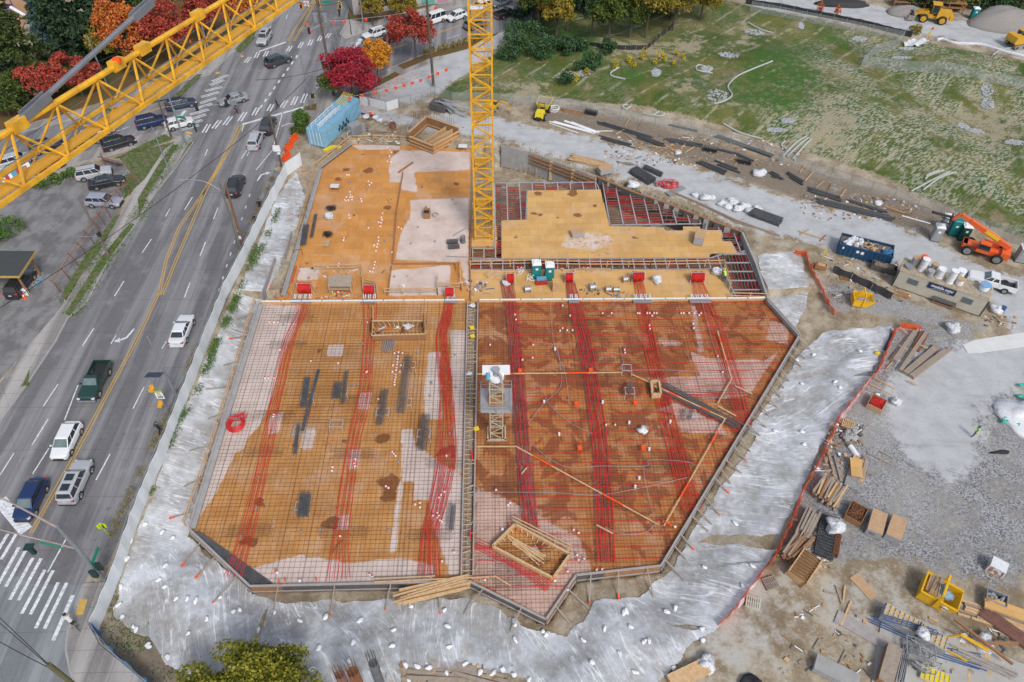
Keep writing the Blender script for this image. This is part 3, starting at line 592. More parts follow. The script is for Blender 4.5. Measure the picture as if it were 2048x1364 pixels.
# rebar mats
def inset(poly,d): 
 cx=sum(p[0] for p in poly)/len(poly); cy=sum(p[1] for p in poly)/len(poly)
 return [(p[0]+(cx-p[0])*d,p[1]+(cy-p[1])*d) for p in poly]
def rebarmat(poly,sx,sy,label,extra=(),r=.0102,seed=1,z=.10):
 rg=random.Random(seed); b=MB(); poly=inset(poly,.006); xs=[p[0] for p in poly];ys=[p[1] for p in poly]
 x=min(xs)
 while x<max(xs):
  for a,c in clipline((x,min(ys)-1),(x+rg.uniform(-.08,.08),max(ys)+1),poly): b.tube([(*a,z),(*c,z)],r,4,cap=False)
  x+=sx*rg.uniform(.8,1.2)
  if rg.random()<.12:
   for a,c in clipline((x-.07,min(ys)-1),(x-.07,max(ys)+1),poly): b.tube([(*a,z),(*c,z)],r,4,cap=False)
 y=min(ys)
 while y<max(ys):
  for a,c in clipline((min(xs)-1,y),(max(xs)+1,y+rg.uniform(-.06,.06)),poly): b.tube([(*a,z+.035),(*c,z+.035)],r,4,cap=False)
  y+=sy*rg.uniform(.8,1.2)
 for (cx,cy,lx,ly,nn,ax) in extra:
  c=P(cx,cy,z)
  for i in range(nn):
   o_=(i-(nn-1)/2)
   if ax=='x': b.tube([(c.x-lx/2+rg.uniform(-.3,.3),c.y+o_*ly/nn,z+.07),(c.x+lx/2+rg.uniform(-.3,.3),c.y+o_*ly/nn,z+.07)],r*1.25,4,cap=False)
   else: b.tube([(c.x+o_*lx/nn,c.y-ly/2,z+.07),(c.x+o_*lx/nn,c.y+ly/2,z+.07)],r*1.25,4,cap=False)
 return tag(b.build('rebar_mat',M_REBAR),label,'rebar mat')
def colx(pts,l=4.2,w=1.3,n=7): return [(x,y,l,w,n,'x') for x,y in pts]
rebarmat(DA,.46,.44,'square rebar grid tied over the whole western deck',extra=colx([(592,638),(572,690),(548,830),(530,905),(500,1062),(730,800),(705,907),(688,1065),(893,925),(862,1070)])+[(660,760,9,12,30,'x'),(895,700,1.2,13,7,'y'),(600,625,3,1.0,3,'x')])
rebarmat(DB,.36,.38,'dense rebar grid tied over the whole eastern deck',seed=2,extra=colx([(1040,980),(1195,960),(1340,930),(1200,760),(1330,770),(1480,680),(1395,690),(1170,640)],5,1.8,9)+[(1036,760,1.5,13,14,'y'),(1178,720,1.7,13,14,'y'),(1056,970,1.4,9,10,'y'),(1300,700,8,1,4,'x'),(1450,780,4,1.6,9,'x'),(1480,820,3,3,14,'x'),(1040,1130,5,5,22,'x'),(1000,1150,4,4,16,'y')])
b=MB()
q0=P(398,1062,.14);q1=P(545,1166,.14);q2=P(500,1172,.14);q3=P(384,1064,.14)
for i in range(60):
 t=i/59; a=q0.lerp(q1,t); c=q3.lerp(q2,t); b.tube([a,c],.02,4,cap=False)
for i in range(13):
 t=i/12; a=q0.lerp(q3,t); c=q1.lerp(q2,t); b.tube([a,c],.022,4,cap=False)
b.prism([(v.x,v.y) for v in (q0,q1,q2,q3)],.01,.03,k=1)
tag(b.build('rebar_mat',[M_REBG,M_FORM]),'dark close-spaced rebar strip in the south-west corner','rebar mat')
# red post-tension cables
def curve(pts,n=5):
 pts=[Vector(p) for p in pts]; out=[]
 for i in range(len(pts)-1):
  p0=pts[max(i-1,0)];p1=pts[i];p2=pts[i+1];p3=pts[min(i+2,len(pts)-1)]
  for k in range(n):
   t=k/n; out.append(.5*((2*p1)+(p2-p0)*t+(2*p0-5*p1+4*p2-p3)*t*t+(3*p1-p0-3*p2+p3)*t**3))
 out.append(pts[-1]); return out
def band(pts,n,w,label,grp,seed=0,r=.031,z=.2,dark=0,pinch=None):
 rg=random.Random(seed); C=curve([P(x,y,z) for x,y in pts]); 
 for i in range(n):
  u=(i-(n-1)/2)/max(1,(n-1)); L=[]; ph=rg.uniform(0,6.3); jit=rg.uniform(-.5,.5)*w/n*.7
  for j,p in enumerate(C):
   d=(C[min(j+1,len(C)-1)]-C[max(j-1,0)]).normalized(); s=Vector((-d.y,d.x,0)); tt=j/(len(C)-1)
   ww=w if pinch is None else w*float(np.interp(tt,[a for a,_ in pinch],[b for _,b in pinch]))
   L.append(p+s*(u*ww+jit+.04*math.sin(j*.7+ph))+Vector((0,0,.03*math.sin(j*.5+ph))))
  k=M_REBG if (dark and i%dark==0) else M_RED
  b=MB(); b.tube(L,r*(1.0 if k==M_RED else .75),4,cap=False)
  if k==M_RED: tag(b.build('cable',k),label,'cable',grp)
  else: tag(b.build('reinforcing_bar',k),'dark bar among the '+grp,'rebar','dark bars among '+grp)
band([(605,592),(604,625),(578,680),(558,770),(545,830),(532,900),(512,990),(490,1080),(465,1155)],7,1.25,'red cable in the westernmost band, nearest the street','red cables of the westernmost band',1,pinch=[(0,1.9),(.12,1),(.7,1),(1,1.3)])
band([(738,592),(740,640),(736,700),(728,790),(706,890),(690,1000),(680,1090),(676,1160)],7,1.4,'red cable in the second band from the street','red cables of the second band from the street',2,pinch=[(0,1.4),(.2,1),(.8,1),(1,1.5)])
band([(902,594),(892,640),(883,672),(889,740),(894,822),(892,919),(872,1022),(861,1065),(859,1155)],13,1.5,'red cable in the band just west of the timber trough','red cables of the band west of the timber trough',3,pinch=[(0,.7),(.15,.8),(.45,.95),(.6,1.4),(.75,1.1),(.82,1.0),(1,1.4)])
band([(1012,560),(1020,600),(1030,690),(1042,850),(1052,960),(1062,1060)],20,1.45,'red cable in the dark band just east of the timber trough','red cables of the dark band east of the timber trough',4,dark=2)
band([(1140,560),(1150,610),(1170,690),(1186,790),(1198,880),(1206,990),(1212,1125)],18,1.6,'red cable in the band through the middle of the eastern deck','red cables of the middle eastern band',5,dark=3,pinch=[(0,.6),(.15,1),(1,1.1)])
band([(1277,560),(1286,610),(1300,690),(1322,780),(1344,870),(1368,960),(1385,1020)],10,1.5,'red cable in the band passing the small timber box','red cables of the band by the small timber box',6,pinch=[(0,.7),(.2,1.0),(1,1.3)])
band([(1395,560),(1412,610),(1445,690),(1475,790),(1490,850)],10,1.6,'red cable in the easternmost band','red cables of the easternmost band',7,pinch=[(0,.7),(.2,1.2),(1,1)])
band([(950,1088),(1000,1110),(1050,1140),(1098,1175)],7,1.0,'red cable slanting to the southern point beneath the timber box','red cables slanting to the southern point',8)
band([(1330,790),(1380,788),(1450,790)],7,1.1,'short red cable crossing east of the small timber box','short red cables east of the small timber box',9,dark=2)
band([(1320,778),(1380,808),(1430,832),(1478,856)],10,1.0,'red cable beside the raking black bars','red cables beside the raking black bars',12,dark=2)
rg=random.Random(5)
Y0=P(1000,612,0).y; yy=Y0; i=0
while yy>27.5:
 c=clipline((2.2 if yy>32 else -3,yy),(45,yy),DB)
 c=[s for s in c if abs(s[1][0]-s[0][0])>2]
 if c:
  a,e=c[0]; a0=max(a[0],-3.4)+.2; L=[]; m=int((e[0]-a0)/1.5)+2; ph=rg.uniform(0,6)
  for j in range(m+1): L.append((a0+(e[0]-.25-a0)*j/m,yy+.1*math.sin(j*.55+ph)+.03*math.sin(j*1.7),.24+.03*math.sin(j)))
  b=MB(); b.tube(L,.027,4,cap=False); tag(b.build('cable',M_RED),'single red cable running east to west across the eastern deck','cable','single red cables across the eastern deck')
 yy-=rg.uniform(1.0,1.35) if yy>40 else rg.uniform(1.15,1.5); i+=1
# trough between the two decks and the pour strip
def beamthing(name,pts,w,h,m,label,cat,z=.3,group=None):
 b=MB()
 for a,c in zip(pts,pts[1:]): b.bar(P(*a,z),P(*c,z),w,h)
 return tag(b.build(name,m),label,cat,group)
t=thing('timber_trough','long narrow timber trough dividing the two rebar decks','formwork',P(940,880,0))
o0=t.location.copy(); l=MB(); c1,c2=P(936,606,.3),P(924,1152,.3); d1,d2=P(955,606,.3),P(945,1152,.3)
l.bar(c1-o0,c2-o0,.1,.35); l.bar(d1-o0,d2-o0,.1,.35); l.build('side_board',M_TIMR,t)
rg=random.Random(3)
for i in range(62):
 q=i/62; a=c1.lerp(c2,q+.004); e=d1.lerp(d2,q+rg.uniform(-.006,.010)); MB().bar(a-o0+Vector((0,0,.18)),a.lerp(e,rg.uniform(.45,1))-o0+Vector((0,0,.19)),.07,.05).build('cross_stick',M_TIM,t)
q=MB(); q.prism([(v.x-o0.x,v.y-o0.y) for v in (c1,c2,d2,d1)],.02,.05); q.build('floor',M_TIMD,t)
q=MB(); q.bar(c1-o0+Vector((-.06,0,.2)),c2-o0+Vector((-.06,0,.2)),.12,.06); q.bar(d1-o0+Vector((.06,0,.2)),d2-o0+Vector((.06,0,.2)),.12,.06); q.build('top_rail',M_FRAIL,t)
def strip(p0,p1,label):
 t=thing('pour_stop',label,'formwork',P(*p0,0)); o0=t.location.copy(); a=P(*p0,.22)-o0;b_=P(*p1,.22)-o0
 q=MB(); q.bar(a,b_,.12,.4); q.build('board',M_TIM,t); q=MB(); n=max(2,int((b_-a).length/2.4))
 for i in range(n): q.bar(a.lerp(b_,(i+.03)/n)+Vector((0,-.02,.24)),a.lerp(b_,(i+.97)/n)+Vector((0,-.02,.24)),.17,.08)
 q.build('foam_strip',M_WHP,t)
strip((522,605),(930,602),'timber pour stop closing the north side of the western deck'); strip((958,602),(1535,598),'timber pour stop with white foam strip closing the north side of the eastern deck')
# ================================================================ PLASTIC SHEETING ON THE BANKS
def plastic_mat(name):
 n=NT(name); cx=n.t.nodes.new('ShaderNodeCombineXYZ'); n.L(n.attr('pu'),cx.inputs[0]); n.L(n.math('MULTIPLY',n.attr('pv'),.10),cx.inputs[1]); V=cx.outputs[0]
 dn=n.noise(.22,5,.6); fi=n.noise(1.6,4,.6); L=None
 for sc,wd,off in ((.45,.012,.5),(.9,.014,.46),(1.7,.016,.54)):
  d=n.math('ABSOLUTE',n.math('SUBTRACT',n.noise(sc,2,.4,.12,vec=V),off)); l=n.ss(d,wd,0.); L=l if L is None else n.math('MAXIMUM',L,l)
 L=n.math('MULTIPLY',L,n.ss(n.noise(.35,3,.6),.38,.6)); soft_=n.ss(n.noise(1.3,4,.6,.4,vec=V),.35,.7)
 se=n.ss(n.math('ABSOLUTE',n.math('SUBTRACT',n.math('FRACT',n.math('MULTIPLY',n.attr('pv'),.27)),.5)),.488,.5)
 c=n.mix(n.ss(dn,.36,.64),(.44,.445,.455),(.60,.62,.65)); c=n.mix(n.math('MULTIPLY',soft_,.28),c,(.63,.66,.70)); c=n.mix(n.math('MULTIPLY',n.ss(fi,.5,.75),.3),c,(.60,.61,.63)); c=n.mix(n.math('MULTIPLY',se,.35),c,(.70,.71,.73)); c=n.mix(n.math('MULTIPLY',L,.6),c,(.86,.87,.88))
 n.set(n.b,'Base Color',c); n.set(n.b,'Alpha',n.math('ADD',n.math('MULTIPLY',n.ss(dn,.38,.6),.22),n.math('ADD',n.math('MULTIPLY',L,.25),n.math('ADD',.56,n.math('MULTIPLY',n.ss(fi,.4,.6),.12))))); n.b.inputs['Roughness'].default_value=.72; n.b.inputs['Specular IOR Level'].default_value=.18
 dt=n.noise(.6,6,.7); c=n.mix(n.math('MULTIPLY',n.ss(dt,.50,.68),.5),c,(.33,.29,.25)); vr=n.ss(n.vor(.9,'DISTANCE_TO_EDGE',vec=V),.035,.0); c=n.mix(n.math('MULTIPLY',n.math('MULTIPLY',vr,n.ss(fi,.4,.55)),.45),c,(.82,.83,.85)); n.set(n.b,'Base Color',c); n.bump(n.math('ADD',n.math('MULTIPLY',soft_,.5),n.math('MULTIPLY',L,.5)),.6,.06)
 return n.m
M_PLAS=plastic_mat('plastic_sheet'); 
def plastic(px,label,seed,dirs=(1,0),step=.18,amp=.09,z=.5,pins=()):
 poly=P2(px,z); rg=random.Random(seed); ph=[rg.uniform(0,6.3) for _ in range(8)]
 pn=[P(*q,.2) for q in pins]
 def zf(X,Y):
  u=X*dirs[1]-Y*dirs[0]; v=X*dirs[0]+Y*dirs[1]
  w_=u+.5*np.sin(v*.5+ph[0])+.25*np.sin(v*1.3+u*.4+ph[1])
  h=np.abs(np.sin(w_*2.1+ph[2]))**4*.9+np.abs(np.sin(w_*.9+.35*v+ph[3]))**7*1.5+.7*np.abs(np.sin(w_*4.7-.2*v+ph[4]))**3*.5+.35*np.abs(np.sin(u*9+3*np.sin(v*.7+ph[5])))
  h=h*(.45+.55*np.sin(v*.6+u*.2+ph[6])**2)
  for p in pn:   # folds radiating from sand bags
   r=np.hypot(X-p.x,Y-p.y); a=np.arctan2(Y-p.y,X-p.x); h=h+1.3*np.exp(-(r/1.8)**2)*np.abs(np.sin(a*7+ph[0]))**2-1.0*np.exp(-(r/.35)**2)
  return np.maximum(G(X,Y),-1.2)+.07+amp*.26*h
 pp=[]
 for i in range(len(poly)):
  a=Vector((*poly[i],0)); b=Vector((*poly[(i+1)%len(poly)],0)); n_=max(1,int((b-a).length/.8))
  for k in range(n_):
   q=a.lerp(b,k/n_); e=.0 if k==0 else .22; pp.append((q.x+rg.uniform(-e,e),q.y+rg.uniform(-e,e)))
 o,X,Y=draped('plastic_sheet',pp,step,zf,M_PLAS)
 attrset(o,'pu',X*dirs[1]-Y*dirs[0]+.35*np.sin((X*dirs[0]+Y*dirs[1])*.4+ph[0])); attrset(o,'pv',X*dirs[0]+Y*dirs[1]+seed*7.3)
 return tag(o,label,'plastic sheet')
plastic([(592,345),(612,395),(584,478),(556,540),(520,605),(500,655),(472,730),(442,815),(408,905),(380,1000),(368,1055),(300,1150),(245,1175),(262,1100),(290,1030),(318,950),(345,870),(378,800),(405,730),(440,650),(478,575),(505,520),(530,460),(550,400)],'crumpled plastic sheeting on the long bank between street fence and deck',1,(1,-.15),amp=.13)
plastic([(245,1155),(300,1110),(362,1056),(390,1078),(436,1122),(492,1170),(575,1203),(575,1364),(400,1366),(330,1330),(300,1275),(262,1262),(228,1235)],'broad plastic sheet with white sandbags beside the street corner',2,(.5,-1),amp=.12,pins=[(325,1165),(420,1205),(375,1240)])
plastic([(556,1196),(640,1186),(720,1190),(800,1188),(800,1400),(556,1400)],'plastic sheet behind the green tree at the bottom edge',3,(.7,-1),amp=.12,pins=[(600,1225),(720,1240)])
plastic([(798,1188),(860,1186),(940,1185),(1000,1205),(1045,1240),(1060,1350),(1000,1345),(790,1332)],'plastic sheet directly below the pile of yellow timber',4,(.1,-1),amp=.11,pins=[(822,1212),(930,1260),(893,1300)])
plastic([(1043,1240),(1100,1250),(1135,1262),(1180,1215),(1190,1190),(1270,1200),(1345,1250),(1430,1262),(1385,1285),(1345,1335),(1300,1400),(1058,1400)],'wide plastic sheet spreading below the southern point',5,(.6,-1),amp=.12,pins=[(1250,1220),(1320,1282),(1170,1220)])
plastic([(1190,1190),(1280,1185),(1310,1150),(1345,1128),(1380,1070),(1440,1080),(1560,1095),(1520,1145),(1480,1215),(1432,1260),(1345,1250),(1270,1202)],'plastic sheet between the southern point and the start of the orange mesh',6,(1,-.5),amp=.12,pins=[(1410,1134),(1480,1170)])
plastic([(1375,1078),(1420,1000),(1455,950),(1500,890),(1535,830),(1690,815),(1650,880),(1625,935),(1590,1010),(1562,1066),(1500,1064),(1430,1058)],'large smooth plastic sheet on the east bank beside the timber offcuts',7,(1,-.2),amp=.09)
plastic([(1500,850),(1545,790),(1580,745),(1745,752),(1715,800),(1690,838),(1640,862),(1545,865)],'bright double-layered plastic sheet in the middle of the east bank',8,(1,.5),amp=.1,pins=[(1665,815)])
plastic([(1575,745),(1600,700),(1650,652),(1785,652),(1775,690),(1745,740),(1650,762)],'plastic sheet topped by rusty beams at the upper end of the east bank',9,(1,.1),amp=.08)
plastic([(1516,510),(1590,503),(1608,530),(1618,570),(1618,603),(1596,640),(1580,655),(1550,600),(1530,560)],'small plastic sheet in the notch behind the blue skip',10,(1,-.4),amp=.08)
# ================================================================ VEHICLES
def paint(name,c,rough=.28): return mat('paint_'+name,c,rough,col2=tuple(x*.88 for x in c),scale=1.5,coat=.6,spec=.6)
PW=paint('white',(.72,.73,.74)); PSIL=paint('silver',(.42,.43,.45)); PBLK=paint('black',(.022,.023,.026)); PGRN=paint('dark_green',(.012,.045,.038)); PBLU=paint('dark_blue',(.010,.028,.10)); PGRY=paint('grey',(.13,.14,.15)); PRED=paint('maroon',(.16,.012,.02)); PSLA=paint('slate_blue',(.03,.045,.085)); PSGY=paint('silver_grey',(.25,.28,.29)); PLAV=paint('lilac_silver',(.30,.31,.38)); PDGS=paint('dark_teal_grey',(.035,.05,.055))
M_GLASS=mat('car_glass',(.025,.035,.04),.06,col2=(.015,.02,.025),spec=.9,coat=.3); M_GLASSL=mat('light_glass',(.16,.22,.22),.08,col2=(.08,.11,.11),spec=.9,scale=1)
M_TYRE=mat('tyre',(.022,.022,.024),.85); M_RIM=mat('rim',(.48,.49,.5),.3,metal=.7,col2=(.3,.3,.3),scale=6); M_HEAD=mat('headlamp',(.75,.76,.74),.15,col2=(.5,.5,.5),scale=8); M_TAIL=mat('tail_lamp',(.55,.015,.02),.2,col2=(.35,.01,.01),scale=8); M_TRIM=mat('black_trim',(.03,.03,.032),.6); M_PLATE=mat('number_plate',(.6,.62,.66),.5)
ZT=ZS+.022
CARS={ # L,W,H,belt,hood_z, windscreen base x, roof front x, roof rear x, rear glass base x, rear deck z, wheel r
 'sedan':(4.75,1.84,1.45,.95,.88,1.05,.30,-1.05,-1.72,1.0,.33),'suv':(4.75,1.90,1.74,1.05,1.02,1.05,.45,-1.95,-2.22,1.08,.37),'wagon':(4.75,1.84,1.60,1.0,.93,1.1,.38,-1.85,-2.2,1.05,.34),
 'hatch':(4.3,1.82,1.58,1.0,.93,1.2,.40,-1.45,-1.95,1.06,.33),'van':(4.9,1.95,2.05,1.15,1.12,1.45,.85,-2.2,-2.38,1.2,.36)}
def xf(mb,fn): mb.v=[fn(*v) for v in mb.v]; return mb
def car_body(b,L,W,zb,zt_f,xs):
 h=W/2; sec=[]
 for x,wf,zt in xs: 
  w=h*wf; sec.append([(x,-w*.80,zt),(x,-w*.95,zt-.05),(x,-w,zt*.66+zb*.2),(x,-w*.99,zb+.16),(x,-w*.86,zb),(x,w*.86,zb),(x,w*.99,zb+.16),(x,w,zt*.66+zb*.2),(x,w*.95,zt-.05),(x,w*.80,zt),(x,0,zt+.025)])
 n=len(sec[0]); vs=[v for s in sec for v in s]; fs=[]
 for i in range(len(sec)-1):
  for j in range(n): fs.append((i*n+j,i*n+(j+1)%n,(i+1)*n+(j+1)%n,(i+1)*n+j))
 fs.append(tuple(range(n))[::-1]); fs.append(tuple((len(sec)-1)*n+j for j in range(n)))
 b.add(vs,[f[::-1] for f in fs])
def soften(o,w=.06):
 m=o.modifiers.new('bevel','BEVEL'); m.width=w; m.segments=3; m.limit_method='ANGLE'; m.angle_limit=R(22); m.harden_normals=False; o.data.polygons.foreach_set('use_smooth',[True]*len(o.data.polygons)); n=o.modifiers.new('wn','WEIGHTED_NORMAL'); n.keep_sharp=False
def quad_in(b,a,c,d,e,m=.08,off=.012,k=None):
 """inset pane of the quad a,c,d,e pushed out by off"""
 a,c,d,e=map(Vector,(a,c,d,e)); ce=(a+c+d+e)/4; nrm=(c-a).cross(e-a).normalized()*off
 L=[]
 for p,q1,q2 in ((a,c,e),(c,a,d),(d,c,e),(e,a,d)):
  L.append(p+(q1-p)*(m/max((q1-p).length,.01))+(q2-p)*(m/max((q2-p).length,.01))+nrm)
 b.add(L,[(0,1,2,3)],k)
def wheels(t,xs,hw,r,w=.22,z0=None):
 for x in xs:
  for s in (-1,1):
   e=bpy.data.objects.new('wheel',None); COL.objects.link(e); e.parent=t; e.location=(x,s*(hw-w*.42),z0 or r); e.empty_display_size=.1
   a=MB(); a.tube([(0,-w/2,0),(0,-w/2+.03,0),(0,w/2-.03,0),(0,w/2,0)],r,16); 
   a2=MB(); a2.torus((0,0,0),r*.80,w*.38,18,6,'y'); a2.build('tyre',M_TYRE,e,smooth=True)
   q=MB(); q.tube([(0,-w*.40,0),(0,w*.40,0)],r*.64,14); q.tube([(0,-w*.46,0),(0,w*.46,0)],r*.16,8)
   for i in range(5):
    an=i*1.257; q.bar((0,s*w*.43,0),(r*.6*math.cos(an),s*w*.43,r*.6*math.sin(an)),.05,.03,up=(0,1,0))
   q.build('rim',M_RIM,e)
def car(px,py,tx,ty,kind,pt,label,group=None,extra=(),z=None,name='parked_car',cat='car',rev=False,lz=.7):
 z=ZT if z is None else z
 c=P(px,py,z+lz); q=P(tx,ty,z+lz); rz=math.atan2(q.y-c.y,q.x-c.x)
 if rev: rz+=math.pi
 t=thing(name,label,cat,(c.x,c.y,z),rz,group)
 L,W,H,belt,hz,xw,xrf,xrr,xrg,dz,r=CARS[kind]; h=W/2; zb=.24
 b=MB(); car_body(b,L,W,zb,hz,[(-L/2,.78,dz*.93),(-L/2+.12,.93,dz),(-L/2+.6,.99,dz+.01),(xrg,1.0,belt+.03),(0,1.0,belt),(xw,1.0,hz+.04),(L/2-.75,.99,hz-.02),(L/2-.25,.93,hz-.10),(L/2-.04,.80,hz-.22),(L/2,.72,hz-.34)])
 B=[(xrg,-h*.86,belt+.01),(xw,-h*.86,hz+.06),(xw,h*.86,hz+.06),(xrg,h*.86,belt+.01)]; T=[(xrr,-h*.70,H-.06),(xrf,-h*.70,H-.05),(xrf,h*.70,H-.05),(xrr,h*.70,H-.06)]
 M2=[((xrr+.12),-h*.55,H),((xrf-.15),-h*.55,H),((xrf-.15),h*.55,H),((xrr+.12),h*.55,H)]
 b.add(B+T+M2,[(0,1,5,4),(1,2,6,5),(2,3,7,6),(3,0,4,7),(4,5,9,8),(5,6,10,9),(6,7,11,10),(7,4,8,11),(8,9,10,11)])
 soften(b.build('body',pt,t))
 g=MB(); quad_in(g,B[1],B[2],T[2],T[1],.07); g.build('windscreen',M_GLASS if 'lg' not in extra else M_GLASSL,t)
 g=MB(); quad_in(g,B[3],B[0],T[0],T[3],.09); g.build('rear_window',M_GLASS,t)
 for s,ia in ((-1,(0,1,1,0)),(1,(2,3,3,2))):
  g=MB(); bq0,bq1,tq1,tq0=(B[0],B[1],T[1],T[0]) if s<0 else (B[2],B[3],T[3],T[2])
  bq0,bq1,tq1,tq0=map(Vector,(bq0,bq1,tq1,tq0))
  cuts=[0.0,.36,.70,1.0] if kind!='sedan' else [0,.28,.62,1.0]
  if s>0: cuts=[1-x for x in cuts][::-1]
  for u0,u1 in zip(cuts,cuts[1:]): quad_in(g,bq0.lerp(bq1,u0),bq0.lerp(bq1,u1),tq0.lerp(tq1,u1),tq0.lerp(tq1,u0),.05)
  g.build('side_window',M_GLASS,t)
 for x in (L*.30,-L*.29):
  for s in (-1,1): MB().tube([(x,s*(h-.30),r),(x,s*(h+.006),r)],r+.065,14).build('wheel_arch',M_TRIM,t)
 wheels(t,(L*.30,-L*.29),h+.035,r)
 for s in (-1,1):
  q=MB(); q.box((L/2-.20,s*h*.68,hz-.26),(.30,.36,.13),rz=-s*.35); q.build('headlight',M_HEAD,t)
  q=MB(); q.box((-L/2+.10,s*h*.76,dz-.14),(.2,.26,.17)); q.build('taillight',M_TAIL,t)
  q=MB(); q.box((xw-.28,s*(h+.06),belt+.05),(.13,.2,.12)); q.build('mirror',pt,t)
 q=MB(); q.box((L/2-.015,0,hz-.46),(.06,h*1.1,.2)); q.box((L/2-.01,0,zb+.08),(.1,h*1.5,.14)); q.build('grille',M_TRIM,t)
 q=MB(); q.box((-L/2+.0,0,zb+.09),(.1,h*1.6,.16)); q.build('rear_bumper',M_TRIM if kind=='suv' else pt,t)
 q=MB(); q.box((-L/2-.005,0,dz-.30),(.03,.34,.15)); q.build('number_plate',M_PLATE,t)
 if 'roof' in extra or 'sunroof' in extra:
  q=MB(); q.prism([(xrf-.3,-h*.42),(xrf-.3,h*.42),(xrf-1.05,h*.42),(xrf-1.05,-h*.42)],H-.01,H+.012); q.build('sunroof',M_GLASS,t)
  if 'roof' in extra: q=MB(); q.prism([(xrf-1.4,-h*.42),(xrf-1.4,h*.42),(xrr+.25,h*.42),(xrr+.25,-h*.42)],H-.01,H+.012); q.build('roof_glass',M_GLASS,t)
 if 'rails' in extra:
  for s in (-1,1): q=MB(); q.bar((xrf-.2,s*h*.62,H+.03),(xrr+.1,s*h*.62,H+.02),.05,.06); q.build('roof_rail',M_TRIM,t)
 return t
def pickup(px,py,tx,ty,pt,label,z=None,L=5.2,crew=False,bedm=None,lz=.7,black=False):
 z=ZT if z is None else z
 c=P(px,py,z+lz); q=P(tx,ty,z+lz); t=thing('pickup_truck',label,'pickup truck',(c.x,c.y,z),math.atan2(q.y-c.y,q.x-c.x)); W=1.88;h=W/2; zb=.42; hz=1.12
 xb=-.15-(.55 if crew else 0); b=MB()
 car_body(b,L,W,zb,hz,[(xb,1.0,1.2),(xb+.4,1,1.2),(1.0,1.0,hz+.04),(L/2-.6,.99,hz),(L/2-.18,.93,hz-.08),(L/2-.03,.84,hz-.25),(L/2,.8,hz-.4)])
 B=[(xb+.02,-h*.86,1.18),(1.05,-h*.86,hz+.06),(1.05,h*.86,hz+.06),(xb+.02,h*.86,1.18)]; T=[(xb+.15,-h*.72,1.72),(.42,-h*.72,1.74),(.42,h*.72,1.74),(xb+.15,h*.72,1.72)]
 b.add(B+T,[(0,1,5,4),(1,2,6,5),(2,3,7,6),(3,0,4,7),(4,5,6,7)]); soften(b.build('cab',pt,t))
 g=MB(); quad_in(g,B[1],B[2],T[2],T[1],.07); g.build('windscreen',M_GLASSL,t); g=MB(); quad_in(g,B[3],B[0],T[0],T[3],.12); g.build('rear_window',M_GLASS,t)
 for s in (-1,1):
  g=MB(); a0,a1,t1,t0=(B[0],B[1],T[1],T[0]) if s<0 else (B[2],B[3],T[3],T[2]); a0,a1,t1,t0=map(Vector,(a0,a1,t1,t0))
  for u0,u1 in (((0,.5),(.5,1)) if crew else ((0,1),)): quad_in(g,a0.lerp(a1,u0),a0.lerp(a1,u1),t0.lerp(t1,u1),t0.lerp(t1,u0),.07)
  g.build('side_window',M_GLASS,t)
 b=MB(); x0,x1=-L/2,xb-.03; xm=(x0+x1)/2; lx=x1-x0
 for s in (-1,1): b.box((xm,s*(h-.05),.86),(lx,.1,.66))
 b.box((x0+.05,0,.88),(.08,W-.2,.6)); b.box((x1-.04,0,.88),(.08,W-.2,.6)); b.build('bed_side',pt,t)
 b=MB(); b.box((xm,0,.6),(lx-.1,W-.2,.08)); b.build('bed_floor',bedm or M_TRIM,t)
 for x in (L*.31,-L*.28):
  for s in (-1,1): MB().tube([(x,s*(h-.3),.40),(x,s*(h+.02),.40)],.46,14).build('wheel_arch',M_TRIM,t)
 wheels(t,(L*.31,-L*.28),h+.05,.39,.26)
 for s in (-1,1):
  q=MB(); q.box((L/2-.10,s*h*.78,hz-.30),(.2,.3,.18)); q.build('headlight',M_HEAD,t); q=MB(); q.box((x0+.02,s*h*.92,.95),(.1,.14,.3)); q.build('taillight',M_TAIL,t); q=MB(); q.box((.78,s*(h+.1),1.22),(.14,.2,.16)); q.build('mirror',pt,t)
 q=MB(); q.box((L/2+.02,0,.52),(.14,W*.94,.16)); q.box((x0-.04,0,.5),(.14,W*.9,.14)); q.build('bumper',M_STEEL,t); q=MB(); q.box((L/2-.01,0,hz-.3),(.06,h*1.0,.18)); q.build('grille',M_TRIM,t)
 return t
UP=lambda x,y:(x+(974-x)*.02,y+(-894-y)*.02); DN=lambda x,y:(x-(974-x)*.02,y-(-894-y)*.02)
def carU(x,y,*a,**k): return car(x,y,*UP(x,y),*a,**k)
def carD(x,y,*a,**k): return car(x,y,*DN(x,y),*a,**k)
carU(363,658,'sedan',PW,'white sedan driving away alone in the lane beside the street fence',extra=('lg',),name='driving_car')
pickup(190,762,*DN(190,762),PGRN,'dark green pickup truck with an empty bed, coming down the street')
carD(132,880,'hatch',PW,'white compact hatchback approaching right beside the double yellow line',name='driving_car',extra=('lg',))
carU(150,962,'suv',PSIL,'silver crossover with dark glass roof panels, passing a blue car',extra=('roof','sunroof'),name='driving_car')
carD(60,998,'hatch',PBLU,'dark blue hatchback waiting at the near stop line',extra=('lg',),name='driving_car')
carU(471,370,'suv',PBLK,'black estate car beside the paired wooden poles',extra=('rails',),name='driving_car')
carU(511,278,'wagon',PSIL,'silver estate car just behind a black one waiting at the crossing',name='driving_car')
carU(536,249,'suv',PBLK,'black car with red brake lights stopped at the far crossing',name='driving_car')
XR=(430,170)
car(466,197,560,172,'sedan',PSGY,'grey-green sedan turning in the middle of the junction',name='driving_car',rev=True)
car(361,206,450,186,'wagon',PSLA,'dark slate estate car entering the junction in the farthest lane',name='driving_car')
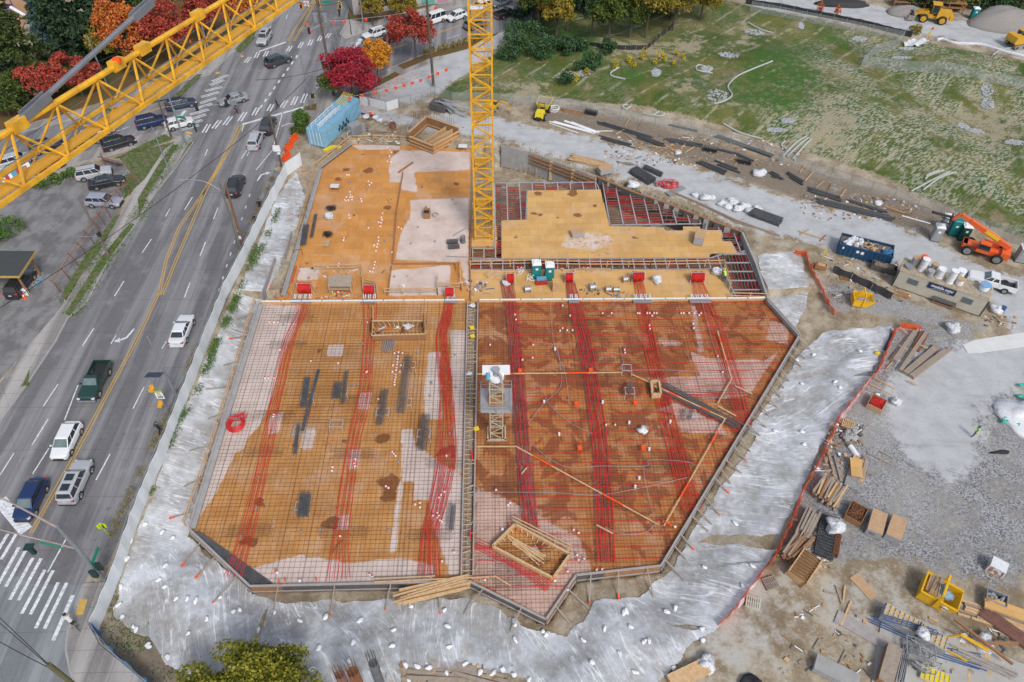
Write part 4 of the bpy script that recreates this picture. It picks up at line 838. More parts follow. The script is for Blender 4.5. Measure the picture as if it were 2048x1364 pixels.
car(303,242,392,220,'suv',PBLU,'dark blue sport utility car queueing right behind a white hybrid',extra=('rails',),name='driving_car')
car(358,245,447,222,'hatch',PW,'white hybrid hatchback at the crossing, half behind a steel signal pole',name='driving_car',extra=('lg',))
car(237,285,325,260,'suv',PBLK,'black estate car in the kerb lane below the crane jib',extra=('rails',),name='driving_car')
car(172,279,260,256,'sedan',PBLK,'black sedan partly hidden behind the jib walkway',name='driving_car')
car(92,292,180,268,'suv',PBLK,'dark car seen through the jib lattice, left of a black sedan',name='driving_car')
car(195,261,283,238,'sedan',PSIL,'silver sedan in the far lane seen through the jib',name='driving_car')
car(32,318,120,292,'wagon',PSIL,'silver car at the left edge behind the jib bracing',name='driving_car')
car(92,331,180,305,'sedan',PRED,'dark red car at the left edge under the jib bottom chord',name='driving_car')
car(528,75,518,92,'suv',PSIL,'silver sport utility car coming down the far leg of the junction',extra=('sunroof',),name='driving_car')
car(556,120,600,104,'suv',PDGS,'very dark green sport utility car crossing near the far zebra',name='driving_car')
car(749,66,705,80,'wagon',PW,'white sport utility car turning beside the steel signal mast arm',extra=('rails',),name='driving_car')
XD=(100,-34)
for x,y,k,pt,l in ((790,70,'sedan',PRED,'maroon sedan between the orange tree and the large red tree'),(797,50,'suv',PBLK,'black sport utility car behind the large red tree'),(738,88,'hatch',PGRY,'grey hatchback half hidden by the orange tree'),(868,38,'van',PW,'white van beyond the large red tree'),(913,31,'hatch',PW,'white hatchback in the open between white van and crane mast'),(951,47,'suv',PGRY,'dark grey sport utility car partly behind the crane mast'),(1002,3,'sedan',PGRY,'dark grey sedan cut off by the top edge of the picture'),(960,12,'wagon',PW,'white car behind the crane mast in the far lane')):
 car(x,y,x-XD[0],y-XD[1],k,pt,l,name='driving_car',rev=(y>28 and x>930))
pickup(1013,25,1113,-8,PBLK,'black pickup truck driving away along the far avenue')
car(187,345,270,330,'suv',PSIL,'silver sport utility car parked farthest from the camera in the lot',z=ZS+.01,extra=('rails',))
car(212,362,292,346,'sedan',PBLK,'black sedan parked between two silver cars in the lot',z=ZS+.01)
car(207,401,290,404,'wagon',PLAV,'lilac-silver crossover parked beside the rusty barbed fence',z=ZS+.01)
car(40,566,55,545,'suv',PBLK,'black sport utility car parked under the station canopy',z=ZS+.01,rev=False)
pickup(1985,560,1900,537,PW,'white crew-cab pickup parked behind the site office',z=.52,crew=True,L=5.6,lz=.9)
# ================================================================ CONSTRUCTION MACHINES
YEL=mat('machine_yellow',(.62,.34,.02),.5,col2=(.50,.27,.02),scale=2); YB=mat('bright_yellow',(.72,.56,.02),.45,col2=(.62,.48,.02),scale=2); OR=mat('machine_orange',(.75,.13,.03),.45,col2=(.62,.10,.02),scale=2)
M_DIRTY=mat('dirty_steel',(.30,.28,.25),.8,col2=(.20,.18,.15),scale=3)
def machine(name,label,cat,px,py,tx,ty,z=.5,lz=1):
 c=P(px,py,z+lz); q=P(tx,ty,z+lz); return thing(name,label,cat,(c.x,c.y,z),math.atan2(q.y-c.y,q.x-c.x))
t=machine('telehandler','orange telehandler with its boom raised over the portable toilets','telehandler',1968,497,1880,470,lz=1.0)
b=MB(); b.box((0,0,1.0),(5.2,1.3,.7)); b.box((-2.4,0,1.25),(1.0,1.9,1.0)); b.box((-.6,-.75,1.35),(1.9,.8,.8),taper=.9); b.box((2.3,0,1.1),(.5,1.6,.5)); b.build('chassis',OR,t)
b=MB(); b.box((.2,.75,1.65),(1.5,.85,1.3),taper=.88); b.box((.2,.75,2.35),(1.3,.75,.06)); b.build('cab',OR,t)
g=MB(); g.box((.2,.75,1.85),(1.4,.9,.7),taper=.93); g.build('cab_window',M_GLASS,t)
b=MB(); a=Vector((-2.5,-.1,2.1)); c=Vector((3.0,-.1,4.2)); b.bar(a,c,.5,.6); b.build('boom',OR,t)
b=MB(); b.bar(c-(c-a).normalized()*.3,c+(c-a).normalized()*1.4,.34,.42); e=c+(c-a).normalized()*1.4; b.bar(e,e+Vector((.7,0,-1.0)),.34,.4); b.build('boom_extension',OR,t)
b=MB(); q=a.lerp(c,.45); b.bar(q+Vector((-.9,.27,-.2)),q+Vector((.9,.27,.45)),.04,.42,up=(0,0,1)); b.bar(q+Vector((-.9,-.27,-.2)),q+Vector((.9,-.27,.45)),.04,.42); b.build('boom_sign',YB,t)
b=MB(); f=e+Vector((.7,0,-1.0)); b.box((f.x+.1,0,f.z),(.2,1.5,.8)); b.bar((f.x+.2,.5,f.z-.4),(f.x+1.3,.5,f.z-.4),.12,.06); b.bar((f.x+.2,-.5,f.z-.4),(f.x+1.3,-.5,f.z-.4),.12,.06); b.bar((f.x+.2,.0,f.z+.3),(f.x+2.6,1.3,f.z+1.0),.25,.25); b.build('fork_carriage',M_TRIM,t)
wheels(t,(1.75,-1.75),1.25,.68,.45)
t=machine('wheel_loader','yellow wheel loader parked with raised bucket arms at the top right','wheel loader',1865,28,1820,22,lz=1.4)
b=MB(); b.box((-2.0,0,1.7),(2.6,1.9,1.3),taper=.93); b.box((-3.4,0,1.3),(.6,2.2,.8)); b.build('engine_hood',YEL,t)
b=MB(); b.box((1.0,0,1.2),(2.0,1.2,.8)); b.box((0,0,1.0),(2,.9,.6)); b.build('front_frame',YEL,t)
b=MB(); b.box((-.2,0,2.6),(1.5,1.6,1.5),taper=.85); b.build('cab_window',M_GLASS,t); b=MB(); b.box((-.2,0,3.42),(1.7,1.7,.16)); 
for sx in (-.85,.45):
 for sy in (-.72,.72): b.bar((sx,sy,1.9),(sx*.9,sy*.9,3.4),.12)
b.build('cab',YEL,t)
for s in (-.5,.5): b=MB(); b.bar((.8,s,1.9),(2.6,s,1.5),.22,.45); b.bar((2.6,s,1.5),(3.3,s,.7),.2,.35); b.build('lift_arm',YEL,t)
b=MB(); b.sprism([(3.1,.25),(4.5,.15),(4.55,.22),(3.4,.5),(3.15,1.1),(3.5,1.5),(3.4,1.6),(2.95,1.15)],-1.4,1.4); b.box((3.7,1.37,.7),(1.1,.08,.9)); b.box((3.7,-1.37,.7),(1.1,.08,.9)); b.build('bucket',M_DIRTY,t)
wheels(t,(1.5,-1.9),1.35,.8,.6)
for e in t.children:
 if e.name.startswith('wheel'):
  for c in e.children:
   if c.name.startswith('rim'): c.data.materials[0]=YEL
def excavator(t,s,body,arm=True,boomdir=1):
 for sy in (-1,1):
  b=MB(); b.sprism([(-1.9,.35),(-1.6,.05),(1.6,.05),(1.9,.35),(1.9,.6),(1.6,.85),(-1.6,.85),(-1.9,.6)],sy*1.15-.3,sy*1.15+.3)
  for i in range(16): b.box((-1.5+i*.2,sy*1.15,.86),(.1,.62,.05))
  xf(b,lambda x,y,z:(x*s,y*s,z*s)); tr=b.build('track',M_DIRTY,t)
  for x in (-1.45,0,1.45): b=MB(); b.cyl((x*s,(sy*1.15-.32)*s,.45*s),(x*s,(sy*1.15+.32)*s,.45*s),.26*s); b.build('roller',M_TRIM,tr)
 b=MB(); b.sprism([(-2.3,1.1),(-2.45,1.5),(-2.2,2.3),(-.5,2.3),(.3,1.8),(1.4,1.7),(1.4,1.05),(-1.9,1.0)],-1.3,.2); b.sprism([(-2.3,1.1),(-2.45,1.5),(-2.2,2.3),(-.9,2.3),(-.9,1.05)],.2,1.3); b.box((.2,.75,1.2),(1.9,1.1,.3)); xf(b,lambda x,y,z:(x*s,y*s,z*s)); b.build('upper_body',body,t)
 b=MB(); b.box((.45,.8,2.0),(1.5,.95,1.4),taper=.9); xf(b,lambda x,y,z:(x*s,y*s,z*s)); b.build('cab_window',M_GLASS,t); b=MB(); b.box((.45,.8,2.75),(1.4,.95,.1)); xf(b,lambda x,y,z:(x*s,y*s,z*s)); b.build('cab_roof',body,t)
 if arm:
  b=MB(); b.bar((1.0,-.1,1.5),(3.0,-.1,3.6),.35,.5); b.bar((3.0,-.1,3.6),(4.9,-.1,3.2),.3,.42); xf(b,lambda x,y,z:(x*s,y*s,z*s)); b.build('boom',body,t)
  b=MB(); b.bar((4.9,-.1,3.3),(5.8,-.1,1.1),.26,.34); xf(b,lambda x,y,z:(x*s,y*s,z*s)); b.build('stick',body,t)
  b=MB(); b.sprism([(5.5,1.2),(6.0,1.0),(6.2,.4),(5.8,.0),(5.2,.1),(5.2,.25),(5.7,.25),(5.8,.5)],-.5,.4); xf(b,lambda x,y,z:(x*s,y*s,z*s)); b.build('bucket',M_DIRTY,t)
t=machine('excavator','yellow tracked excavator cut off by the right edge of the picture','excavator',2040,82,2140,70); excavator(t,1.0,YEL)
t=machine('mini_excavator','small yellow excavator with black arm behind the crane mast','mini excavator',985,213,1030,222,lz=.6); excavator(t,.52,YEL)
t=machine('site_dumper','yellow articulated site dumper with raised empty skip','dumper',1085,222,1097,200,lz=.8)
b=MB(); b.box((-1.5,0,1.15),(1.5,1.35,.85),taper=.9); b.build('engine_cover',YB,t); b=MB(); b.box((-1.2,0,.7),(2.2,.9,.4)); b.box((.9,0,.75),(1.8,.8,.4)); b.box((-.35,0,1.3),(.5,.6,.5)); b.build('chassis',M_TRIM,t)
b=MB(); B=[(.1,-.75,1.1),(1.8,-.75,1.1),(1.8,.75,1.1),(.1,.75,1.1)]; T=[(-.1,-1.1,2.0),(2.5,-1.15,2.0),(2.5,1.15,2.0),(-.1,1.1,2.0)]; T2=[(0,-1.0,2.0),(2.38,-1.05,2.0),(2.38,1.05,2.0),(0,1.0,2.0)]; B2=[(.2,-.65,1.25),(1.75,-.65,1.25),(1.75,.65,1.25),(.2,.65,1.25)]
b.add(B+T,[(3,2,1,0),(0,1,5,4),(1,2,6,5),(2,3,7,6),(3,0,4,7)],0); b.add(T+T2,[(0,1,5,4),(1,2,6,5),(2,3,7,6),(3,0,4,7)],0); b.add(B2+T2,[(0,1,2,3),(4,5,1,0),(5,6,2,1),(6,7,3,2),(7,4,0,3)],1); b.build('skip',[YB,M_DIRTY],t)
wheels(t,(1.2,-1.4),1.0,.55,.4)
b=MB(); b.bar((-.7,-.5,1.4),(-.7,-.5,2.5),.07);b.bar((-.7,.5,1.4),(-.7,.5,2.5),.07);b.bar((-.7,-.5,2.5),(-.7,.5,2.5),.07); b.build('roll_bar',M_TRIM,t)
# ================================================================ TOWER CRANE (mast and jib are one machine)
CY=mat('crane_yellow',(.78,.42,.02),.45,col2=(.50,.25,.02),scale=1.6,amt=.9,spec=.5); CYW=mat('crane_walkway',(.66,.35,.035),.55,col2=(.52,.27,.03),scale=1.0); CGR=mat('tie_bar_grey',(.24,.255,.29),.45,metal=.3,col2=(.16,.17,.19),scale=1)
MX,MY=-1.17,77.3
t=thing('tower_crane','yellow lattice tower crane with mast in the site and jib across the upper left','crane',(MX,MY,-1.0))
SEC=3.0; w=1.18; z=0.0; k=0
while z<46:
 b=MB()
 for sx in (-1,1):
  for sy in (-1,1): b.bar((sx*w,sy*w,z),(sx*w,sy*w,z+SEC),.20,.20)
 for zz in (z,z+SEC*.5): 
  for i in range(4):
   c=[(-w,-w),(w,-w),(w,w),(-w,w)]; a=c[i];e=c[(i+1)%4]
   if zz==z or 1: b.bar((*a,zz+.05),(*e,zz+.05),.11,.11)
 for i in range(4):
  c=[(-w,-w),(w,-w),(w,w),(-w,w)]; a=c[i];e=c[(i+1)%4]
  if (i)%2==0: b.bar((*a,z),(*e,z+SEC*.5),.12); b.bar((*e,z+SEC*.5),(*a,z+SEC),.12)
  else: b.bar((*e,z),(*a,z+SEC*.5),.12); b.bar((*a,z+SEC*.5),(*e,z+SEC),.12)
 if k%2==0: b.box((-.35,.3,z+.08),(1.3,1.5,.05))
 b.bar((.35,.75,z),(.35,.75,z+SEC),.05); b.bar((.75,.75,z),(.75,.75,z+SEC),.05)
 for i in range(8): b.bar((.35,.75,z+i*.37),(.75,.75,z+i*.37),.035)
 b.build('mast_section',CY,t); z+=SEC; k+=1
b=MB(); b.box((0,0,.1),(3.2,3.2,.5)); b.build('mast_foot',CY,t)
b=MB(); b.cyl((0,0,45.0),(0,0,45.6),1.5,n=20); b.box((0,0,46.2),(2.6,2.6,1.2)); b.build('slewing_ring',CY,t)
TH=1.26086; Dj=Vector((-math.cos(TH),-math.sin(TH),0)); Nj=Vector((-Dj.y,Dj.x,0)); SL=.0551; Z0=42.39+1.0; Wj=1.5; Hj=1.68
def J(s,o=0,h=0): return Dj*s+Nj*o+Vector((0,0,Z0+SL*s+h))
top=Vector((0,0,Z0+11)); b=MB()
for o in (-.7,.7): b.bar(J(-1.2,o),top,.22); b.bar(J(2.2,o),top,.2)
b.build('apex_frame',CY,t)
b=MB(); b.bar(J(-16,.6),J(0,.6),.25,.4); b.bar(J(-16,-.6),J(0,-.6),.25,.4)
for i in range(16): b.bar(J(-i,.6),J(-i-1,-.6),.1)
b.build('counter_jib',CY,t); b=MB(); b.box(tuple(J(-14,0,-.6)),(2.0,2.2,2.4),rz=TH); b.build('counterweight',M_CGREY,t)
b=MB(); b.bar(top,J(-15,0,.3),.1); b.build('rear_tie',CGR,t)
bay=2.36; sB=-.6; N=27; S0=2.0
for sec in range(0,N,4):
 b=MB(); e=min(N,sec+4); s0=S0+sec*bay; s1=S0+e*bay
 b.tube([J(s0,0,Hj),J(s1,0,Hj)],.125,8)
 for o in (-Wj/2,Wj/2): b.bar(J(s0,o),J(s1,o),.15,.17)
 b.build('jib_chord',CY,t)
 b=MB()
 for i in range(sec,e):
  a=S0+i*bay; m=a+bay/2
  for o in (-Wj/2,Wj/2):
   b.tube([J(a,o),J(m,0,Hj-.05)],.055,5); b.tube([J(m,0,Hj-.05),J(a+bay,o)],.055,5)
  b.tube([J(a,-Wj/2),J(a,Wj/2)],.05,5); b.tube([J(a,-Wj/2),J(a+bay,Wj/2)],.038,5)
 b.build('jib_bracing',CY,t)
 b=MB(); b.add([J(s0,Wj*.05,.10),J(s1,Wj*.05,.10),J(s1,Wj*.36,.10),J(s0,Wj*.36,.10)],[(0,1,2,3)]); b.add([J(s0,Wj*.05,.06),J(s1,Wj*.05,.06),J(s1,Wj*.36,.06),J(s0,Wj*.36,.06)],[(3,2,1,0)])
 b.bar(J(s0,Wj*.36,.11),J(s1,Wj*.36,.11),.04,.1); b.bar(J(s0,Wj*.05,.11),J(s1,Wj*.05,.11),.04,.1); b.build('walkway',CYW,t)
b=MB(); b.tube([J(S0,-Wj*.3,.9),J(S0+N*bay,-Wj*.3,.9)],.02,4); b.tube([J(S0,Wj*.42,1.0),J(S0+N*bay,Wj*.42,1.0)],.02,4); b.tube([J(S0,.1,.4),J(S0+N*bay,.1,.4)],.02,4); b.build('guide_rope',CGR,t)
def jpix(px,py,h=Hj):   # distance along the jib whose top chord meets this photo pixel
 best=None
 for i in range(900):
  s=i*.08; q=J(s,0,h)+Vector((MX,MY,-1.0)); v=np.array([q.x,q.y,q.z-HC]); c=_r*v[0]+_d*v[1]-_n*v[2]; x=1024+FPX*c[0]/c[2]; y=682+FPX*c[1]/c[2]; dd=(x-px)**2+(y-py)**2
  if best is None or dd<best[0]: best=(dd,s)
 return best[1]
sA=jpix(37,250); a=J(sA,0,Hj+.12)
def tiept(u):
 return a.lerp(top,u)
b=MB(); b.tube([a,a.lerp(top,.99)],.11,8); b.build('tie_bar',CGR,t)
for u in (.02,.15):
 d_=(top-a).normalized(); c=a.lerp(top,u); b=MB(); b.bar(c-d_*.7+Nj*.13,c+d_*.7+Nj*.13,.05,.34); b.bar(c-d_*.7-Nj*.13,c+d_*.7-Nj*.13,.05,.34); b.build('tie_link',CGR,t)
for px,py in ((37,250),(232,128),(285,98),(397,35)):
 s=jpix(px,py); b=MB(); b.bar(J(s-.35,0,Hj+.05),J(s+.35,0,Hj+.05),.34,.42); b.build('chord_joint',CY,t)
 if px in (232,): b=MB(); b.box(tuple(J(s,.1,Hj+.25)),(.3,.2,.2)); b.build('pin',M_ORG,t)
# ================================================================ TREES AND PLANTS
def leafmat(name,cs,rough=.7):
 n=NT(name); g=n.t.nodes.new('ShaderNodeNewGeometry'); rp=n.t.nodes.new('ShaderNodeValToRGB'); e=rp.color_ramp.elements
 while len(e)<len(cs): e.new(.5)
 for i,c in enumerate(cs): e[i].position=i/(len(cs)-1); e[i].color=(*c,1)
 f=n.math('ADD',n.math('MULTIPLY',g.outputs['Random Per Island'],.55),n.math('MULTIPLY',n.noise(.55,3,.6),.9)); f=n.math('SUBTRACT',f,.22); n.L(f,rp.inputs[0])
 n.set(n.b,'Base Color',rp.outputs[0]); n.b.inputs['Roughness'].default_value=rough; n.b.inputs['Specular IOR Level'].default_value=.25
 return n.m
L_CRIM=leafmat('leaf_crimson',[(.10,.012,.02),(.26,.018,.035),(.42,.03,.05),(.30,.02,.04)]); L_RED=leafmat('leaf_red',[(.09,.015,.012),(.26,.035,.025),(.42,.075,.045),(.22,.06,.03)]); L_OR=leafmat('leaf_orange',[(.35,.10,.01),(.55,.20,.02),(.62,.30,.03),(.42,.12,.02)])
L_ORED=leafmat('leaf_orange_red',[(.16,.03,.015),(.42,.08,.025),(.50,.17,.03),(.22,.13,.02)]); L_YG=leafmat('leaf_yellow_green',[(.05,.075,.012),(.16,.14,.02),(.30,.21,.03),(.12,.12,.02)]); L_GR=leafmat('leaf_green',[(.018,.035,.008),(.045,.075,.015),(.09,.12,.02),(.13,.13,.025)])
L_MAP=leafmat('leaf_maple_green',[(.03,.05,.008),(.13,.14,.015),(.27,.25,.025),(.34,.29,.035)]); L_CON=leafmat('needle_dark',[(.008,.02,.012),(.018,.042,.02),(.035,.07,.03),(.055,.085,.03)]); L_BLU=leafmat('needle_blue',[(.03,.06,.06),(.06,.11,.11),(.11,.17,.17)]); L_CONO=leafmat('needle_olive',[(.02,.035,.012),(.05,.075,.02),(.09,.11,.03)])
L_BUSH=leafmat('leaf_bush',[(.012,.035,.02),(.03,.075,.035),(.06,.12,.04),(.10,.15,.04)]); L_YEL=leafmat('leaf_yellow',[(.30,.22,.01),(.5,.38,.02),(.3,.3,.03)]); L_DRY=leafmat('leaf_dry',[(.12,.08,.03),(.25,.2,.07),(.18,.18,.04)]); L_WEED=leafmat('leaf_weed',[(.02,.05,.01),(.06,.13,.02),(.10,.18,.04),(.25,.2,.08)])
M_BARK=mat('bark',(.14,.11,.085),.9,col2=(.07,.055,.045),scale=3)
def leafquads(pos,size,rng,up=.35):
 n=len(pos); nn=rng.normal(size=(n,3)); nn[:,2]+=up; nn/=np.linalg.norm(nn,axis=1)[:,None]; a=np.cross(nn,rng.normal(size=(n,3))); a/=np.linalg.norm(a,axis=1)[:,None]; b=np.cross(nn,a)
 s=size*rng.uniform(.6,1.3,n)[:,None]; V=np.stack([pos-a*s,pos-b*s*.55,pos+a*s,pos+b*s*.55],1).reshape(-1,3)
 return V
def cloudmesh(name,V,m,parent=None):
 nq=len(V)//4; me=bpy.data.meshes.new(name); me.vertices.add(len(V)); me.vertices.foreach_set('co',V.astype(np.float32).ravel()); me.loops.add(nq*4); me.loops.foreach_set('vertex_index',np.arange(nq*4,dtype=np.int32)); me.polygons.add(nq); me.polygons.foreach_set('loop_start',np.arange(0,nq*4,4,dtype=np.int32)); me.update(calc_edges=True); me.materials.append(m)
 o=bpy.data.objects.new(name,me); COL.objects.link(o)
 if parent: o.parent=parent
 return o
def crownpts(c,rad,n,rng,K=26,sub=.31,low=.0):
 cs=[]
 while len(cs)<K:
  v=rng.normal(size=3); v/=np.linalg.norm(v); r=rng.uniform(.3,1.08)**.6
  if v[2]<-.6: continue
  cs.append(v*r)
 cs=np.array(cs); i=rng.integers(0,K,n); sr=rng.uniform(.6,1.25,K)*sub
 v=rng.normal(size=(n,3)); v/=np.linalg.norm(v,axis=1)[:,None]; v[:,2]=np.abs(v[:,2])*np.where(rng.random(n)<.75,1,-1)
 p=cs[i]*(1-sr[i][:,None]*.5)+v*(sr[i]*rng.uniform(.55,1.05,n))[:,None]; p[:,2]*=1
 return p*np.array(rad)+np.array(c)
def tree(px,py,h,rad,leaf,label,seed,n=5000,ls=.26,K=26,trunk=.2,z=.5,sp='deciduous_tree',cz=None,crown2=None,group=None):
 rng=np.random.default_rng(seed); c=P(px,py,z); t=thing(sp,label,'tree',c,0,group); cz=cz or h-rad[2]
 b=MB(); b.tube([(0,0,0),(.05,.02,cz*.5),(.0,.05,cz),(0.1,0,cz+rad[2]*.6)],trunk,8,r2=trunk*.3); b.build('trunk',M_BARK,t)
 rg=random.Random(seed)
 for i in range(6):
  a=i*1.05+rg.random(); r=rg.uniform(.5,.8); b=MB(); z0=cz*rg.uniform(.45,.8)
  b.tube([(0,0,z0),(math.cos(a)*rad[0]*r*.5,math.sin(a)*rad[1]*r*.5,cz+rad[2]*.05),(math.cos(a)*rad[0]*r,math.sin(a)*rad[1]*r,cz+rad[2]*rg.uniform(.1,.5))],trunk*.45,6,r2=.03); b.build('limb',M_BARK,t)
 p=crownpts((0,0,cz),rad,n,rng,K)
 if crown2:
  k=int(n*crown2[1]); ang=rng.uniform(0,6.3); low=np.argsort(p[:,2]*1.0+p[:,0]*.6)[:k]; mk_=np.zeros(n,bool); mk_[low]=True
  cloudmesh('lower_foliage',leafquads(p[mk_],ls,rng),crown2[0],t); p=p[~mk_]
 cloudmesh('crown',leafquads(p,ls,rng),leaf,t); return t
def conifer(px,py,h,r,leaf,label,seed,n=6000,ls=.3,z=.5):
 rng=np.random.default_rng(seed); c=P(px,py,z); t=thing('conifer_tree',label,'tree',c)
 b=MB(); b.tube([(0,0,0),(0,0,h*.97)],.28,8,r2=.04); b.build('trunk',M_BARK,t)
 nb=int(h*9); L=[]
 for i in range(nb):
  u=(i/nb)**.85; zz=h*(.08+.9*u); rr=r*(1-u)**.8*rng.uniform(.65,1.1)+.15; a=rng.uniform(0,6.283); m=max(8,int(n/nb*(1.6*(1-u)+.4)))
  s=rng.uniform(.1,1,m)**.7; off=rng.normal(size=(m,3))*np.array([.22,.22,.10])*(.5+s[:,None]); x=np.cos(a)*rr*s; y=np.sin(a)*rr*s; L.append(np.stack([x,y,zz-rr*.28*s**1.5],1)+off*(.6+rr*.18))
 p=np.concatenate(L); cloudmesh('foliage',leafquads(p,ls,rng,.8),leaf,t); return t
def bush(px,py,rad,leaf,label,seed,n=900,ls=.16,z=None,name='shrub',cat='shrub',group=None,spiky=0):
 rng=np.random.default_rng(seed); c=PG(px,py) if z is None else P(px,py,z); t=thing(name,label,cat,c,0,group)
 if spiky:
  m=n//14; a=rng.uniform(0,6.28,m); r0=rng.uniform(0,.5,m); L=[]
  for k in range(14):
   s=k/14; L.append(np.stack([np.cos(a)*rad[0]*(r0*.6+s*.6*r0+.1),np.sin(a)*rad[1]*(r0*.6+s*.6*r0+.1),rad[2]*s*(1.6-r0)],1)+rng.normal(size=(m,3))*.06)
  p=np.concatenate(L)
 else: p=crownpts((0,0,rad[2]*.55),rad,n,rng,12,.45); p[:,2]=np.maximum(p[:,2],.02)
 cloudmesh('foliage',leafquads(p,ls,rng),leaf,t); b=MB(); b.cyl((0,0,-.1),(0,0,rad[2]*.6),.05,n=5); b.build('stem',M_BARK,t); return t
tree(706,196,8.2,(5.0,4.4,3.9),L_CRIM,'crimson maple with a green lower side beside the pale blue container',1,n=9000,ls=.22,K=40,trunk=.22,crown2=(L_GR,.16))
tree(757,166,7.6,(2.9,2.6,3.2),L_OR,'small orange tree between the two large red street trees',2,n=3800,ls=.22,trunk=.12)
tree(832,122,8.4,(4.3,3.6,3.3),L_RED,'round brick-red tree on the verge left of the dark wooden pole',3,n=6000,ls=.22,trunk=.18,cz=5.6)
tree(746,52,6.2,(2.4,2.4,2.2),L_YG,'yellowing street tree in front of the pale corner building',4,n=2200,ls=.26)
tree(808,46,6.4,(3.2,2.6,2.6),L_YG,'yellow-green street tree right of the one by the corner building',5,n=2600,ls=.26)
tree(272,152,12.5,(4.9,4.5,4.9),L_ORED,'large orange and red tree seen through the middle of the crane jib',6,n=9000,ls=.24,K=40,trunk=.3,crown2=(L_YG,.25))
tree(352,140,12.5,(4.6,4.2,4.6),L_RED,'tall red tree behind the jib, right of the orange one',7,n=7500,ls=.24,K=36,trunk=.3)
tree(420,86,10.0,(4.4,4.0,3.8),L_RED,'russet tree under the upper end of the jib',8,n=5000,ls=.26)
tree(92,214,7.5,(5.6,3.6,2.9),L_RED,'low broad red tree at the left, below the olive conifer',9,n=6500,ls=.24,K=34,crown2=(L_GR,.35))
tree(166,193,7.2,(4.3,3.2,2.8),L_RED,'low red tree beneath the grey tie bar',10,n=5000,ls=.24,crown2=(L_GR,.35))
conifer(82,190,19,5.4,L_CONO,'olive-green conifer nearest the left edge, tallest of its row',11,n=13000,ls=.30)
conifer(130,135,15,3.9,L_BLU,'blue-grey spruce between the olive conifer and the dark firs',12,n=9000,ls=.26)
for i,(x,y,h,r,l) in enumerate([(1068,38,15,4.4,'dark evergreen at the avenue end of the tree stand'),(1310,22,15,4.6,'dark evergreen at the top edge behind the golden trees'),(1165,20,14,4.2,'dark evergreen between the two ivy-covered trunks, at the top'),(165,150,20,5.2,'dark fir just right of the blue spruce'),(212,128,19,5.2,'dark fir behind the orange tree, nearest the tie bar link'),(255,95,19,5,'dark fir crossed by the upper tie bar'),(120,72,17,4.6,'dark fir at the top edge above the blue spruce'),(5,165,13,4.2,'dark fir cut by the left edge')]): conifer(x,y,h,r,L_CON,l,20+i,n=11000,ls=.30)
tree(312,60,11.5,(5.2,5,5),L_GR,'green broadleaf tree at the top edge right of the firs',30,n=6500,ls=.28,K=34)
tree(20,232,6.8,(4.2,3.6,3.2),L_GR,'green tree low at the left edge by the avenue',31,n=4500,ls=.25)
tree(500,55,8,(3.4,3.2,3.0),L_ORED,'reddish tree peeping over the top end of the jib',32,n=3000,ls=.26)
tree(468,30,9,(3.6,3.4,3.2),L_GR,'green tree at the top edge behind the jib end',33,n=3200,ls=.26)
tree(526,1418,6.6,(5.9,4.2,3.6),L_MAP,'olive-green maple crown cut off by the bottom edge',34,n=26000,ls=.15,K=70,trunk=.25,z=.5,sp='maple_tree')
for i,(x,y,h,rx,lf,l) in enumerate([(1075,72,12,4.6,L_GR,'yellow-green tree at the avenue end of the tree stand'),(1112,80,9,3.4,L_YG,'yellowish tree left of the first ivy-covered trunk'),(1215,92,9.5,3.8,L_GR,'small greyish tree between the ivy trunk and the yellow trees'),(1258,80,9,3.8,L_GR,'dark green tree in the middle of the stand'),(1290,78,13,5.4,L_YG,'large golden tree in the middle of the stand'),(1345,62,11,5.0,L_YG,'golden tree sloping toward the field, right of the tallest'),(1400,40,9.5,4.6,L_YG,'rightmost golden tree of the stand above the field'),(1290,20,13,5.5,L_GR,'tall green tree at the top edge behind the stand')]):
 tree(x,y,h,(rx,rx*.9,rx*.85),lf,l,40+i,n=5200,ls=.26,K=30)
for i,(x,y,h,l) in enumerate([(1134,62,11,'narrow ivy-covered trunk beside the silt fence'),(1181,84,15,'tall ivy-covered trunk, right of the narrower one')]): 
 tree(x,y,h,(1.5+.4*i,1.5+.4*i,h*.42),L_BUSH,l,55+i,n=3600,ls=.24,cz=h*.55,sp='ivy_covered_tree')
for i,(x,y,rx,rz_,l) in enumerate([(1050,98,4.2,3.4,'big dark shrub mass beside the avenue end of the silt fence'),(1080,112,3.0,2.4,'rounded dark shrub in front of the silt fence corner'),(1030,115,3.0,3.2,'dark shrub left of the big shrub mass'),(1110,100,2.4,1.6,'low green shrub under the silt fence'),(1150,105,2.8,1.8,'bluish shrub below the ivy trunk'),(1217,108,1.5,2.0,'compact dark shrub alone in front of the silt fence'),(1170,138,2.2,1.8,'dark shrub above the rock heap'),(1192,125,1.4,1.7,'small dark shrub right above the rock heap'),(1133,172,1.3,1.8,'small upright dark shrub near the site fence')]): bush(x,y,(rx,rx*.8,rz_),L_BUSH,l,60+i,n=int(500*rx),ls=.22)
for i,(x,y,s) in enumerate([(1150,162,.8),(1230,135,.7),(1266,135,.5),(1283,120,.5),(1288,112,.7),(1318,118,.8),(1328,122,.6),(1353,112,.5),(1365,118,.4),(1257,125,.5),(1140,165,.6),(1172,150,.5),(1347,130,.4),(1310,128,.4)]): bush(x,y,(s,s,s*1.6),L_YEL,'small golden-yellow seedling on the field slope',80+i,n=160,ls=.14,name='yellow_seedling',cat='plant',group='golden seedlings on the field slope')
for i,x in enumerate(range(1828,2075,22)): bush(x,8+6*math.sin(i)+i*1.4,(3.6,2.6,3.6),L_BUSH if i%3 else L_YG,['dense dark hedge shrub behind the earthworks','leafy shrub of the hedge at the top right corner'][i%2] ,100+i,n=1500,ls=.26,group='hedge shrubs behind the earthworks at top right')
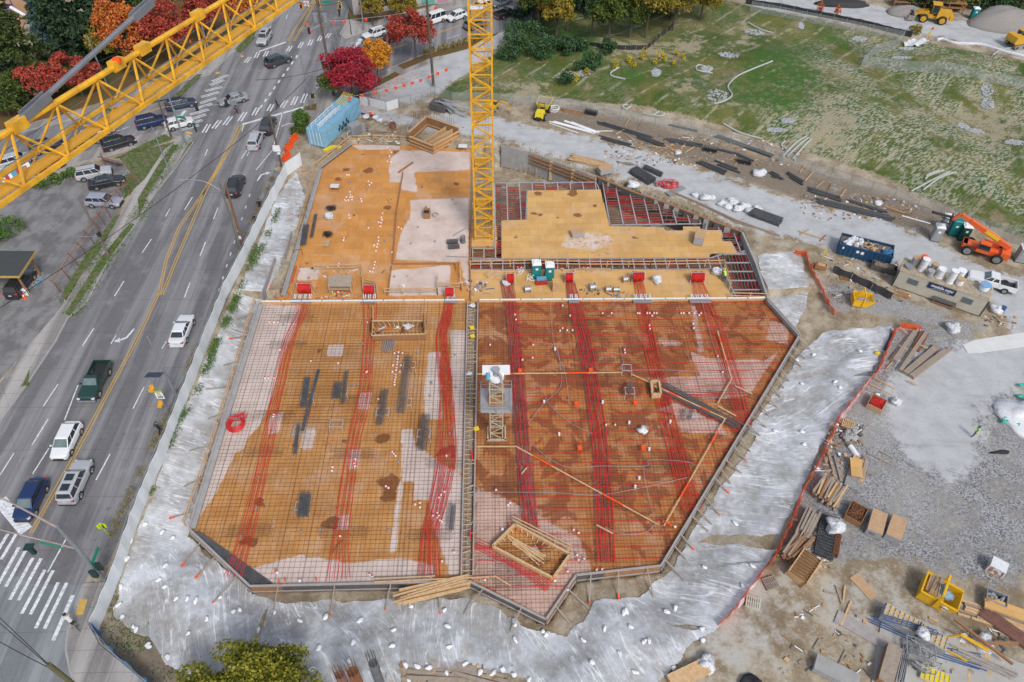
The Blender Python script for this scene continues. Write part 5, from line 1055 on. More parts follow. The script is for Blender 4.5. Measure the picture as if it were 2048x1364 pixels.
for i,(x,y,l) in enumerate([(1638,25,'rusty dry shrub beside the haul road'),(1672,33,'small rusty weed beside the haul road'),(1597,215,'')][:2]): bush(x,y,(.7,.7,1.6),L_ORED,l,120+i,n=260,ls=.16)
bush(1826,68,(1.3,1.2,1.2),L_YG,'yellow-green shrub at the end of the black silt fence',123,n=600)
bush(604,252,(2.0,2.4,1.8),L_WEED,'tufted grassy shrub in the planter beside the container',124,n=2200,ls=.18,z=.6,spiky=1); bush(598,268,(1.3,1.0,.8),L_GR,'low green shrub at the near end of the planter',125,n=500,z=.6)
for i,(x,y,s) in enumerate([(143,353,1.4),(110,365,1.2),(80,378,1.4),(22,463,2.0),(8,480,1.5)]): bush(x,y,(s,s*.8,s*.8),L_WEED,['round green shrub nearest the parked silver car','small green shrub in the middle of the lot hedge','round green shrub next to the mural billboard','leafy shrub on the island in the lot','low shrub at the left edge of the lot island'][i],130+i,n=700,ls=.15,z=.5)
for i in range(9):
 x=855+i*13+U(-3,3); y=109-i*3.6; bush(x,y,(.9,.8,.7),L_DRY,'tufted dry grass clump on the avenue verge',140+i,n=300,ls=.18,z=.6,spiky=1,name='grass_clump',cat='grass clump',group='dry grass clumps on the avenue verge')
def tufts(name,label,cat,segs,n,leaf,w=.5,ls=.10,hh=.25,zz=ZS,seed=5):
 rng=np.random.default_rng(seed); L=[]
 tot=[(P(*a,zz),P(*b,zz)) for s in segs for a,b in zip(s,s[1:])]; ln=np.array([(q-p).length for p,q in tot]); k=rng.choice(len(tot),n,p=ln/ln.sum())
 for i in k:
  a,b=tot[i]; q=a.lerp(b,rng.random()); 
  if math.sin(q.y*1.9)+math.sin(q.y*.7+1)<-.3: continue
  L.append((q.x+rng.normal()*w,q.y+rng.normal()*w,q.z+rng.uniform(.0,hh)))
 o=cloudmesh(name,leafquads(np.array(L),ls,rng,.2),leaf); return tag(o,label,cat,kind='stuff')
tufts('weeds','brown and green weeds in the gutter by the street fence','weeds',[[(545,355),(520,410),(498,462),(478,520),(455,570),(420,645)],[(400,690),(375,745),(335,835),(300,905),(262,985),(240,1035),(205,1110)]],6000,L_DRY,.3,.09)
tufts('grass','green grass tufts on the pavement verges','grass',[[(140,634),(175,585),(215,515),(262,455)],[(272,440),(310,375),(350,300),(380,285)],[(130,600),(160,560),(200,490)],[(245,400),(265,350)],[(250,315),(330,275)]],9000,L_WEED,.55,.11)
tufts('leaf_litter','fallen red leaves round the street trees','leaf litter',[[(690,210),(760,180),(720,195)],[(740,190),(830,140)],[(700,235),(735,215)],[(760,25),(880,15)]],5000,L_ORED,1.6,.09,.04)
tufts('grass','patchy grass on the bare soil inside the corner fence','grass',[[(228,1175),(215,1200),(250,1255),(300,1310),(360,1355)],[(240,1270),(330,1345)]],2600,L_WEED,.9,.10,.1,seed=11)
tufts('vine_weeds','green weeds hanging over the top of the bank inside the street fence','weeds',[[(497,545),(482,580),(468,612),(455,642),(440,670),(427,700),(418,735),(405,755),(396,785)],[(478,585),(455,640),(425,705)],[(385,800),(350,862),(340,885),(325,930)],[(560,420),(540,460),(520,505),(497,545)],[(325,950),(300,990)],[(514,490),(500,525)]],7500,L_WEED,.27,.10,.4,seed=9)
# ================================================================ STREET FURNITURE
M_WOODP=mat('pole_wood',(.14,.11,.085),.9,col2=(.075,.058,.045),scale=2.5); M_WOODG=mat('pole_wood_grey',(.19,.17,.145),.9,col2=(.11,.10,.085),scale=2.5); M_STP=mat('pole_steel',(.35,.37,.40),.45,metal=.5,col2=(.26,.28,.31),scale=1.5)
M_SGRN=mat('sign_green',(.0,.25,.14),.4,scale=8); M_SYG=mat('sign_fluoro',(.55,.75,.01),.4,scale=8); M_DGR=mat('signal_dark_green',(.01,.045,.035),.5); M_AMB=mat('beacon_amber',(.85,.40,.02),.4,scale=9); M_WIRE=mat('wire_black',(.03,.03,.032),.7)
def topz(bx,by,tx,ty,z0=ZS):
 b=P(bx,by,z0); best=(1e9,0)
 for i in range(1,400):
  z=z0+i*.05
  if z>40: break
  q=P(tx,ty,z); d=math.hypot(q.x-b.x,q.y-b.y)
  if d<best[0]: best=(d,z)
 return best[1],P(tx,ty,best[1])
def pole(name,bx,by,tx,ty,r,r2,m,label,cat,z0=ZS,lean=.5):
 z,q=topz(bx,by,tx,ty,z0); b=P(bx,by,z0); t=thing(name,label,cat,b); tp=Vector(((q.x-b.x)*lean,(q.y-b.y)*lean,z-z0))
 k=MB(); k.tube([(0,0,-.2),tp],r,10,r2=r2); k.build('pole',m,t); return t,tp
def text(s,size,m,parent,loc,rot,name='lettering',italic=0,depth=.004,align='CENTER',bold=0,sx=1):
 cu=bpy.data.curves.new('txt','FONT'); cu.body=s; cu.size=size; cu.align_x=align; cu.align_y='CENTER'; cu.extrude=depth; cu.shear=italic; cu.offset=bold
 o=bpy.data.objects.new('txt',cu); COL.objects.link(o); bpy.context.view_layer.update(); dg=bpy.context.evaluated_depsgraph_get(); me=bpy.data.meshes.new_from_object(o.evaluated_get(dg)); bpy.data.objects.remove(o)
 me.name=name; me.materials.clear(); me.materials.append(m); r=bpy.data.objects.new(name,me); COL.objects.link(r); r.parent=parent; r.location=loc; r.rotation_euler=rot; r.scale=(sx,1,1); return r
t,tp=pole('utility_pole',218,513,161,402,.19,.13,M_WOODG,'grey wooden pole standing alone on the pavement beside the rusty fence','pole')
b=MB(); b.bar((0,0,tp.z*.38),(-2.4,-.3,tp.z*.38+.2),.07); b.build('arm',M_STP,t); b=MB(); b.box((0.15,0,tp.z*.42),(.35,.35,.6)); b.build('junction_box',M_TRIM,t)
t,tp=pole('utility_pole',484,505,440,365,.17,.12,M_WOODG,'grey wooden pole with a curved lamp arm, left of its twin','pole')
b=MB(); b.tube(curve([tp*.88,tp*.9+Vector((-1.8,.2,1.1)),tp*.9+Vector((-4.2,.3,1.3))]),.05,6); b.build('lamp_arm',M_STP,t); b=MB(); b.blob(tuple(tp*.9+Vector((-4.5,.3,1.25))),(.4,.16,.1),amp=0); b.build('lamp_head',M_STP,t)
t,tp=pole('utility_pole',489,500,456,367,.17,.13,mat('pole_wood_red',(.22,.11,.06),.85,scale=2),'reddish wooden pole right beside the grey pole with the lamp arm','pole')
b=MB(); b.box((0,-.2,2.2),(.35,.03,.5)); b.build('notice',M_WHP,t)
t,tp=pole('utility_pole',564,336,541,228,.17,.13,M_WOODP,'wooden pole with white parking notices beside the orange barriers','pole')
b=MB(); b.box((0,-.22,3.4),(1.0,.03,1.0)); b.box((.15,-.22,2.6),(.4,.03,.4)); b.build('notice',M_WHP,t)
t,tp=pole('utility_pole',668,192,632,-8,.24,.17,M_WOODP,'tall dark wooden pole with two transformer cans by the crimson maple','pole')
for s in (-1,1): b=MB(); c=(tp*.80)+Vector((s*.75,0,0)); b.cyl(c-Vector((0,0,.6)),c+Vector((0,0,.6)),.42,n=14); b.cyl(c+Vector((0,0,.6)),c+Vector((0,0,.75)),.2,n=8); b.build('transformer',M_STP,t)
b=MB(); b.bar(tp*.86+Vector((-1.1,0,0)),tp*.86+Vector((1.1,0,0)),.12); b.build('crossarm',M_WOODP,t); b=MB(); b.bar(tp*.35,tp*.35+Vector((-.5,0,0)),.3,.7); b.build('meter_box',M_TRIM,t)
t,tp=pole('utility_pole',867,173,851,-15,.24,.17,M_WOODP,'tall dark wooden pole right of the large brick-red tree','pole')
b=MB(); b.torus((0,-.1,7.2),.5,.05,18,5,'y'); b.build('cable_coil',M_WIRE,t); b=MB(); b.tube(curve([tp*.72,tp*.75+Vector((-.9,.1,.6)),tp*.75+Vector((-1.8,.1,.9))]),.05,6); b.build('lamp_arm',M_STP,t)
t,tp=pole('light_pole',358,804,295,673,.17,.09,M_STP,'tall grey steel lighting pole beside the flashing speed sign','lamp post',lean=1)
t,tp=pole('light_pole',340,345,302,253,.11,.07,M_STP,'pale steel pole on the triangular verge','lamp post')
t,tp=pole('light_pole',215,172,174,70,.16,.10,M_STP,'grey steel pole in front of the dark firs','lamp post')
t,tp=pole('light_pole',424,118,392,20,.14,.09,M_STP,'steel pole crossing the jib above the corner pavement','lamp post')
t,tp=pole('light_pole',728,62,719,-15,.14,.1,M_STP,'steel signal mast in front of the pale corner building','lamp post')
t,tp=pole('light_pole',776,92,770,32,.11,.07,M_STP,'thin steel pole between the corner building and the orange tree','lamp post')
t,tp=pole('light_pole',703,70,697,25,.08,.06,M_BLK,'ornamental black lamp post at the far corner','lamp post')
t,tp=pole('light_pole',622,217,602,111,.13,.09,M_STP,'steel pole with a small push-button post at the crossing corner','lamp post')
b=MB(); b.bar((.4,0,2.2),(.9,0,2.2),.3,.7); b.build('pedestrian_signal',M_TRIM,t)
t,tp=pole('utility_pole',343,275,309,183,.15,.11,M_WOODP,'dark wooden pole rising in front of the white hybrid','pole')
def head(b,p,ax=(0,-1,0),n=3,k=0,s=1.0):
 for i in range(n): 
  c=Vector(p)+Vector((0,0,-(i)*.36*s)); b.box(tuple(c),(.36*s,.26*s,.35*s),k=k); b.cyl(c+Vector(ax)*.13*s,c+Vector(ax)*.30*s,.15*s,n=8,k=k)
t,tp=pole('traffic_signal',371,287,326,160,.15,.10,M_STP,'steel signal pole with a long arm of dark signal heads over the zebra','traffic signal')
q=P(457,206,5.8+ZS)-t.location; a=Vector((tp.x*.55,tp.y*.55,5.4)); b=MB(); b.tube([a,q],.08,6,r2=.05); b.build('mast_arm',M_STP,t)
for u in (.42,.97): b=MB(); head(b,a.lerp(q,u)+Vector((0,-.2,.5)),(0,1,0)); b.build('signal_head',M_TRIM,t)
b=MB(); b.box(tuple(a.lerp(q,1.05)+Vector((.3,-.05,0))),(.9,.03,.7)); b.build('sign_back',M_STP,t); b=MB(); b.box(tuple(a.lerp(q,.1)+Vector((-.2,-.2,-1.0))),(1.1,.04,.35)); b.build('street_name_sign',M_SGRN,t)
t,tp=pole('traffic_signal',675,82,668,48,.12,.09,M_STP,'steel pole with a curved lamp arm left of the white turning car','traffic signal')
b=MB(); b.tube(curve([tp,tp+Vector((-1.5,-.5,1.6)),tp+Vector((-3.2,-1,2.6)),tp+Vector((-4.0,-1,2.8))]),.06,6); b.build('lamp_arm',M_STP,t)
t,tp=pole('traffic_signal',672,100,664,90,.10,.08,M_STP,'signal arm reaching left to a green-lit head beneath the crimson maple','traffic signal')
q=P(622,62,6.3)-t.location; b=MB(); b.tube([(0,0,0),(0,0,5.0),q],.07,6); b.build('mast_arm',M_STP,t); b=MB(); head(b,q+Vector((-.3,-.2,.5)),(0,-1,0)); b.build('signal_head',M_TRIM,t)
b=MB(); b.box(tuple(q+Vector((-.3,-.2,1.2))),(.4,.2,.35)); b.build('flag',M_ORG,t)
for px,py,kd,l in ((602,10,0,'yellow-backed signal head with red light hanging left of a no-turn sign'),(637,7,0,'signal head with red light hanging beside a green street sign'),(680,10,1,'yellow-framed signal head seen edge-on at the far right of the span wire')):
 c=P(px,py,6.0); t=thing('hanging_signal',l,'traffic signal',c); b=MB(); b.box((0,0,0),(.6,.08,1.3)); b.build('backplate',M_AMB if kd==0 else YB,t); b=MB(); head(b,(0,-.1,.38)); b.build('signal_head',M_TRIM,t)
 b=MB(); b.cyl((0,-.22,.38),(0,-.44,.38),.11,n=8); b.build('lamp',mat('lamp_red',(.9,.03,.02),.4,emit=1.2),t); b=MB(); b.tube([(0,0,.6),(0,0,1.2)],.02,4); b.build('hanger',M_WIRE,t)
c=P(613,7,6.0); t=thing('no_left_turn_sign','white no-turn sign hanging between two signal heads','sign',c); b=MB(); b.box((0,0,0),(.9,.03,.9)); b.build('plate',M_WHP,t); b=MB(); b.torus((0,-.03,0),.33,.04,20,5,'y'); b.bar((-.24,-.03,.24),(.24,-.03,-.24),.06,.03,up=(0,1,0)); b.build('red_ring',mat('sign_red',(.6,.02,.02),.4),t); b=MB(); b.bar((.08,-.02,-.2),(.08,-.02,.1),.06,.02,up=(0,1,0)); b.bar((.08,-.02,.1),(-.18,-.02,.1),.06,.02,up=(0,1,0)); b.build('arrow',M_BLK,t)
c=P(653,4,6.2); t=thing('street_name_sign','green street name sign on the span wire at the top','sign',c); b=MB(); b.box((0,0,0),(1.6,.03,.4)); b.build('plate',M_SGRN,t)
t,tp=pole('school_speed_sign',342,834,299,757,.06,.05,M_STP,'school speed limit 20 sign with amber beacons and a tilted solar panel','sign'); H=tp.z
b=MB(); b.box((.4,.2,H+.25),(1.5,1.0,.05),M=Matrix.Rotation(R(-22),4,'X')); b.build('solar_panel',mat('solar_cell',(.06,.08,.13),.25,metal=.2,scale=6),t)
for z_ in (H*.78,H*.38): b=MB(); b.cyl((-.25,-.1,z_),(-.25,-.5,z_),.24,n=14); b.box((-.25,.0,z_),(.42,.25,.45)); b.build('beacon',M_AMB,t)
b=MB(); b.box((.12,-.14,H*.59),(.75,.03,.95)); b.build('speed_plate',M_WHP,t); b=MB(); b.box((.12,-.14,H*.59+.62),(.75,.03,.26)); b.build('school_plate',M_SYG,t)
text('SPEED',.15,M_BLK,t,(.12,-.165,H*.59+.36),(R(90),0,0)); text('LIMIT',.15,M_BLK,t,(.12,-.165,H*.59+.2),(R(90),0,0)); text('20',.55,M_BLK,t,(.12,-.165,H*.59-.16),(R(90),0,0),bold=.012); text('SCHOOL',.15,M_BLK,t,(.12,-.165,H*.59+.62),(R(90),0,0))
t,tp=pole('school_crossing_sign',222,1076,207,1050,.04,.04,M_STP,'fluorescent yellow-green pentagon school crossing sign by the kerb','sign'); H=tp.z+.1
F=.9; pent=[(-.42,-.45),(.42,-.45),(.42,.15),(0,.5),(-.42,.15)]
b=MB(); vs=[(x*F,-.03,H+y*F) for x,y in pent]+[(x*F,0,H+y*F) for x,y in pent]; b.add(vs,[(0,1,2,3,4),(9,8,7,6,5)]+[(i,5+i,5+(i+1)%5,(i+1)%5) for i in range(5)]); e=b.build('plate',M_SYG,t); e.rotation_euler=(0,0,R(12))
b=MB(); b.bar((.05,-.02,.6),(.02,-.02,H-.5),.09,.03); b.build('reflector_strip',M_SYG,t)
for dx in (-.14,.14):
 b=MB(); b.box((dx,-.05,H-.02),(.12,.02,.26)); b.cyl((dx,-.06,H+.2),(dx,-.04,H+.2),.06,n=8); b.bar((dx,-.05,H-.1),(dx-.08,-.05,H-.36),.06,.02,up=(0,1,0)); b.bar((dx,-.05,H-.1),(dx+.08,-.05,H-.36),.06,.02,up=(0,1,0)); b.build('walking_figure',M_BLK,t)
t,tp=pole('traffic_signal',212,1162,113,1054,.19,.12,M_STP,'near corner signal mast with two arms reaching out of the left edge','traffic signal')
q1=P(-40,975,tp.z*.96+ZS)-t.location; b=MB(); b.tube([tp*.985,tp*.985+(q1-tp)*.5+Vector((0,0,.3)),q1],.09,7,r2=.05); b.build('mast_arm',mat('rusty_arm',(.40,.34,.31),.6,col2=(.27,.19,.16),scale=1.5),t)
a=tp*.62; q2=P(-30,1052,a.z+.2+ZS)-t.location; b=MB(); b.tube([a,q2],.08,7,r2=.05); b.build('mast_arm',_mats['rusty_arm'],t)
c=P(57,1094,a.z+ZS-.1)-t.location; b=MB(); b.box(tuple(c),(.7,.6,.12)); head(b,c+Vector((0,0,-.2)),(-.7,.7,0),3); b.build('signal_head',M_DGR,t)
c=P(103,1088,a.z+ZS)-t.location; b=MB(); b.box((c.x,c.y-.1,c.z),(2.0,.04,.42),rz=math.atan2(q2.y-a.y,q2.x-a.x)); b.build('street_name_sign',M_SGRN,t)
c=P(190,1112,a.z*.62+ZS)-t.location; b=MB(); b.box(tuple(c),(.05,1.6,.4)); b.build('street_name_sign',M_SGRN,t)
for px,py in ((188,1147),(198,1132)): c=P(px,py,3.6)-t.location; b=MB(); head(b,c+Vector((0,0,.3)),(-1,0,0),3); b.build('signal_head',M_DGR,t)
c=P(97,1329,12.0); t=thing('utility_pole','mossy wooden pole top close to the camera at the bottom left','pole',(c.x,c.y,ZS)); b=MB(); b.tube([(0,0,0),(0,0,11.5)],.22,12,r2=.17); b.build('pole',mat('mossy_wood',(.13,.13,.06),.95,col2=(.09,.075,.04),scale=2),t)
def wire(a,za,b_,zb,label,sag=.5,r=.025,n=12):
 A=P(*a,za);B=P(*b_,zb); L=[A.lerp(B,i/n)-Vector((0,0,sag*4*(i/n)*(1-i/n))) for i in range(n+1)]
 m=MB(); m.tube(L,r,4); return tag(m.build('overhead_wire',M_WIRE),label,'wire','overhead wires above the streets')
for i,(a,za,b_,zb,l) in enumerate([((-40,640),8,(400,341),8.5,'black wire sagging across the street lot to the far poles'),((400,341),8.5,(620,150),9,'black wire continuing up the street toward the crimson maple'),((97,1329),12.2,(-60,1180),12.2,'upper wire running left from the mossy pole'),((97,1331),11.9,(-60,1195),11.9,'second wire running left from the mossy pole'),((97,1335),11.4,(-60,1250),9,'lowest wire at the bottom left corner'),
 ((-20,197),9,(280,86),10,'upper wire in front of the red trees at left'),((-20,215),8.6,(330,82),9.6,'lower wire in front of the red trees at left'),((512,160),9,(668,130),9,'wire crossing the junction to the transformer pole'),((664,40),9,(851,5),9,'wire between the two tall dark wooden poles'),((555,-10),9,(640,10),9,'span wire carrying the hanging signals'),((640,10),9,(700,-8),9,'span wire right of the hanging signals'),((382,-10),9,(0,130),8,'high wire behind the tie bar')]): wire(a,za,b_,zb,l,r=.035)
def pennants(pts,zz,n,label):
 A=[P(*p,z) for p,z in zip(pts,zz)]; t=thing('pennant_line',label,'pennant line',A[0]); o=A[0].copy(); L=[p-o for p in A]; b=MB(); b.tube(L,.015,4); b.build('cord',M_WHP,t)
 for i in range(n):
  u=i/(n-1)*(len(L)-1); k=min(int(u),len(L)-2); c=L[k].lerp(L[k+1],u-k); b=MB(); b.add([(c.x-.28,c.y,c.z),(c.x+.28,c.y,c.z),(c.x+.2,c.y+.04,c.z-.55),(c.x-.2,c.y+.04,c.z-.55),(c.x-.28,c.y+.01,c.z),(c.x+.28,c.y+.01,c.z),(c.x+.2,c.y+.05,c.z-.55),(c.x-.2,c.y+.05,c.z-.55)],[(3,2,1,0),(4,5,6,7)]); b.build('pennant',mat('pennant_orange',(.9,.08,.03),.5,col2=(.8,.07,.03)),t)
pennants([(699,194),(780,176),(835,160),(892,137)],[4.5,4,4,4.6],11,'line of orange pennants above the pale site entrance')
pennants([(620,60),(655,42),(693,40),(769,32),(846,20),(870,14)],[5.5,6,6,5.6,5.4,5.6],9,'line of orange pennants over the far avenue')
M_FAB=mat('fence_fabric',(.76,.79,.81),.7,col2=(.64,.68,.71),scale=1.2); M_FABB=mat('fence_fabric_blue',(.05,.16,.30),.6,col2=(.04,.12,.24),scale=1.5)
def fence(name,pts,h,m,label,cat='fence',post=2.6,z=None,pm=None,wob=.1,alpha=None,top=True,seed=1,lean=0,group=None,thick=.03):
 rg=random.Random(seed); A=[(PG(*p) if z is None else P(*p,z)) for p in pts]; t=thing(name,label,cat,A[0],0,group); o=A[0].copy(); pb=MB(); L=[]
 for a,b in zip(A,A[1:]):
  n=max(1,round((b-a).length/post)); L+=[a.lerp(b,i/n)-o for i in range(n)]
 L.append(A[-1]-o); ph=rg.uniform(0,6)
 for i,(a,b) in enumerate(zip(L,L[1:])):
  d=(b-a).normalized(); nn=Vector((-d.y,d.x,0)); f=MB(); N=5; vs=[]
  for j in range(N+1):
   q=a.lerp(b,j/N); w_=wob*math.sin(j*1.3+i*2+ph)*(0 if j in (0,N) else 1)
   hh=h*(1-.05*math.sin(j*math.pi/N))
   for s in (0,1): vs+= [q+nn*(w_+s*thick)+Vector((0,0,.03)),q+nn*(w_*1.6+s*thick+lean)+Vector((0,0,hh))]
  fs=[]
  for j in range(N):
   k=j*4; fs+=[(k,k+4,k+5,k+1),(k+2,k+3,k+7,k+6),(k+1,k+5,k+7,k+3)]
  f.add(vs,fs); f.build('panel',m,t)
 for i,a in enumerate(L):
  p=MB(); p.cyl(a+Vector((0,0,-.2)),a+Vector((0,0,h+.08)),.035,n=6); p.build('post',pm or M_STEEL,t)
 if top:
  p=MB()
  for a,b in zip(L,L[1:]): p.bar(a+Vector((0,0,h)),b+Vector((0,0,h)),.04)
  p.build('top_rail',pm or M_STEEL,t)
 return t
fence('street_fence',[(604,330),(575,352),(545,410),(512,478),(480,545),(455,592),(420,682),(385,772),(352,860),(312,958),(274,1052),(243,1150),(196,1264)],2.25,M_FAB,'long pale blue-grey fabric fence between street and excavation',wob=.03,post=3.0,lean=.12)
fence('street_fence',[(196,1264),(215,1290),(245,1325),(300,1372),(330,1400)],2.0,M_FABB,'blue printed fabric fence round the street corner',wob=.1)
def netmat(name,col,a,scale=6): 
 n=NT(name); n.b.inputs['Base Color'].default_value=(*col,1); n.b.inputs['Roughness'].default_value=.6; g=n.vor(scale,'DISTANCE_TO_EDGE'); n.set(n.b,'Alpha',n.math('ADD',n.math('MULTIPLY',n.ss(g,.05,.0),.5),a)); return n.m
M_NETO=netmat('orange_net',(.9,.13,.02),.55); M_CHAIN=netmat('chain_link',(.42,.45,.46),.10,9); M_SILT=mat('silt_fabric',(.018,.018,.02),.8,col2=(.035,.035,.04),scale=2)
fence('mesh_fence',[(1436,1252),(1462,1225),(1482,1200),(1515,1155),(1548,1112),(1575,1055),(1600,990),(1632,930),(1655,885),(1672,842),(1695,812),(1728,772),(1752,745),(1772,700),(1783,668),(1800,655),(1838,662)],.95,M_NETO,'sagging orange mesh fence following the crest of the east bank',wob=.06,post=2.2,pm=M_ORG,top=False,lean=-.15,seed=4)
fence('mesh_fence',[(1588,508),(1610,512),(1622,540),(1640,578),(1655,608),(1668,630)],.95,M_NETO,'short orange mesh fence beside the yellow skip',wob=.08,post=1.9,pm=M_ORG,top=False,lean=-.3,seed=5)
fence('chain_link_fence',[(862,188),(905,205),(960,205),(1060,212),(1140,218),(1240,238),(1380,268),(1500,300),(1620,345),(1740,385),(1880,430),(2070,505)],1.8,M_CHAIN,'chain-link fence along the near edge of the grass field',post=3.0,wob=.02)
fence('chain_link_fence',[(735,192),(762,210),(800,215),(845,205),(870,192)],1.8,M_CHAIN,'chain-link gate fence with white screens at the site entrance',post=2.4,wob=.02)
fence('chain_link_fence',[(1500,22),(1600,42),(1700,62),(1803,83),(1785,100),(1745,110),(1722,132),(1800,142),(1900,148),(1990,168),(2070,182)],1.9,M_CHAIN,'chain-link fence zigzagging down the top of the grass field',post=3.0,wob=.02)
fence('silt_fence',[(1078,68),(1110,78),(1150,88),(1200,97),(1250,100),(1293,100),(1320,75),(1345,55)],.9,M_SILT,'black silt fence in front of the tree stand',post=2.5,wob=.08,top=False)
fence('silt_fence',[(1490,8),(1560,18),(1640,34),(1720,50),(1800,70),(1822,75)],1.1,M_SILT,'black silt fence beside the far haul road',post=3,wob=.06,top=False)
fence('silt_fence',[(1662,545),(1700,560),(1740,580),(1780,600)],.9,M_SILT,'slumped black silt fence in front of the site office',post=2.5,wob=.08,top=False,lean=.35)
t0=None
L=[(277,372),(262,390),(247,405),(232,417),(222,435),(212,452),(202,465),(188,487),(173,510),(157,532),(140,560),(122,585)]; A=[P(*p,ZS) for p in L]; t=thing('barbed_fence','rusty bracket fence posts strung with wire along the lot','fence',A[0]); o=A[0].copy()
RU=mat('rust',(.24,.10,.045),.9,col2=(.13,.055,.03),scale=4)
for a in A: b=MB(); b.bar(a-o,a-o+Vector((-.15,0,1.5)),.09); b.bar(a-o+Vector((-.15,0,1.5)),a-o+Vector((-.55,.1,2.0)),.08); b.build('post',RU,t)
for k in range(4):
 b=MB(); b.tube([a-o+Vector((-.15-.13*k,0,1.45+.17*k)) for a in A],.02,4)
 b.build('barbed_wire',RU,t)
 if k%2==0:
  b=MB()
  for a,c in zip(A,A[1:]):
   n=int((c-a).length/.3); 
   for i in range(n): q=a.lerp(c,i/n)-o+Vector((-.3,0,1.6+.1*k)); b.bar(q-Vector((.12,.1,.1)),q+Vector((.12,.1,.12)),.03)
  b.build('barbs',RU,t)
def boxbuilding(name,pts,h,label,mw,mr,wins=()):
 A=[P(*p,ZS) for p in pts]; t=thing(name,label,'building',A[0]); o=A[0].copy(); q=[(a.x-o.x,a.y-o.y) for a in A]; d=Vector((q[1][0]-q[0][0],q[1][1]-q[0][1],0)); nr=Vector((-d.y,d.x,0)).normalized()*12
 pl=[q[0],q[1],(q[1][0]+nr.x,q[1][1]+nr.y),(q[0][0]+nr.x,q[0][1]+nr.y)]; b=MB(); b.prism(pl,0,h); b.build('wall',mw,t); b=MB(); b.prism([(x*1.0,y) for x,y in pl],h+.003,h+.3); b.build('roof',mr,t); d.normalize(); Ln=(Vector(q[1])-Vector(q[0])).length
 for (u,z_,w_,h_,m) in wins: c=d*(Ln*u); b=MB(); b.box((c.x+d.y*.03,c.y-d.x*.03,z_),(w_,.08,h_),rz=math.atan2(d.y,d.x)); b.build('window',m,t)
 return t
boxbuilding('corner_building',[(708,32),(905,5)],9,'pale corner shop building with pink murals at the top of the picture',mat('pale_render',(.42,.40,.38),.8,col2=(.30,.29,.28),scale=.6),M_CGREY,[(.12,1.5,2.6,2.0,mat('mural_pink',(.55,.22,.25),.7,col2=(.35,.2,.3),scale=1)),(.36,2.0,2.2,1.6,M_GLASS),(.55,1.6,2.4,2.2,_mats['mural_pink']),(.75,1.5,2.6,2.4,mat('mural_teal',(.12,.35,.32),.7,scale=1)),(.9,1.5,2,2.2,_mats['mural_pink'])])
sheet('playground_surface',[P2([(-60,52),(20,40),(42,68),(44,84),(15,88),(-60,92)],ZS)],ZS+.18,mat('green_rubber',(.10,.17,.13),.9,col2=(.08,.14,.11),scale=.5)); sheet('bark_ground',[P2([(-60,-20),(70,-20),(60,20),(42,68),(20,40),(-60,52)],ZS)],ZS+.175,mat('bark_chips',(.42,.24,.12),.9,col2=(.30,.17,.09),scale=2))
c=P(15,30,ZS); t=thing('climbing_frame','playground climbing frame with purple posts at the top left corner','climbing frame',c)
for x,y in ((-1.2,-1),(1.2,-1),(1.2,1),(-1.2,1)): b=MB(); b.cyl((x,y,0),(x,y,3.2),.1,n=8); b.build('post',mat('purple_post',(.12,.08,.35),.5),t)
b=MB(); b.box((0,0,1.6),(2.4,2,.15)); b.build('platform',M_TRIM,t); b=MB(); b.bar((1.2,0,1.6),(3.6,-.6,.2),.7,.1); b.build('slide',M_WHP,t)
A=[P(x,y,3.8) for x,y in ((-70,502),(71,503),(38,553),(-95,553))]; t=thing('station_canopy','flat dark canopy roof with yellow fascia over a parked black car','canopy',(A[2].x,A[2].y,ZS)); o=t.location.copy(); pl=[(a.x-o.x,a.y-o.y) for a in A]
b=MB(); b.prism(pl,3.05,3.35); b.build('fascia',mat('fascia_yellow',(.50,.33,.10),.6,scale=2),t); b=MB(); b.prism([(p[0]*.985-.05,p[1]*.985+.05) for p in pl],3.35,3.40); b.build('roof',mat('roof_dark',(.055,.06,.058),.8,col2=(.04,.045,.045),scale=.5),t)
for x,y in ((pl[1][0]-.6,pl[1][1]-.6),(pl[2][0]-.6,pl[2][1]+.5),(pl[3][0]+3,pl[3][1]+.5)): b=MB(); b.bar((x,y,0),(x,y,3.05),.18); b.build('column',M_TIMR,t)
slabprism('debris_bed',[P2([(0,600),(30,598),(85,560),(88,545),(60,545),(50,575),(20,590)],ZS)],ZS,ZS+.08,mat('rubble_tiles',(.40,.36,.33),.9,col2=(.10,.10,.10),scale=5,sharp=.03))
b=MB(); b.bar(P(70,576,ZS+.1),P(88,550,ZS+.1),.16,.14); tag(b.build('kerb_block',mat('painted_blue',(.12,.35,.52),.6,scale=3)),'blue painted kerb at the end of the rubble bed under the canopy','kerb block')
c=P(52,590,ZS); t=thing('a_frame_sign','white A-frame sign with red lettering standing behind an orange cone','sign',c); b=MB(); b.box((0,-.1,.5),(.8,.04,1.0)); b.box((0,.15,.5),(.8,.04,1.0)); b.build('board',M_WHP,t); b=MB(); b.box((.05,-.13,.45),(.5,.02,.12)); b.box((0,-.13,.7),(.35,.02,.1)); b.build('red_marks',mat('sign_red',(.6,.02,.02)),t)
def cone(px,py,label,z=ZS,s=1.0,group=None,lying=0):
 c=P(px,py,z); t=thing('traffic_cone',label,'traffic cone',c,0,group); b=MB(); b.cyl((0,0,.04),(0,0,.72*s),.17*s,.03,n=10); b.build('cone',M_ORG,t); b=MB(); b.box((0,0,.02),(.4*s,.4*s,.05)); b.build('base',M_ORG,t); b=MB(); b.cyl((0,0,.38*s),(0,0,.52*s),.105*s,.075*s,n=10); b.build('reflective_band',M_WHP,t)
 if lying: t.rotation_euler=(R(80),0,lying)
 return t
cone(50,597,'orange cone in front of the white A-frame sign',s=1.1)
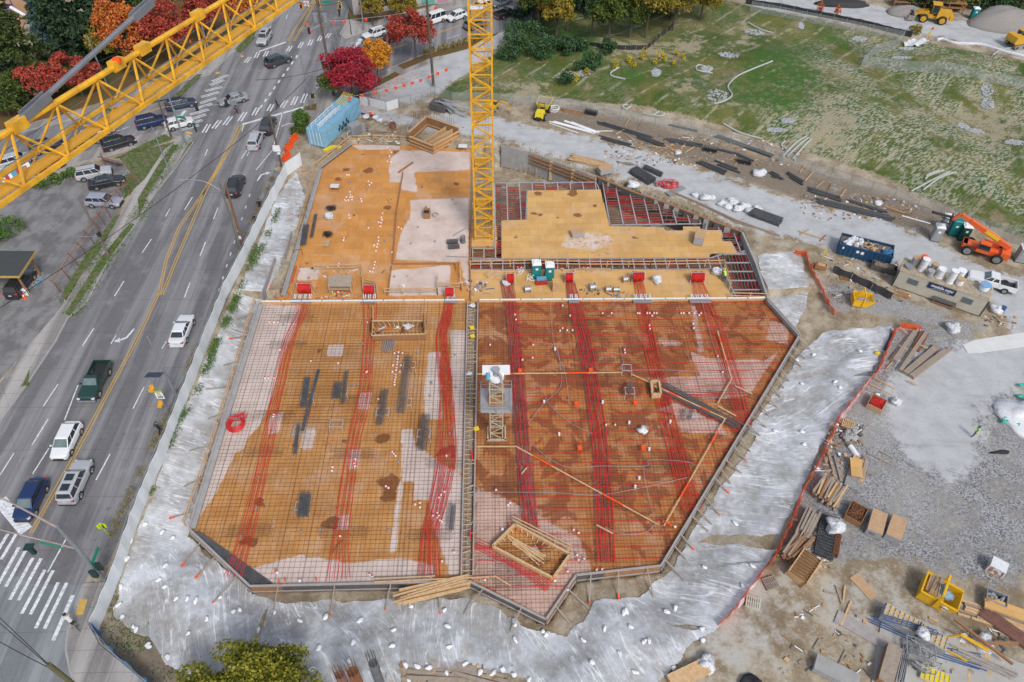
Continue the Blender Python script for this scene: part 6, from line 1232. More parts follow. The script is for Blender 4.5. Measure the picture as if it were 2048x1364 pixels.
A=[P(x,y,ZS) for x,y in ((10,372),(72,352))]; t=thing('billboard','low mural billboard with red and blue figures, behind the jib tip','billboard',A[0]); o=A[0].copy(); d=A[1]-A[0]; b=MB(); b.bar(Vector((0,0,1.4)),d+Vector((0,0,1.4)),.15,2.4); b.build('panel',M_WHP,t)
for u,c,w_ in ((.2,'mural_red',.5),(.45,'painted_blue',.7),(.6,'mural_red',.5),(.8,'bark_chips',.8)): b=MB(); q=d*u; b.box((q.x+.03,q.y-.1,1.3),(w_,.06,1.5),rz=math.atan2(d.y,d.x)); b.build('painted_figure',_mats.get(c) or mat(c,(.5,.05,.05),.6),t)
A=P(225,330,ZS); t=thing('collapsed_sign','collapsed maroon sign panel leaning beside the parked cars','sign',A); b=MB(); b.box((0,0,.8),(3.6,.15,1.2),rz=R(-25),M=Matrix.Rotation(R(50),4,'X')); b.build('panel',mat('maroon_panel',(.16,.03,.05),.8,col2=(.25,.15,.12),scale=2),t); b=MB(); b.bar((-1,0,0),(-1,0,2.0),.1); b.build('post',RU,t)
for px,py,l in ((587,276,'farthest orange barrier of the row beside the container'),(577,292,'middle orange barrier of the row beside the container'),(572,312,'nearest orange barrier of the row beside the wooden pole')):
 c=P(px,py,ZS+.5); t=thing('road_barrier',l,'barrier',(c.x,c.y,ZS+.02),R(68)); b=MB(); b.sprism([(-.9,0),(.9,0),(.9,.9),(.7,1.0),(-.7,1.0),(-.9,.9)],-.12,.12); b.sprism([(-.9,0),(.9,0),(.9,.3),(-.9,.3)],-.26,.26); b.build('body',M_ORG,t)
 b=MB()
 for x in (-.5,0,.5): b.cyl((x,0,1.0),(x,0,1.07),.08,n=8)
 b.build('filler_cap',M_TRIM,t)
for px,py,l in ((740,228,'upright orange cone left of the pair by the entrance'),(746,231,'upright orange cone right of the pair by the entrance'),(783,246,'single orange cone on the muddy entrance')): cone(px,py,l,z=.55)
SK=mat('skin',(.42,.25,.18),.6); DEN=mat('denim',(.05,.08,.15),.8); BKC=mat('black_cloth',(.018,.018,.022),.8); HV=mat('hi_vis',(.50,.85,.03),.6); GRN=mat('green_cloth',(.02,.16,.10),.7); WHT=mat('white_cloth',(.62,.60,.60),.8); REDC=mat('red_cloth',(.45,.03,.05),.8); GRC=mat('grey_cloth',(.12,.13,.14),.8)
def person(loc,rz,label,top,legs,hat=None,pose='stand',vest=None,group=None):
 t=thing('person',label,'person',loc,rz,group); ln={'stand':(.08,-.06),'walk':(.32,-.30),'ride':(.2,.2),'bend':(.1,-.08)}[pose]
 me=bpy.data.meshes.new('body'); lean=.0 if pose in('stand','walk') else .35
 hip=(0,0,.93); ch=(lean*.8,0,1.36); nk=(lean,0,1.50); V=[hip,(lean*.4,0,1.12),ch,nk,(lean+.03,0,1.60),(lean+.06,0,1.70)]; E=[(0,1),(1,2),(2,3),(3,4),(4,5)]; Rr=[.15,.135,.17,.065,.10,.085]
 knee_z=.5; 
 for s,l in ((1,ln[0]),(-1,ln[1])):
  k=len(V); bendf=.12 if pose!='ride' else .32
  V+=[(0,s*.10,.88),(l*.45+bendf*.4,s*.11,knee_z+(.1 if pose=='ride' else 0)),(l,s*.11,.10),(l+.16,s*.12,.04)]; E+=[(0,k),(k,k+1),(k+1,k+2),(k+2,k+3)]; Rr+=[.10,.068,.045,.045]
  k=len(V); hand=(lean+.30,s*.16,1.18) if pose in('ride','bend','stand') and pose!='walk' else (-l*.5,s*.24,.86)
  V+=[(lean*.85,s*.20,1.42),((ch[0]+hand[0])/2-.08,s*.27,1.17),hand,(hand[0]+.08,hand[1],hand[2]-.02)]; E+=[(2,k),(k,k+1),(k+1,k+2),(k+2,k+3)]; Rr+=[.06,.048,.036,.03]
 me.from_pydata(V,E,[]); o=bpy.data.objects.new('body',me); COL.objects.link(o); sm=o.modifiers.new('s','SKIN'); 
 for i,r in enumerate(Rr): me.skin_vertices[0].data[i].radius=(r,r)
 me.skin_vertices[0].data[0].use_root=True; o.modifiers.new('u','SUBSURF').levels=1; o.modifiers['u'].render_levels=1
 bpy.context.view_layer.update(); nm=bpy.data.meshes.new_from_object(o.evaluated_get(bpy.context.evaluated_depsgraph_get())); bpy.data.objects.remove(o); nm.name='body'
 for m in (SK,top,legs,M_TRIM,vest or top): nm.materials.append(m)
 for p in nm.polygons:
  c=p.center; z_=c.z; side=abs(c.y)>.20
  p.material_index=0 if z_>1.53 else (3 if z_<.09 else (2 if z_<.95 and not side else (4 if (vest and not side and z_>.95) else (0 if (side and z_<1.0 and pose=='walk') or c.x>lean+.30 else 1)))); p.use_smooth=True
 b=bpy.data.objects.new('body',nm); COL.objects.link(b); b.parent=t
 h=MB(); h.blob((lean+.04,0,1.74 if not hat else 1.76),(.115,.10,.07),amp=.02,n=10,m=6); 
 if hat: h.cyl((lean+.06,0,1.71),(lean+.06,0,1.73),.15,n=12)
 h.build('hat' if hat else 'hair',hat or BKC,t,smooth=True); 
 e=MB(); 
 for s in (-1,1): e.box((lean+.145,s*.035,1.67),(.012,.02,.012))
 e.box((lean+.155,0,1.635),(.03,.02,.03)); e.build('face_detail',M_TRIM,t)
 return t
person(P(1945,874,.52),R(150),'worker in a hi-vis vest and green helmet looking at a device in the yard',GRC,DEN,GRN,'stand',HV)
person(P(393,263,ZS+.13),R(250),'pedestrian in dark teal clothes waiting at the zebra end',mat('teal_cloth',(.02,.09,.10),.8),BKC,None,'stand')
person(P(556,217,ZS+.02),R(30),'pedestrian in a black coat walking over the middle of the zebra',BKC,BKC,None,'walk')
person(P(680,34,ZS+.02),R(90),'pedestrian in black on the far crossing by the corner building',BKC,BKC,None,'walk')
person(P(322,866,ZS+.02),R(60),'dark-clothed walker tucked against the street fence beside the weeds',BKC,BKC,None,'walk'); person(P(522,420,ZS+.14),R(80),'dark-clothed walker farthest up the street fence',BKC,BKC,None,'walk'); person(P(514,450,ZS+.14),R(80),'dark-clothed walker just behind the farthest one by the fence',BKC,BKC,None,'walk')
def cyclist(px,py,rz,label,top,hat,frame):
 l=P(px,py,ZS+.03); person(l+Vector((-.05*math.cos(rz),-.05*math.sin(rz),.12)),rz,label,top,BKC,hat,'ride')
 t=thing('bicycle','bicycle ridden by the '+label.split(' on ')[0],'bicycle',l,rz)
 for x in (-.52,.52): b=MB(); b.torus((x,0,.34),.32,.022,20,5,'y'); b.bar((x,0,.05),(x,0,.63),.01); b.bar((x-.3,0,.34),(x+.3,0,.34),.01); b.build('wheel',M_TYRE,t)
 b=MB(); b.tube([(-.52,0,.34),(-.12,0,.36),(.38,0,.78),(-.2,0,.82),(-.12,0,.36)],.02,6); b.tube([(.52,0,.34),(.38,0,.78),(.36,0,.95)],.02,6); b.tube([(-.52,0,.34),(-.2,0,.82),(-.22,0,.95)],.018,6); b.build('frame',frame,t)
 b=MB(); b.tube([(.45,-.25,.98),(.36,0,1.0),(.45,.25,.98)],.018,5); b.build('handlebar',M_TRIM,t); b=MB(); b.box((-.24,0,.97),(.26,.13,.05)); b.build('saddle',M_TRIM,t)
cyclist(152,1252,R(140),'cyclist in a pale shirt and black helmet on the corner ramp',WHT,BKC,M_TRIM); cyclist(473,228,R(30),'cyclist with a fluorescent helmet on the junction',DEN,HV,mat('red_frame',(.5,.03,.03),.4))
# ================================================================ SITE OBJECTS
YZ=.5
def fr(name,label,cat,A,B,z=YZ,group=None,dz=0):
 a=P(*A,z);b=P(*B,z); t=thing(name,label,cat,(a.x,a.y,z+dz),math.atan2(b.y-a.y,b.x-a.x),group); return t,(b-a).length
def at(name,label,cat,px,py,tx=None,ty=None,z=YZ,group=None,rz=None,lz=0):
 c=P(px,py,z+lz); 
 if rz is None:
  q=P(tx,ty,z+lz); rz=math.atan2(q.y-c.y,q.x-c.x)
 return thing(name,label,cat,(c.x,c.y,z),rz,group)
def sub(t,name,m,fn,smooth=False): b=MB(); fn(b); return b.build(name,m,t,smooth=smooth)
M_TEAL=mat('toilet_teal',(.01,.22,.21),.5,col2=(.008,.17,.17),scale=2); M_TGRY=mat('toilet_grey',(.30,.31,.32),.55,col2=(.24,.25,.26),scale=2); M_DGN=mat('toilet_green',(.01,.08,.06),.5); M_NAVY=mat('navy_sign',(.015,.035,.10),.4); M_CRM=mat('office_cream',(.48,.45,.37),.6,col2=(.40,.37,.30),scale=1); M_OFR=mat('office_roof',(.55,.50,.40),.6,metal=.1,col2=(.36,.27,.17),scale=2.5,amt=.7)
def toilet(px,py,rz,label,m,z,roof=None):
 t=at('portable_toilet',label,'portable toilet',px,py,rz=rz,z=z)
 sub(t,'cabin',m,lambda b:b.box((0,0,1.05),(1.1,1.15,2.1),taper=.96)); sub(t,'roof',roof or M_WHP,lambda b:(b.box((0,0,2.16),(1.12,1.16,.12)),b.box((0,0,2.26),(.95,.95,.14),taper=.75)))
 sub(t,'door',m,lambda b:(b.box((0,-.585,1.0),(.72,.03,1.85)),b.box((.28,-.61,1.0),(.05,.05,.15)))); sub(t,'notice',M_WHP,lambda b:b.box((0,-.61,1.55),(.32,.02,.3))); sub(t,'vent_pipe',m,lambda b:b.cyl((.4,.4,2.1),(.4,.4,2.7),.05,n=8)); sub(t,'skid',M_TRIM,lambda b:b.box((0,0,.03),(1.2,1.25,.08)))
toilet(1072,551,R(4),'teal portable toilet on the deck, left of its pair',M_TEAL,0); toilet(1098,555,R(2),'teal portable toilet on the deck, right of its pair',M_TEAL,0)
toilet(1868,478,R(-15),'grey portable toilet nearest the haul road',M_TGRY,YZ); toilet(1886,458,R(-15),'grey portable toilet with white roof behind the nearest one',M_TGRY,YZ); toilet(1903,467,R(-15),'teal portable toilet between grey and dark green ones',M_TEAL,YZ,M_TEAL); toilet(1922,477,R(-15),'dark green portable toilet under the telehandler boom',M_DGN,YZ); toilet(2036,520,R(-15),'grey portable toilet at the right edge behind the telehandler',M_TGRY,YZ); toilet(1944,38,R(-8),'teal portable toilet by the gravel heap at the top right',M_TEAL,YZ)
t,Ln=fr('site_office','long cream site office container with a navy sign and drums on its roof','site office',(1783,572),(1958,634)); D=2.6;H=2.45
sub(t,'wall',M_CRM,lambda b:b.box((Ln/2,D/2,H/2+.15),(Ln,D,H)))
def roof(b):
 b.box((Ln/2,D/2,H+.2),(Ln+.1,D+.1,.1)); n=int(Ln/.22)
 for i in range(n): b.box((i*Ln/n+.1,D/2,H+.28),(.11,D,.06))
sub(t,'corrugated_roof',M_OFR,roof)
for u in (.19,.80):
 w_=sub(t,'window',M_STEEL,lambda b:b.box((Ln*u,-.02,1.65),(1.25,.05,.8))); sub(w_,'bars',M_DGN,lambda b:[b.box((Ln*u-.5+i*.14,-.06,1.65),(.05,.03,.74)) for i in range(8)])
sub(t,'sign_board',M_NAVY,lambda b:b.box((Ln*.50,-.05,2.05),(3.1,.05,.85)))
text('mobile mini',.52,M_WHP,t,(Ln*.50,-.085,2.13),(R(90),0,0),italic=.25,bold=.012); text('portable storage  mobile offices',.15,M_WHP,t,(Ln*.50,-.085,1.79),(R(90),0,0),italic=.25)
sub(t,'corner_post',M_TRIM,lambda b:[b.box((x,y,H/2+.15),(.12,.12,H+.02)) for x,y in ((.02,.02),(Ln-.02,.02))]); sub(t,'ground_beam',M_TRIM,lambda b:(b.box((Ln/2,.2,.08),(Ln,.2,.16)),b.box((Ln/2,D-.2,.08),(Ln,.2,.16))))
RZ=t.rotation_euler[2]; ow=t.location.copy()
def onroof(u,v,z_=H+.32): 
 x,y=Ln*u,D*v; c,s=math.cos(RZ),math.sin(RZ); return (ow.x+x*c-y*s,ow.y+x*s+y*c,ow.z+z_)
def drum(loc,r,h,m,label,flat=None,group='drums and reels on the site office roof'):
 t=thing('cable_drum',label,'drum',loc,0,group); sub(t,'barrel',m,lambda b:(b.cyl((0,0,.06),(0,0,h-.06),r*.9,n=18),b.cyl((0,0,h*.33),(0,0,h*.36),r*.95,n=18),b.cyl((0,0,h*.66),(0,0,h*.69),r*.95,n=18))); [sub(t,'end_flange',flat or M_WHP,lambda b:b.cyl((0,0,z0),(0,0,z0+.07),r,n=18)) for z0 in (0,h-.07)]; return t
M_WRAP=mat('shrink_wrap',(.72,.73,.74),.35,col2=(.56,.57,.59),scale=6,amt=.8); M_PBL=mat('pale_blue_lid',(.20,.40,.65),.5); M_GDR=mat('grey_drum',(.35,.36,.38),.7,col2=(.25,.25,.26),scale=4)
for u,v,r,h,m,f,l in ((.08,.35,.5,.3,M_GDR,M_STEEL,'flat dark reel at the left end of the office roof'),(.12,.7,.48,1.1,M_GDR,M_PLYP,'grey reel with wooden end at the back left of the roof'),(.215,.5,.45,1.7,M_WRAP,M_WHP,'tall white wrapped drum, leftmost tall one on the roof'),(.33,.75,.42,1.0,M_GDR,M_PLYP,'wood-ended grey reel behind the first tall white drum'),(.315,.28,.42,.8,M_GDR,M_GDR,'low grey drum in the middle front of the roof'),(.42,.45,.52,1.2,M_WRAP,M_WHP,'squat white wrapped drum in the middle of the roof'),(.54,.3,.45,1.8,M_WRAP,M_WHP,'tall white wrapped drum right of the roof middle'),(.62,.85,.5,1.2,M_WRAP,M_WHP,'white wrapped bundle at the rear edge of the roof'),(.64,.35,.45,.9,M_WRAP,M_PLYP,'white reel with wooden end near the right of the roof'),(.90,.62,.6,.8,M_WRAP,M_PBL,'white drum with blue lid at the right end of the roof'),(.19,.95,.4,1.2,M_GDR,M_ORG,'drum with a red lid at the back left edge of the roof')): drum(onroof(u,v),r,h,m,l,f,None)
M_SKB=mat('skip_blue',(.012,.07,.16),.6,col2=(.01,.045,.10),scale=1.5,amt=.7)
t,Ls=fr('waste_skip','dark blue ribbed waste skip heaped with white bags and scrap timber','skip',(1672,508),(1776,534)); SD,SH=2.3,1.6
def skip(b):
 for y in (0,SD): b.box((Ls/2,y,SH/2+.1),(Ls,.08,SH))
 for x in (0,Ls): b.box((x,SD/2,SH/2+.1),(.08,SD,SH))
 b.box((Ls/2,SD/2,.12),(Ls,SD,.08))
sub(t,'hull',M_SKB,skip); sub(t,'rib',M_SKB,lambda b:[b.box((.3+i*.52,-.07,SH/2+.1),(.12,.08,SH)) for i in range(int(Ls/.52))]); sub(t,'top_rail',M_SKB,lambda b:(b.box((Ls/2,-.02,SH+.1),(Ls+.1,.16,.14)),b.box((Ls/2,SD+.02,SH+.1),(Ls+.1,.16,.14))))
sub(t,'label_plate',M_WHP,lambda b:(b.box((Ls*.36,-.12,1.2),(.35,.02,.35)),b.box((Ls*.45,-.12,1.15),(.35,.02,.4)),b.box((Ls*.08,-.12,1.3),(.2,.02,.3))))
o=t.location.copy(); rzs=t.rotation_euler[2]
def local(t,x,y,z): c,s=math.cos(t.rotation_euler[2]),math.sin(t.rotation_euler[2]); return Vector((t.location.x+x*c-y*s,t.location.y+x*s+y*c,t.location.z+z))
M_BAG=mat('white_bag',(.70,.71,.73),.55,col2=(.38,.39,.42),scale=5,amt=.9,bump=1.0,bscale=9); M_SBAG=mat('sandbag_white',(.80,.81,.82),.6,col2=(.64,.65,.67),scale=6)
sub(t,'fill',mat('waste_fill',(.20,.17,.14),.9,col2=(.08,.07,.06),scale=5,sharp=.05),lambda b:b.box((Ls/2,SD/2,SH-.25),(Ls-.15,SD-.15,.2)))
def bag(loc,rad,label,name='rubble_bag',cat='bag',m=None,group=None,seed=0,amp=.42):
 b=MB(); b.blob((0,0,rad[2]*.6),rad,seed,amp,13,8,flat=.6); o=b.build(name,m or M_BAG,smooth=True,base=False); o.location=loc; return tag(o,label,cat,group)
for i in range(11): bag(local(t,.5+U(0,3.2),U(.4,1.9),SH-.15),(U(.3,.5),U(.3,.45),U(.25,.4)),'white waste bag heaped in the left half of the blue skip',group='white bags heaped in the blue skip',seed=i)
for i in range(26):
 x=U(1.5,Ls-.6);y=U(.3,2.0);a=U(0,3.1);l=U(.5,1.2); q=local(t,x,y,SH+U(-.1,.25)); b=MB(); b.bar(q-Vector((math.cos(a),math.sin(a),U(-.2,.2)))*l/2,q+Vector((math.cos(a),math.sin(a),U(-.2,.2)))*l/2,U(.06,.25),.05); tag(b.build('scrap_timber',[M_TIM,M_TIMD,M_PLYP][i%3]),'scrap timber piece lying in the blue skip','timber','scrap timber in the blue skip')
bag(local(t,Ls-.7,.7,SH-.1),(.7,.45,.3),'blue tarpaulin bundle at the right end of the skip','tarpaulin','tarpaulin',mat('blue_tarp',(.02,.14,.30),.5,col2=(.01,.08,.2),scale=4))
def yskip(t,s,handle=True):
 prof=[(-1.1,.15),(.55,.15),(1.25,.95),(1.25,1.15),(-1.1,1.15)]; y=.8
 def f(b):
  n=len(prof)
  for sy in (-y,y): b.sprism(prof,sy-.04,sy+.04)
  b.box((-1.08,0,.65),(.08,2*y,1.0)); b.box((-.3,0,.17),(1.65,2*y,.08)); b.bar((.52,0,.18),(1.25,0,1.0),2*y,.07,up=(0,0,1))
  b.box((.05,-y-.05,1.12),(2.3,.1,.1)); b.box((.05,y+.05,1.12),(2.3,.1,.1)); b.box((-1.1,0,1.15),(.1,2*y+.2,.1))
  b.v=[(v[0]*s,v[1]*s,v[2]*s) for v in b.v]
 sub(t,'hopper',mat('skip_yellow',(.72,.42,.01),.5,col2=(.60,.34,.01),scale=2),f)
 if handle:
  def g(b): b.bar((.0,-y-.08,.3),(.0,-y-.08,1.9),.14); b.bar((.0,y+.08,.3),(.0,y+.08,1.9),.14); b.bar((.0,-y-.08,1.9),(.0,y+.08,1.9),.14); b.v=[(v[0]*s,v[1]*s,v[2]*s) for v in b.v]
  sub(t,'lifting_frame',_mats['skip_yellow'],g)
t=at('yellow_skip','yellow lifting skip with blue pipe offcuts, standing in front of the site office','skip',1720,607,1750,611); yskip(t,.98); 
for i in range(4): q=local(t,-.5+.3*i,U(-.3,.3),.55); b=MB(); b.cyl(q-Vector((.5,.1,0)),q+Vector((.5,.1,.1)),.11,n=8); tag(b.build('pipe_offcut',mat('purple_pipe',(.10,.09,.30),.5,col2=(.3,.3,.35),scale=5)),'purple-blue pipe offcut inside the yellow skip by the office','pipe','pipe offcuts in the yellow skip')
t=at('yellow_skip','yellow skip loaded with pallet wood and a blue bag, on the mud at lower right','skip',1869,1196,1905,1216); yskip(t,1.28)
sub(t,'logo_plate',M_WHP,lambda b:b.cyl((.7,-1.09,.9),(.7,-1.14,.9),.26,n=20)); text('INCO',.2,M_NAVY,t,(.7,-1.155,.9),(R(90),0,0),bold=.008)
for i in range(7): q=local(t,-1.0+.18*i,U(-.3,.5),1.35+.05*i); b=MB(); d=Vector((U(.3,.6),U(.4,.8),.1)); b.bar(q-d,q+d,.3,.04); tag(b.build('scrap_timber',[M_PLYP,M_TIMD,M_TIM][i%3]),'board leaning in the loaded yellow skip','timber','boards in the loaded yellow skip')
bag(local(t,.25,-.1,1.35),(.45,.6,.4),'crumpled blue bag in the loaded yellow skip','blue_bag','bag',mat('blue_bag',(.05,.16,.32),.5,col2=(.25,.3,.2),scale=4),seed=3)
def pile(px,py,tx,ty,n,L,w,h,label,cat='timber',name='timber_plank',ms=None,z=YZ,rows=4,sp=1.0,jit=.12,ljit=.2,tube=False,group=None,lz=0,angj=.03):
 c=P(px,py,z+lz); q=P(tx,ty,z+lz); a=math.atan2(q.y-c.y,q.x-c.x); ms=ms or [M_TIM]
 for i in range(n):
  r,lay=i%rows,i//rows; o=(r-(rows-1)/2)*w*sp*1.25+U(-jit,jit)*w; aa=a+U(-angj,angj); d=Vector((math.cos(aa),math.sin(aa),0)); s=Vector((-math.sin(a),math.cos(a),0)); l=L*(1+U(-ljit,ljit)); sh=U(-.1,.1)*L
  m=Vector((c.x,c.y,z+h*(lay+.55)+.005*r))+s*o+d*sh; b=MB()
  if tube: b.tube([m-d*l/2,m+d*l/2],w/2,8)
  else: b.bar(m-d*l/2,m+d*l/2,w,h*.96)
  tag(b.build(name,ms[i%len(ms)]),label,cat,group or label)
TM=[M_TIMD,M_TIMR,M_TIM,M_TIMD]
M_PIPE=mat('black_pipe',(.028,.032,.036),.6,col2=(.05,.055,.06),scale=3); 
pile(1657,985,1668,965,40,2.5,.19,.15,'weathered timber offcut in the rough pile beside the orange mesh fence',ms=TM,rows=10,sp=1.0,jit=.4,ljit=.3,angj=.12)
pile(1612,1052,1622,1032,24,3.2,.22,.16,'grey scaffold plank in the pile left of the rusty rebar mats',ms=[M_TIMD],rows=5,jit=.2)
pile(1588,1098,1605,1083,26,3.0,.2,.16,'brown timber in the jumbled stack above the ladder-like joist frames',ms=[M_TIMD,M_TIMR],rows=5,jit=.3,angj=.2)
pile(1714,940,1720,918,10,2.6,.3,.12,'board in the stack topped by one loose plywood sheet',ms=[M_PLYP,M_TIM,M_TIMD],rows=4,jit=.2)
pile(1670,935,1662,905,2,3.6,.22,.08,'long weathered plank leaning toward the orange mesh',ms=[M_TIMD],rows=2,sp=2)
t=at('plywood_stack','plywood sheets and blue boards under the loose timber near the orange mesh','plywood stack',1706,958,1714,930); sub(t,'sheets',mat('blue_board_edges',(.10,.14,.18),.7,col2=(.4,.35,.28),scale=6),lambda b:b.box((0,0,.12),(2.6,1.3,.22)))
b=MB(); q=P(1713,935,1.2); b.box((q.x,q.y,q.z),(1.1,2.2,.03),rz=R(-15)); tag(b.build('plywood_sheet',M_PLYN),'single orange plywood sheet lying on the board stack','plywood sheet')
for i,(x,y,x2,y2,n,w,m) in enumerate([(1785,722,1828,662,5,.22,M_TIMD),(1798,742,1850,665,5,.2,M_TIMD),(1810,748,1872,695,6,.2,M_TIMD),(1822,755,1895,700,6,.2,M_TIMD),(1770,700,1790,660,3,.14,M_PIPE),(1830,700,1848,668,3,.3,RU)]):
 A=P(x,y,.6);B=P(x2,y2,.6); d=(B-A).normalized(); s=Vector((-d.y,d.x,0))
 for k in range(n):
  b=MB(); o_=s*(k%3-1)*w*1.05+Vector((0,0,(k//3)*w)); b.bar(A+o_,B+o_+d*U(-.4,.4),w,w*.9); tag(b.build('steel_beam',m),['grey beam in the leftmost long bundle of the fan','grey beam in the second bundle of the fan','grey beam in the third bundle of the fan','grey beam in the outermost bundle of the fan','thin black bar left of the fanned beams','rust-red beam lying over the fanned beams'][i],'beam',['leftmost','second','third','outermost','thin black','rust-red'][i]+' beams of the fanned stack')
for x,y,x2,y2 in ((1797,690,1815,700),(1800,655,1815,668),(1815,760,1835,770),(1840,690,1855,697)): b=MB(); b.bar(P(x,y,.85),P(x2,y2,.85),.12,.1); tag(b.build('timber_batten',M_TIM),'short pale batten laid across the fanned beams','timber','battens across the fanned beams')
for x,y,x2,y2 in ((1740,768,1785,790),(1748,755,1790,778),(1772,738,1795,712)): b=MB(); b.bar(P(x,y,.55),P(x2,y2,.55),.1,.1); tag(b.build('timber_batten',M_TIM),'pale batten lying below the fanned beams','timber','battens below the fanned beams')
def woodbox(px,py,tx,ty,w,l,h,label,m,fill,fm,z=YZ,name='timber_crate'):
 t=at(name,label,'crate',px,py,tx,ty,z=z)
 for nm,bx in (('side',((0,w/2,h/2),(l,.06,h))),('side',((0,-w/2,h/2),(l,.06,h))),('end_panel',((l/2,0,h/2),(.06,w,h))),('end_panel',((-l/2,0,h/2),(.06,w,h)))): sub(t,nm,m,lambda b:b.box(*bx))
 sub(t,fill,fm,lambda b:[b.tube([(U(-l*.4,l*.4),U(-w*.4,w*.4),h*U(.5,.8)),(U(-l*.45,l*.45),U(-w*.45,w*.45),h*U(.8,1.15)),(U(-l*.4,l*.4),U(-w*.4,w*.4),h*U(.6,1.0))],.035,5) for i in range(60)]); return t
woodbox(1750,812,1762,790,1.5,1.7,.75,'open timber crate heaped with red cable anchors beside the mesh fence',M_PLYP,'cable_anchors',M_RED)
woodbox(1708,1032,1718,1012,1.5,1.9,.8,'open brown timber crate of rusty bars left of the plywood stacks',M_TIMR,'steel_bars',RU)
for x,y,l,s in ((1790,806,'white bulk bag standing right of the red crate',.55),(1410,1330,'big white bulk bag alone on the mud near the bottom',.7),(1667,1056,'grey-white bulk bag on top of the rebar mats',.8),(1903,660,'white bulk bags heaped by the end of the site office',.8)):
 if l: bag(P(x,y,YZ+(.5 if x==1667 else 0)),(s,s,s*.75),l,'bulk_bag','bag',seed=x)
def plystack(px,py,tx,ty,w,l,h,label,z=YZ,top=M_PLYP,side=M_GDR,band=True):
 t=at('plywood_stack',label,'plywood stack',px,py,tx,ty,z=z)
 sub(t,'stack',side,lambda b:[b.box((0,0,.1+h*(i+.5)/6),(l-.01*(i%2),w-.008*(i%2),h/6-.004)) for i in range(6)]); sub(t,'top_sheet',top,lambda b:b.box((0,0,.112+h),(l+.02,w+.02,.022))); sub(t,'bearer',M_TIM,lambda b:[b.box((x,0,.05),(.1,w,.1)) for x in (-l*.35,0,l*.35)]); return t
t=plystack(1748,1053,1756,1023,1.32,2.5,.85,'grey-sided plywood stack with painted letters, left of a pair on the gravel'); text('WI',.4,M_TRIM,t,(-1.275,.15,.5),(R(90),0,R(-90)))
plystack(1786,1064,1796,1034,1.32,2.5,.85,'grey-sided plywood stack, right of a pair on the gravel')
plystack(1397,482,1392,505,1.25,2.0,1.15,'tall narrow plywood stack on the new plywood deck',z=.1); plystack(1154,470,1180,466,1.2,1.7,.5,'low plywood stack with loose boards in the sawdust area',z=.1); plystack(1210,345,1232,340,1.2,2.1,.8,'plywood stack beside the long lumber on the haul road edge')
t=at('pallet_load','white-wrapped pallet of bricks standing alone on the gravel','pallet load',1988,1140,2010,1152); sub(t,'bricks',mat('brick_load',(.33,.18,.13),.8,col2=(.7,.7,.7),scale=3,sharp=.04),lambda b:b.box((0,0,.55),(1.25,1.1,.85))); sub(t,'wrap',M_WRAP,lambda b:b.box((0,0,1.02),(1.3,1.15,.12))); sub(t,'pallet',M_TIM,lambda b:b.box((0,0,.07),(1.3,1.15,.14)))
for x,y in ((1,1),(-1,1),(1,-1),(-1,-1)): sub(t,'wrap_fold',M_WRAP,lambda b:b.box((x*.62,y*.55,.55),(.1,.1,.9)))
t=at('mesh_basket','grey steel basket of fittings beside the lumber at lower right','basket',1985,1203,2005,1212)
for x,y,a,b_ in ((0,.55,1.6,.06),(0,-.55,1.6,.06),(.8,0,.06,1.1),(-.8,0,.06,1.1)): sub(t,'side',M_STEEL,lambda b:b.box((x,y,.5),(a,b_,.8)))
sub(t,'fittings',M_GDR,lambda b:[b.blob((U(-.6,.6),U(-.4,.4),.6),(.15,.15,.12),i,.3,6,4) for i in range(22)])
def pallet(px,py,tx,ty,label,n=1,m=M_TIM,z=YZ,k=7):
 for j in range(n):
  t=at('pallet',label if n==1 or j==n-1 else label.replace('top','lower',1),'pallet',px,py,tx,ty,z=z); t.location.z+=j*.16
  if j: t.rotation_euler[2]+=.12
  for i in range(k): sub(t,'deck_board',m,lambda b:b.box((-.55+1.1*i/(k-1),0,.13),(.1,1.1,.025)))
  for y in (-.5,0,.5): sub(t,'bearer',m,lambda b:b.box((0,y,.06),(1.2,.08,.11)))
pallet(1695,850,1712,858,'wooden pallet, top of two under the red crate',2); pallet(1540,1168,1552,1166,'weathered pallet, top of two left of the joist frames',2,M_TIMD); pallet(1505,1207,1522,1214,'pale pallet, top of two by the end of the orange mesh',2,mat('pale_wood',(.55,.52,.44),.8,scale=3))
for j in range(5):
 t=at('joist_ladder','ladder-like timber joist frame, '+['bottom of','second in','third in','fourth in','top of'][j]+' its stack','timber frame',1604,1142,1632,1112); t.location.z+=.24*j; t.rotation_euler[2]+=.03*j
 for y in (-.85,.85): sub(t,'long_member',M_TIM,lambda b:b.box((0,y,.12),(3.0,.09,.2)))
 for i in range(9): sub(t,'rung',M_TIMR if j==4 else M_TIM,lambda b:b.box((-1.35+i*.335,0,.12),(.07,1.6,.16)))
def bars(px,py,tx,ty,n,L,W,label,m,z=YZ,cross=0,name='rebar_mat',cat='rebar',lay=1):
 t0=P(px,py,z); q=P(tx,ty,z); a=math.atan2(q.y-t0.y,q.x-t0.x); c,s=math.cos(a),math.sin(a); b=MB()
 for l in range(lay):
  for i in range(n): y=-W/2+W*i/(n-1)+U(-.01,.01); sh=U(-.15,.15); b.bar((-L/2+sh,y,.05+l*.09),(L/2+sh,y,.05+l*.09),.035)
  for i in range(cross): x=-L/2+.2+(L-.4)*i/max(1,cross-1); b.bar((x,-W/2,.09+l*.09),(x,W/2,.09+l*.09),.035)
 o=b.build(name,m,base=False); o.location=(t0.x,t0.y,z); o.rotation_euler=(0,0,a); return tag(o,label,cat)
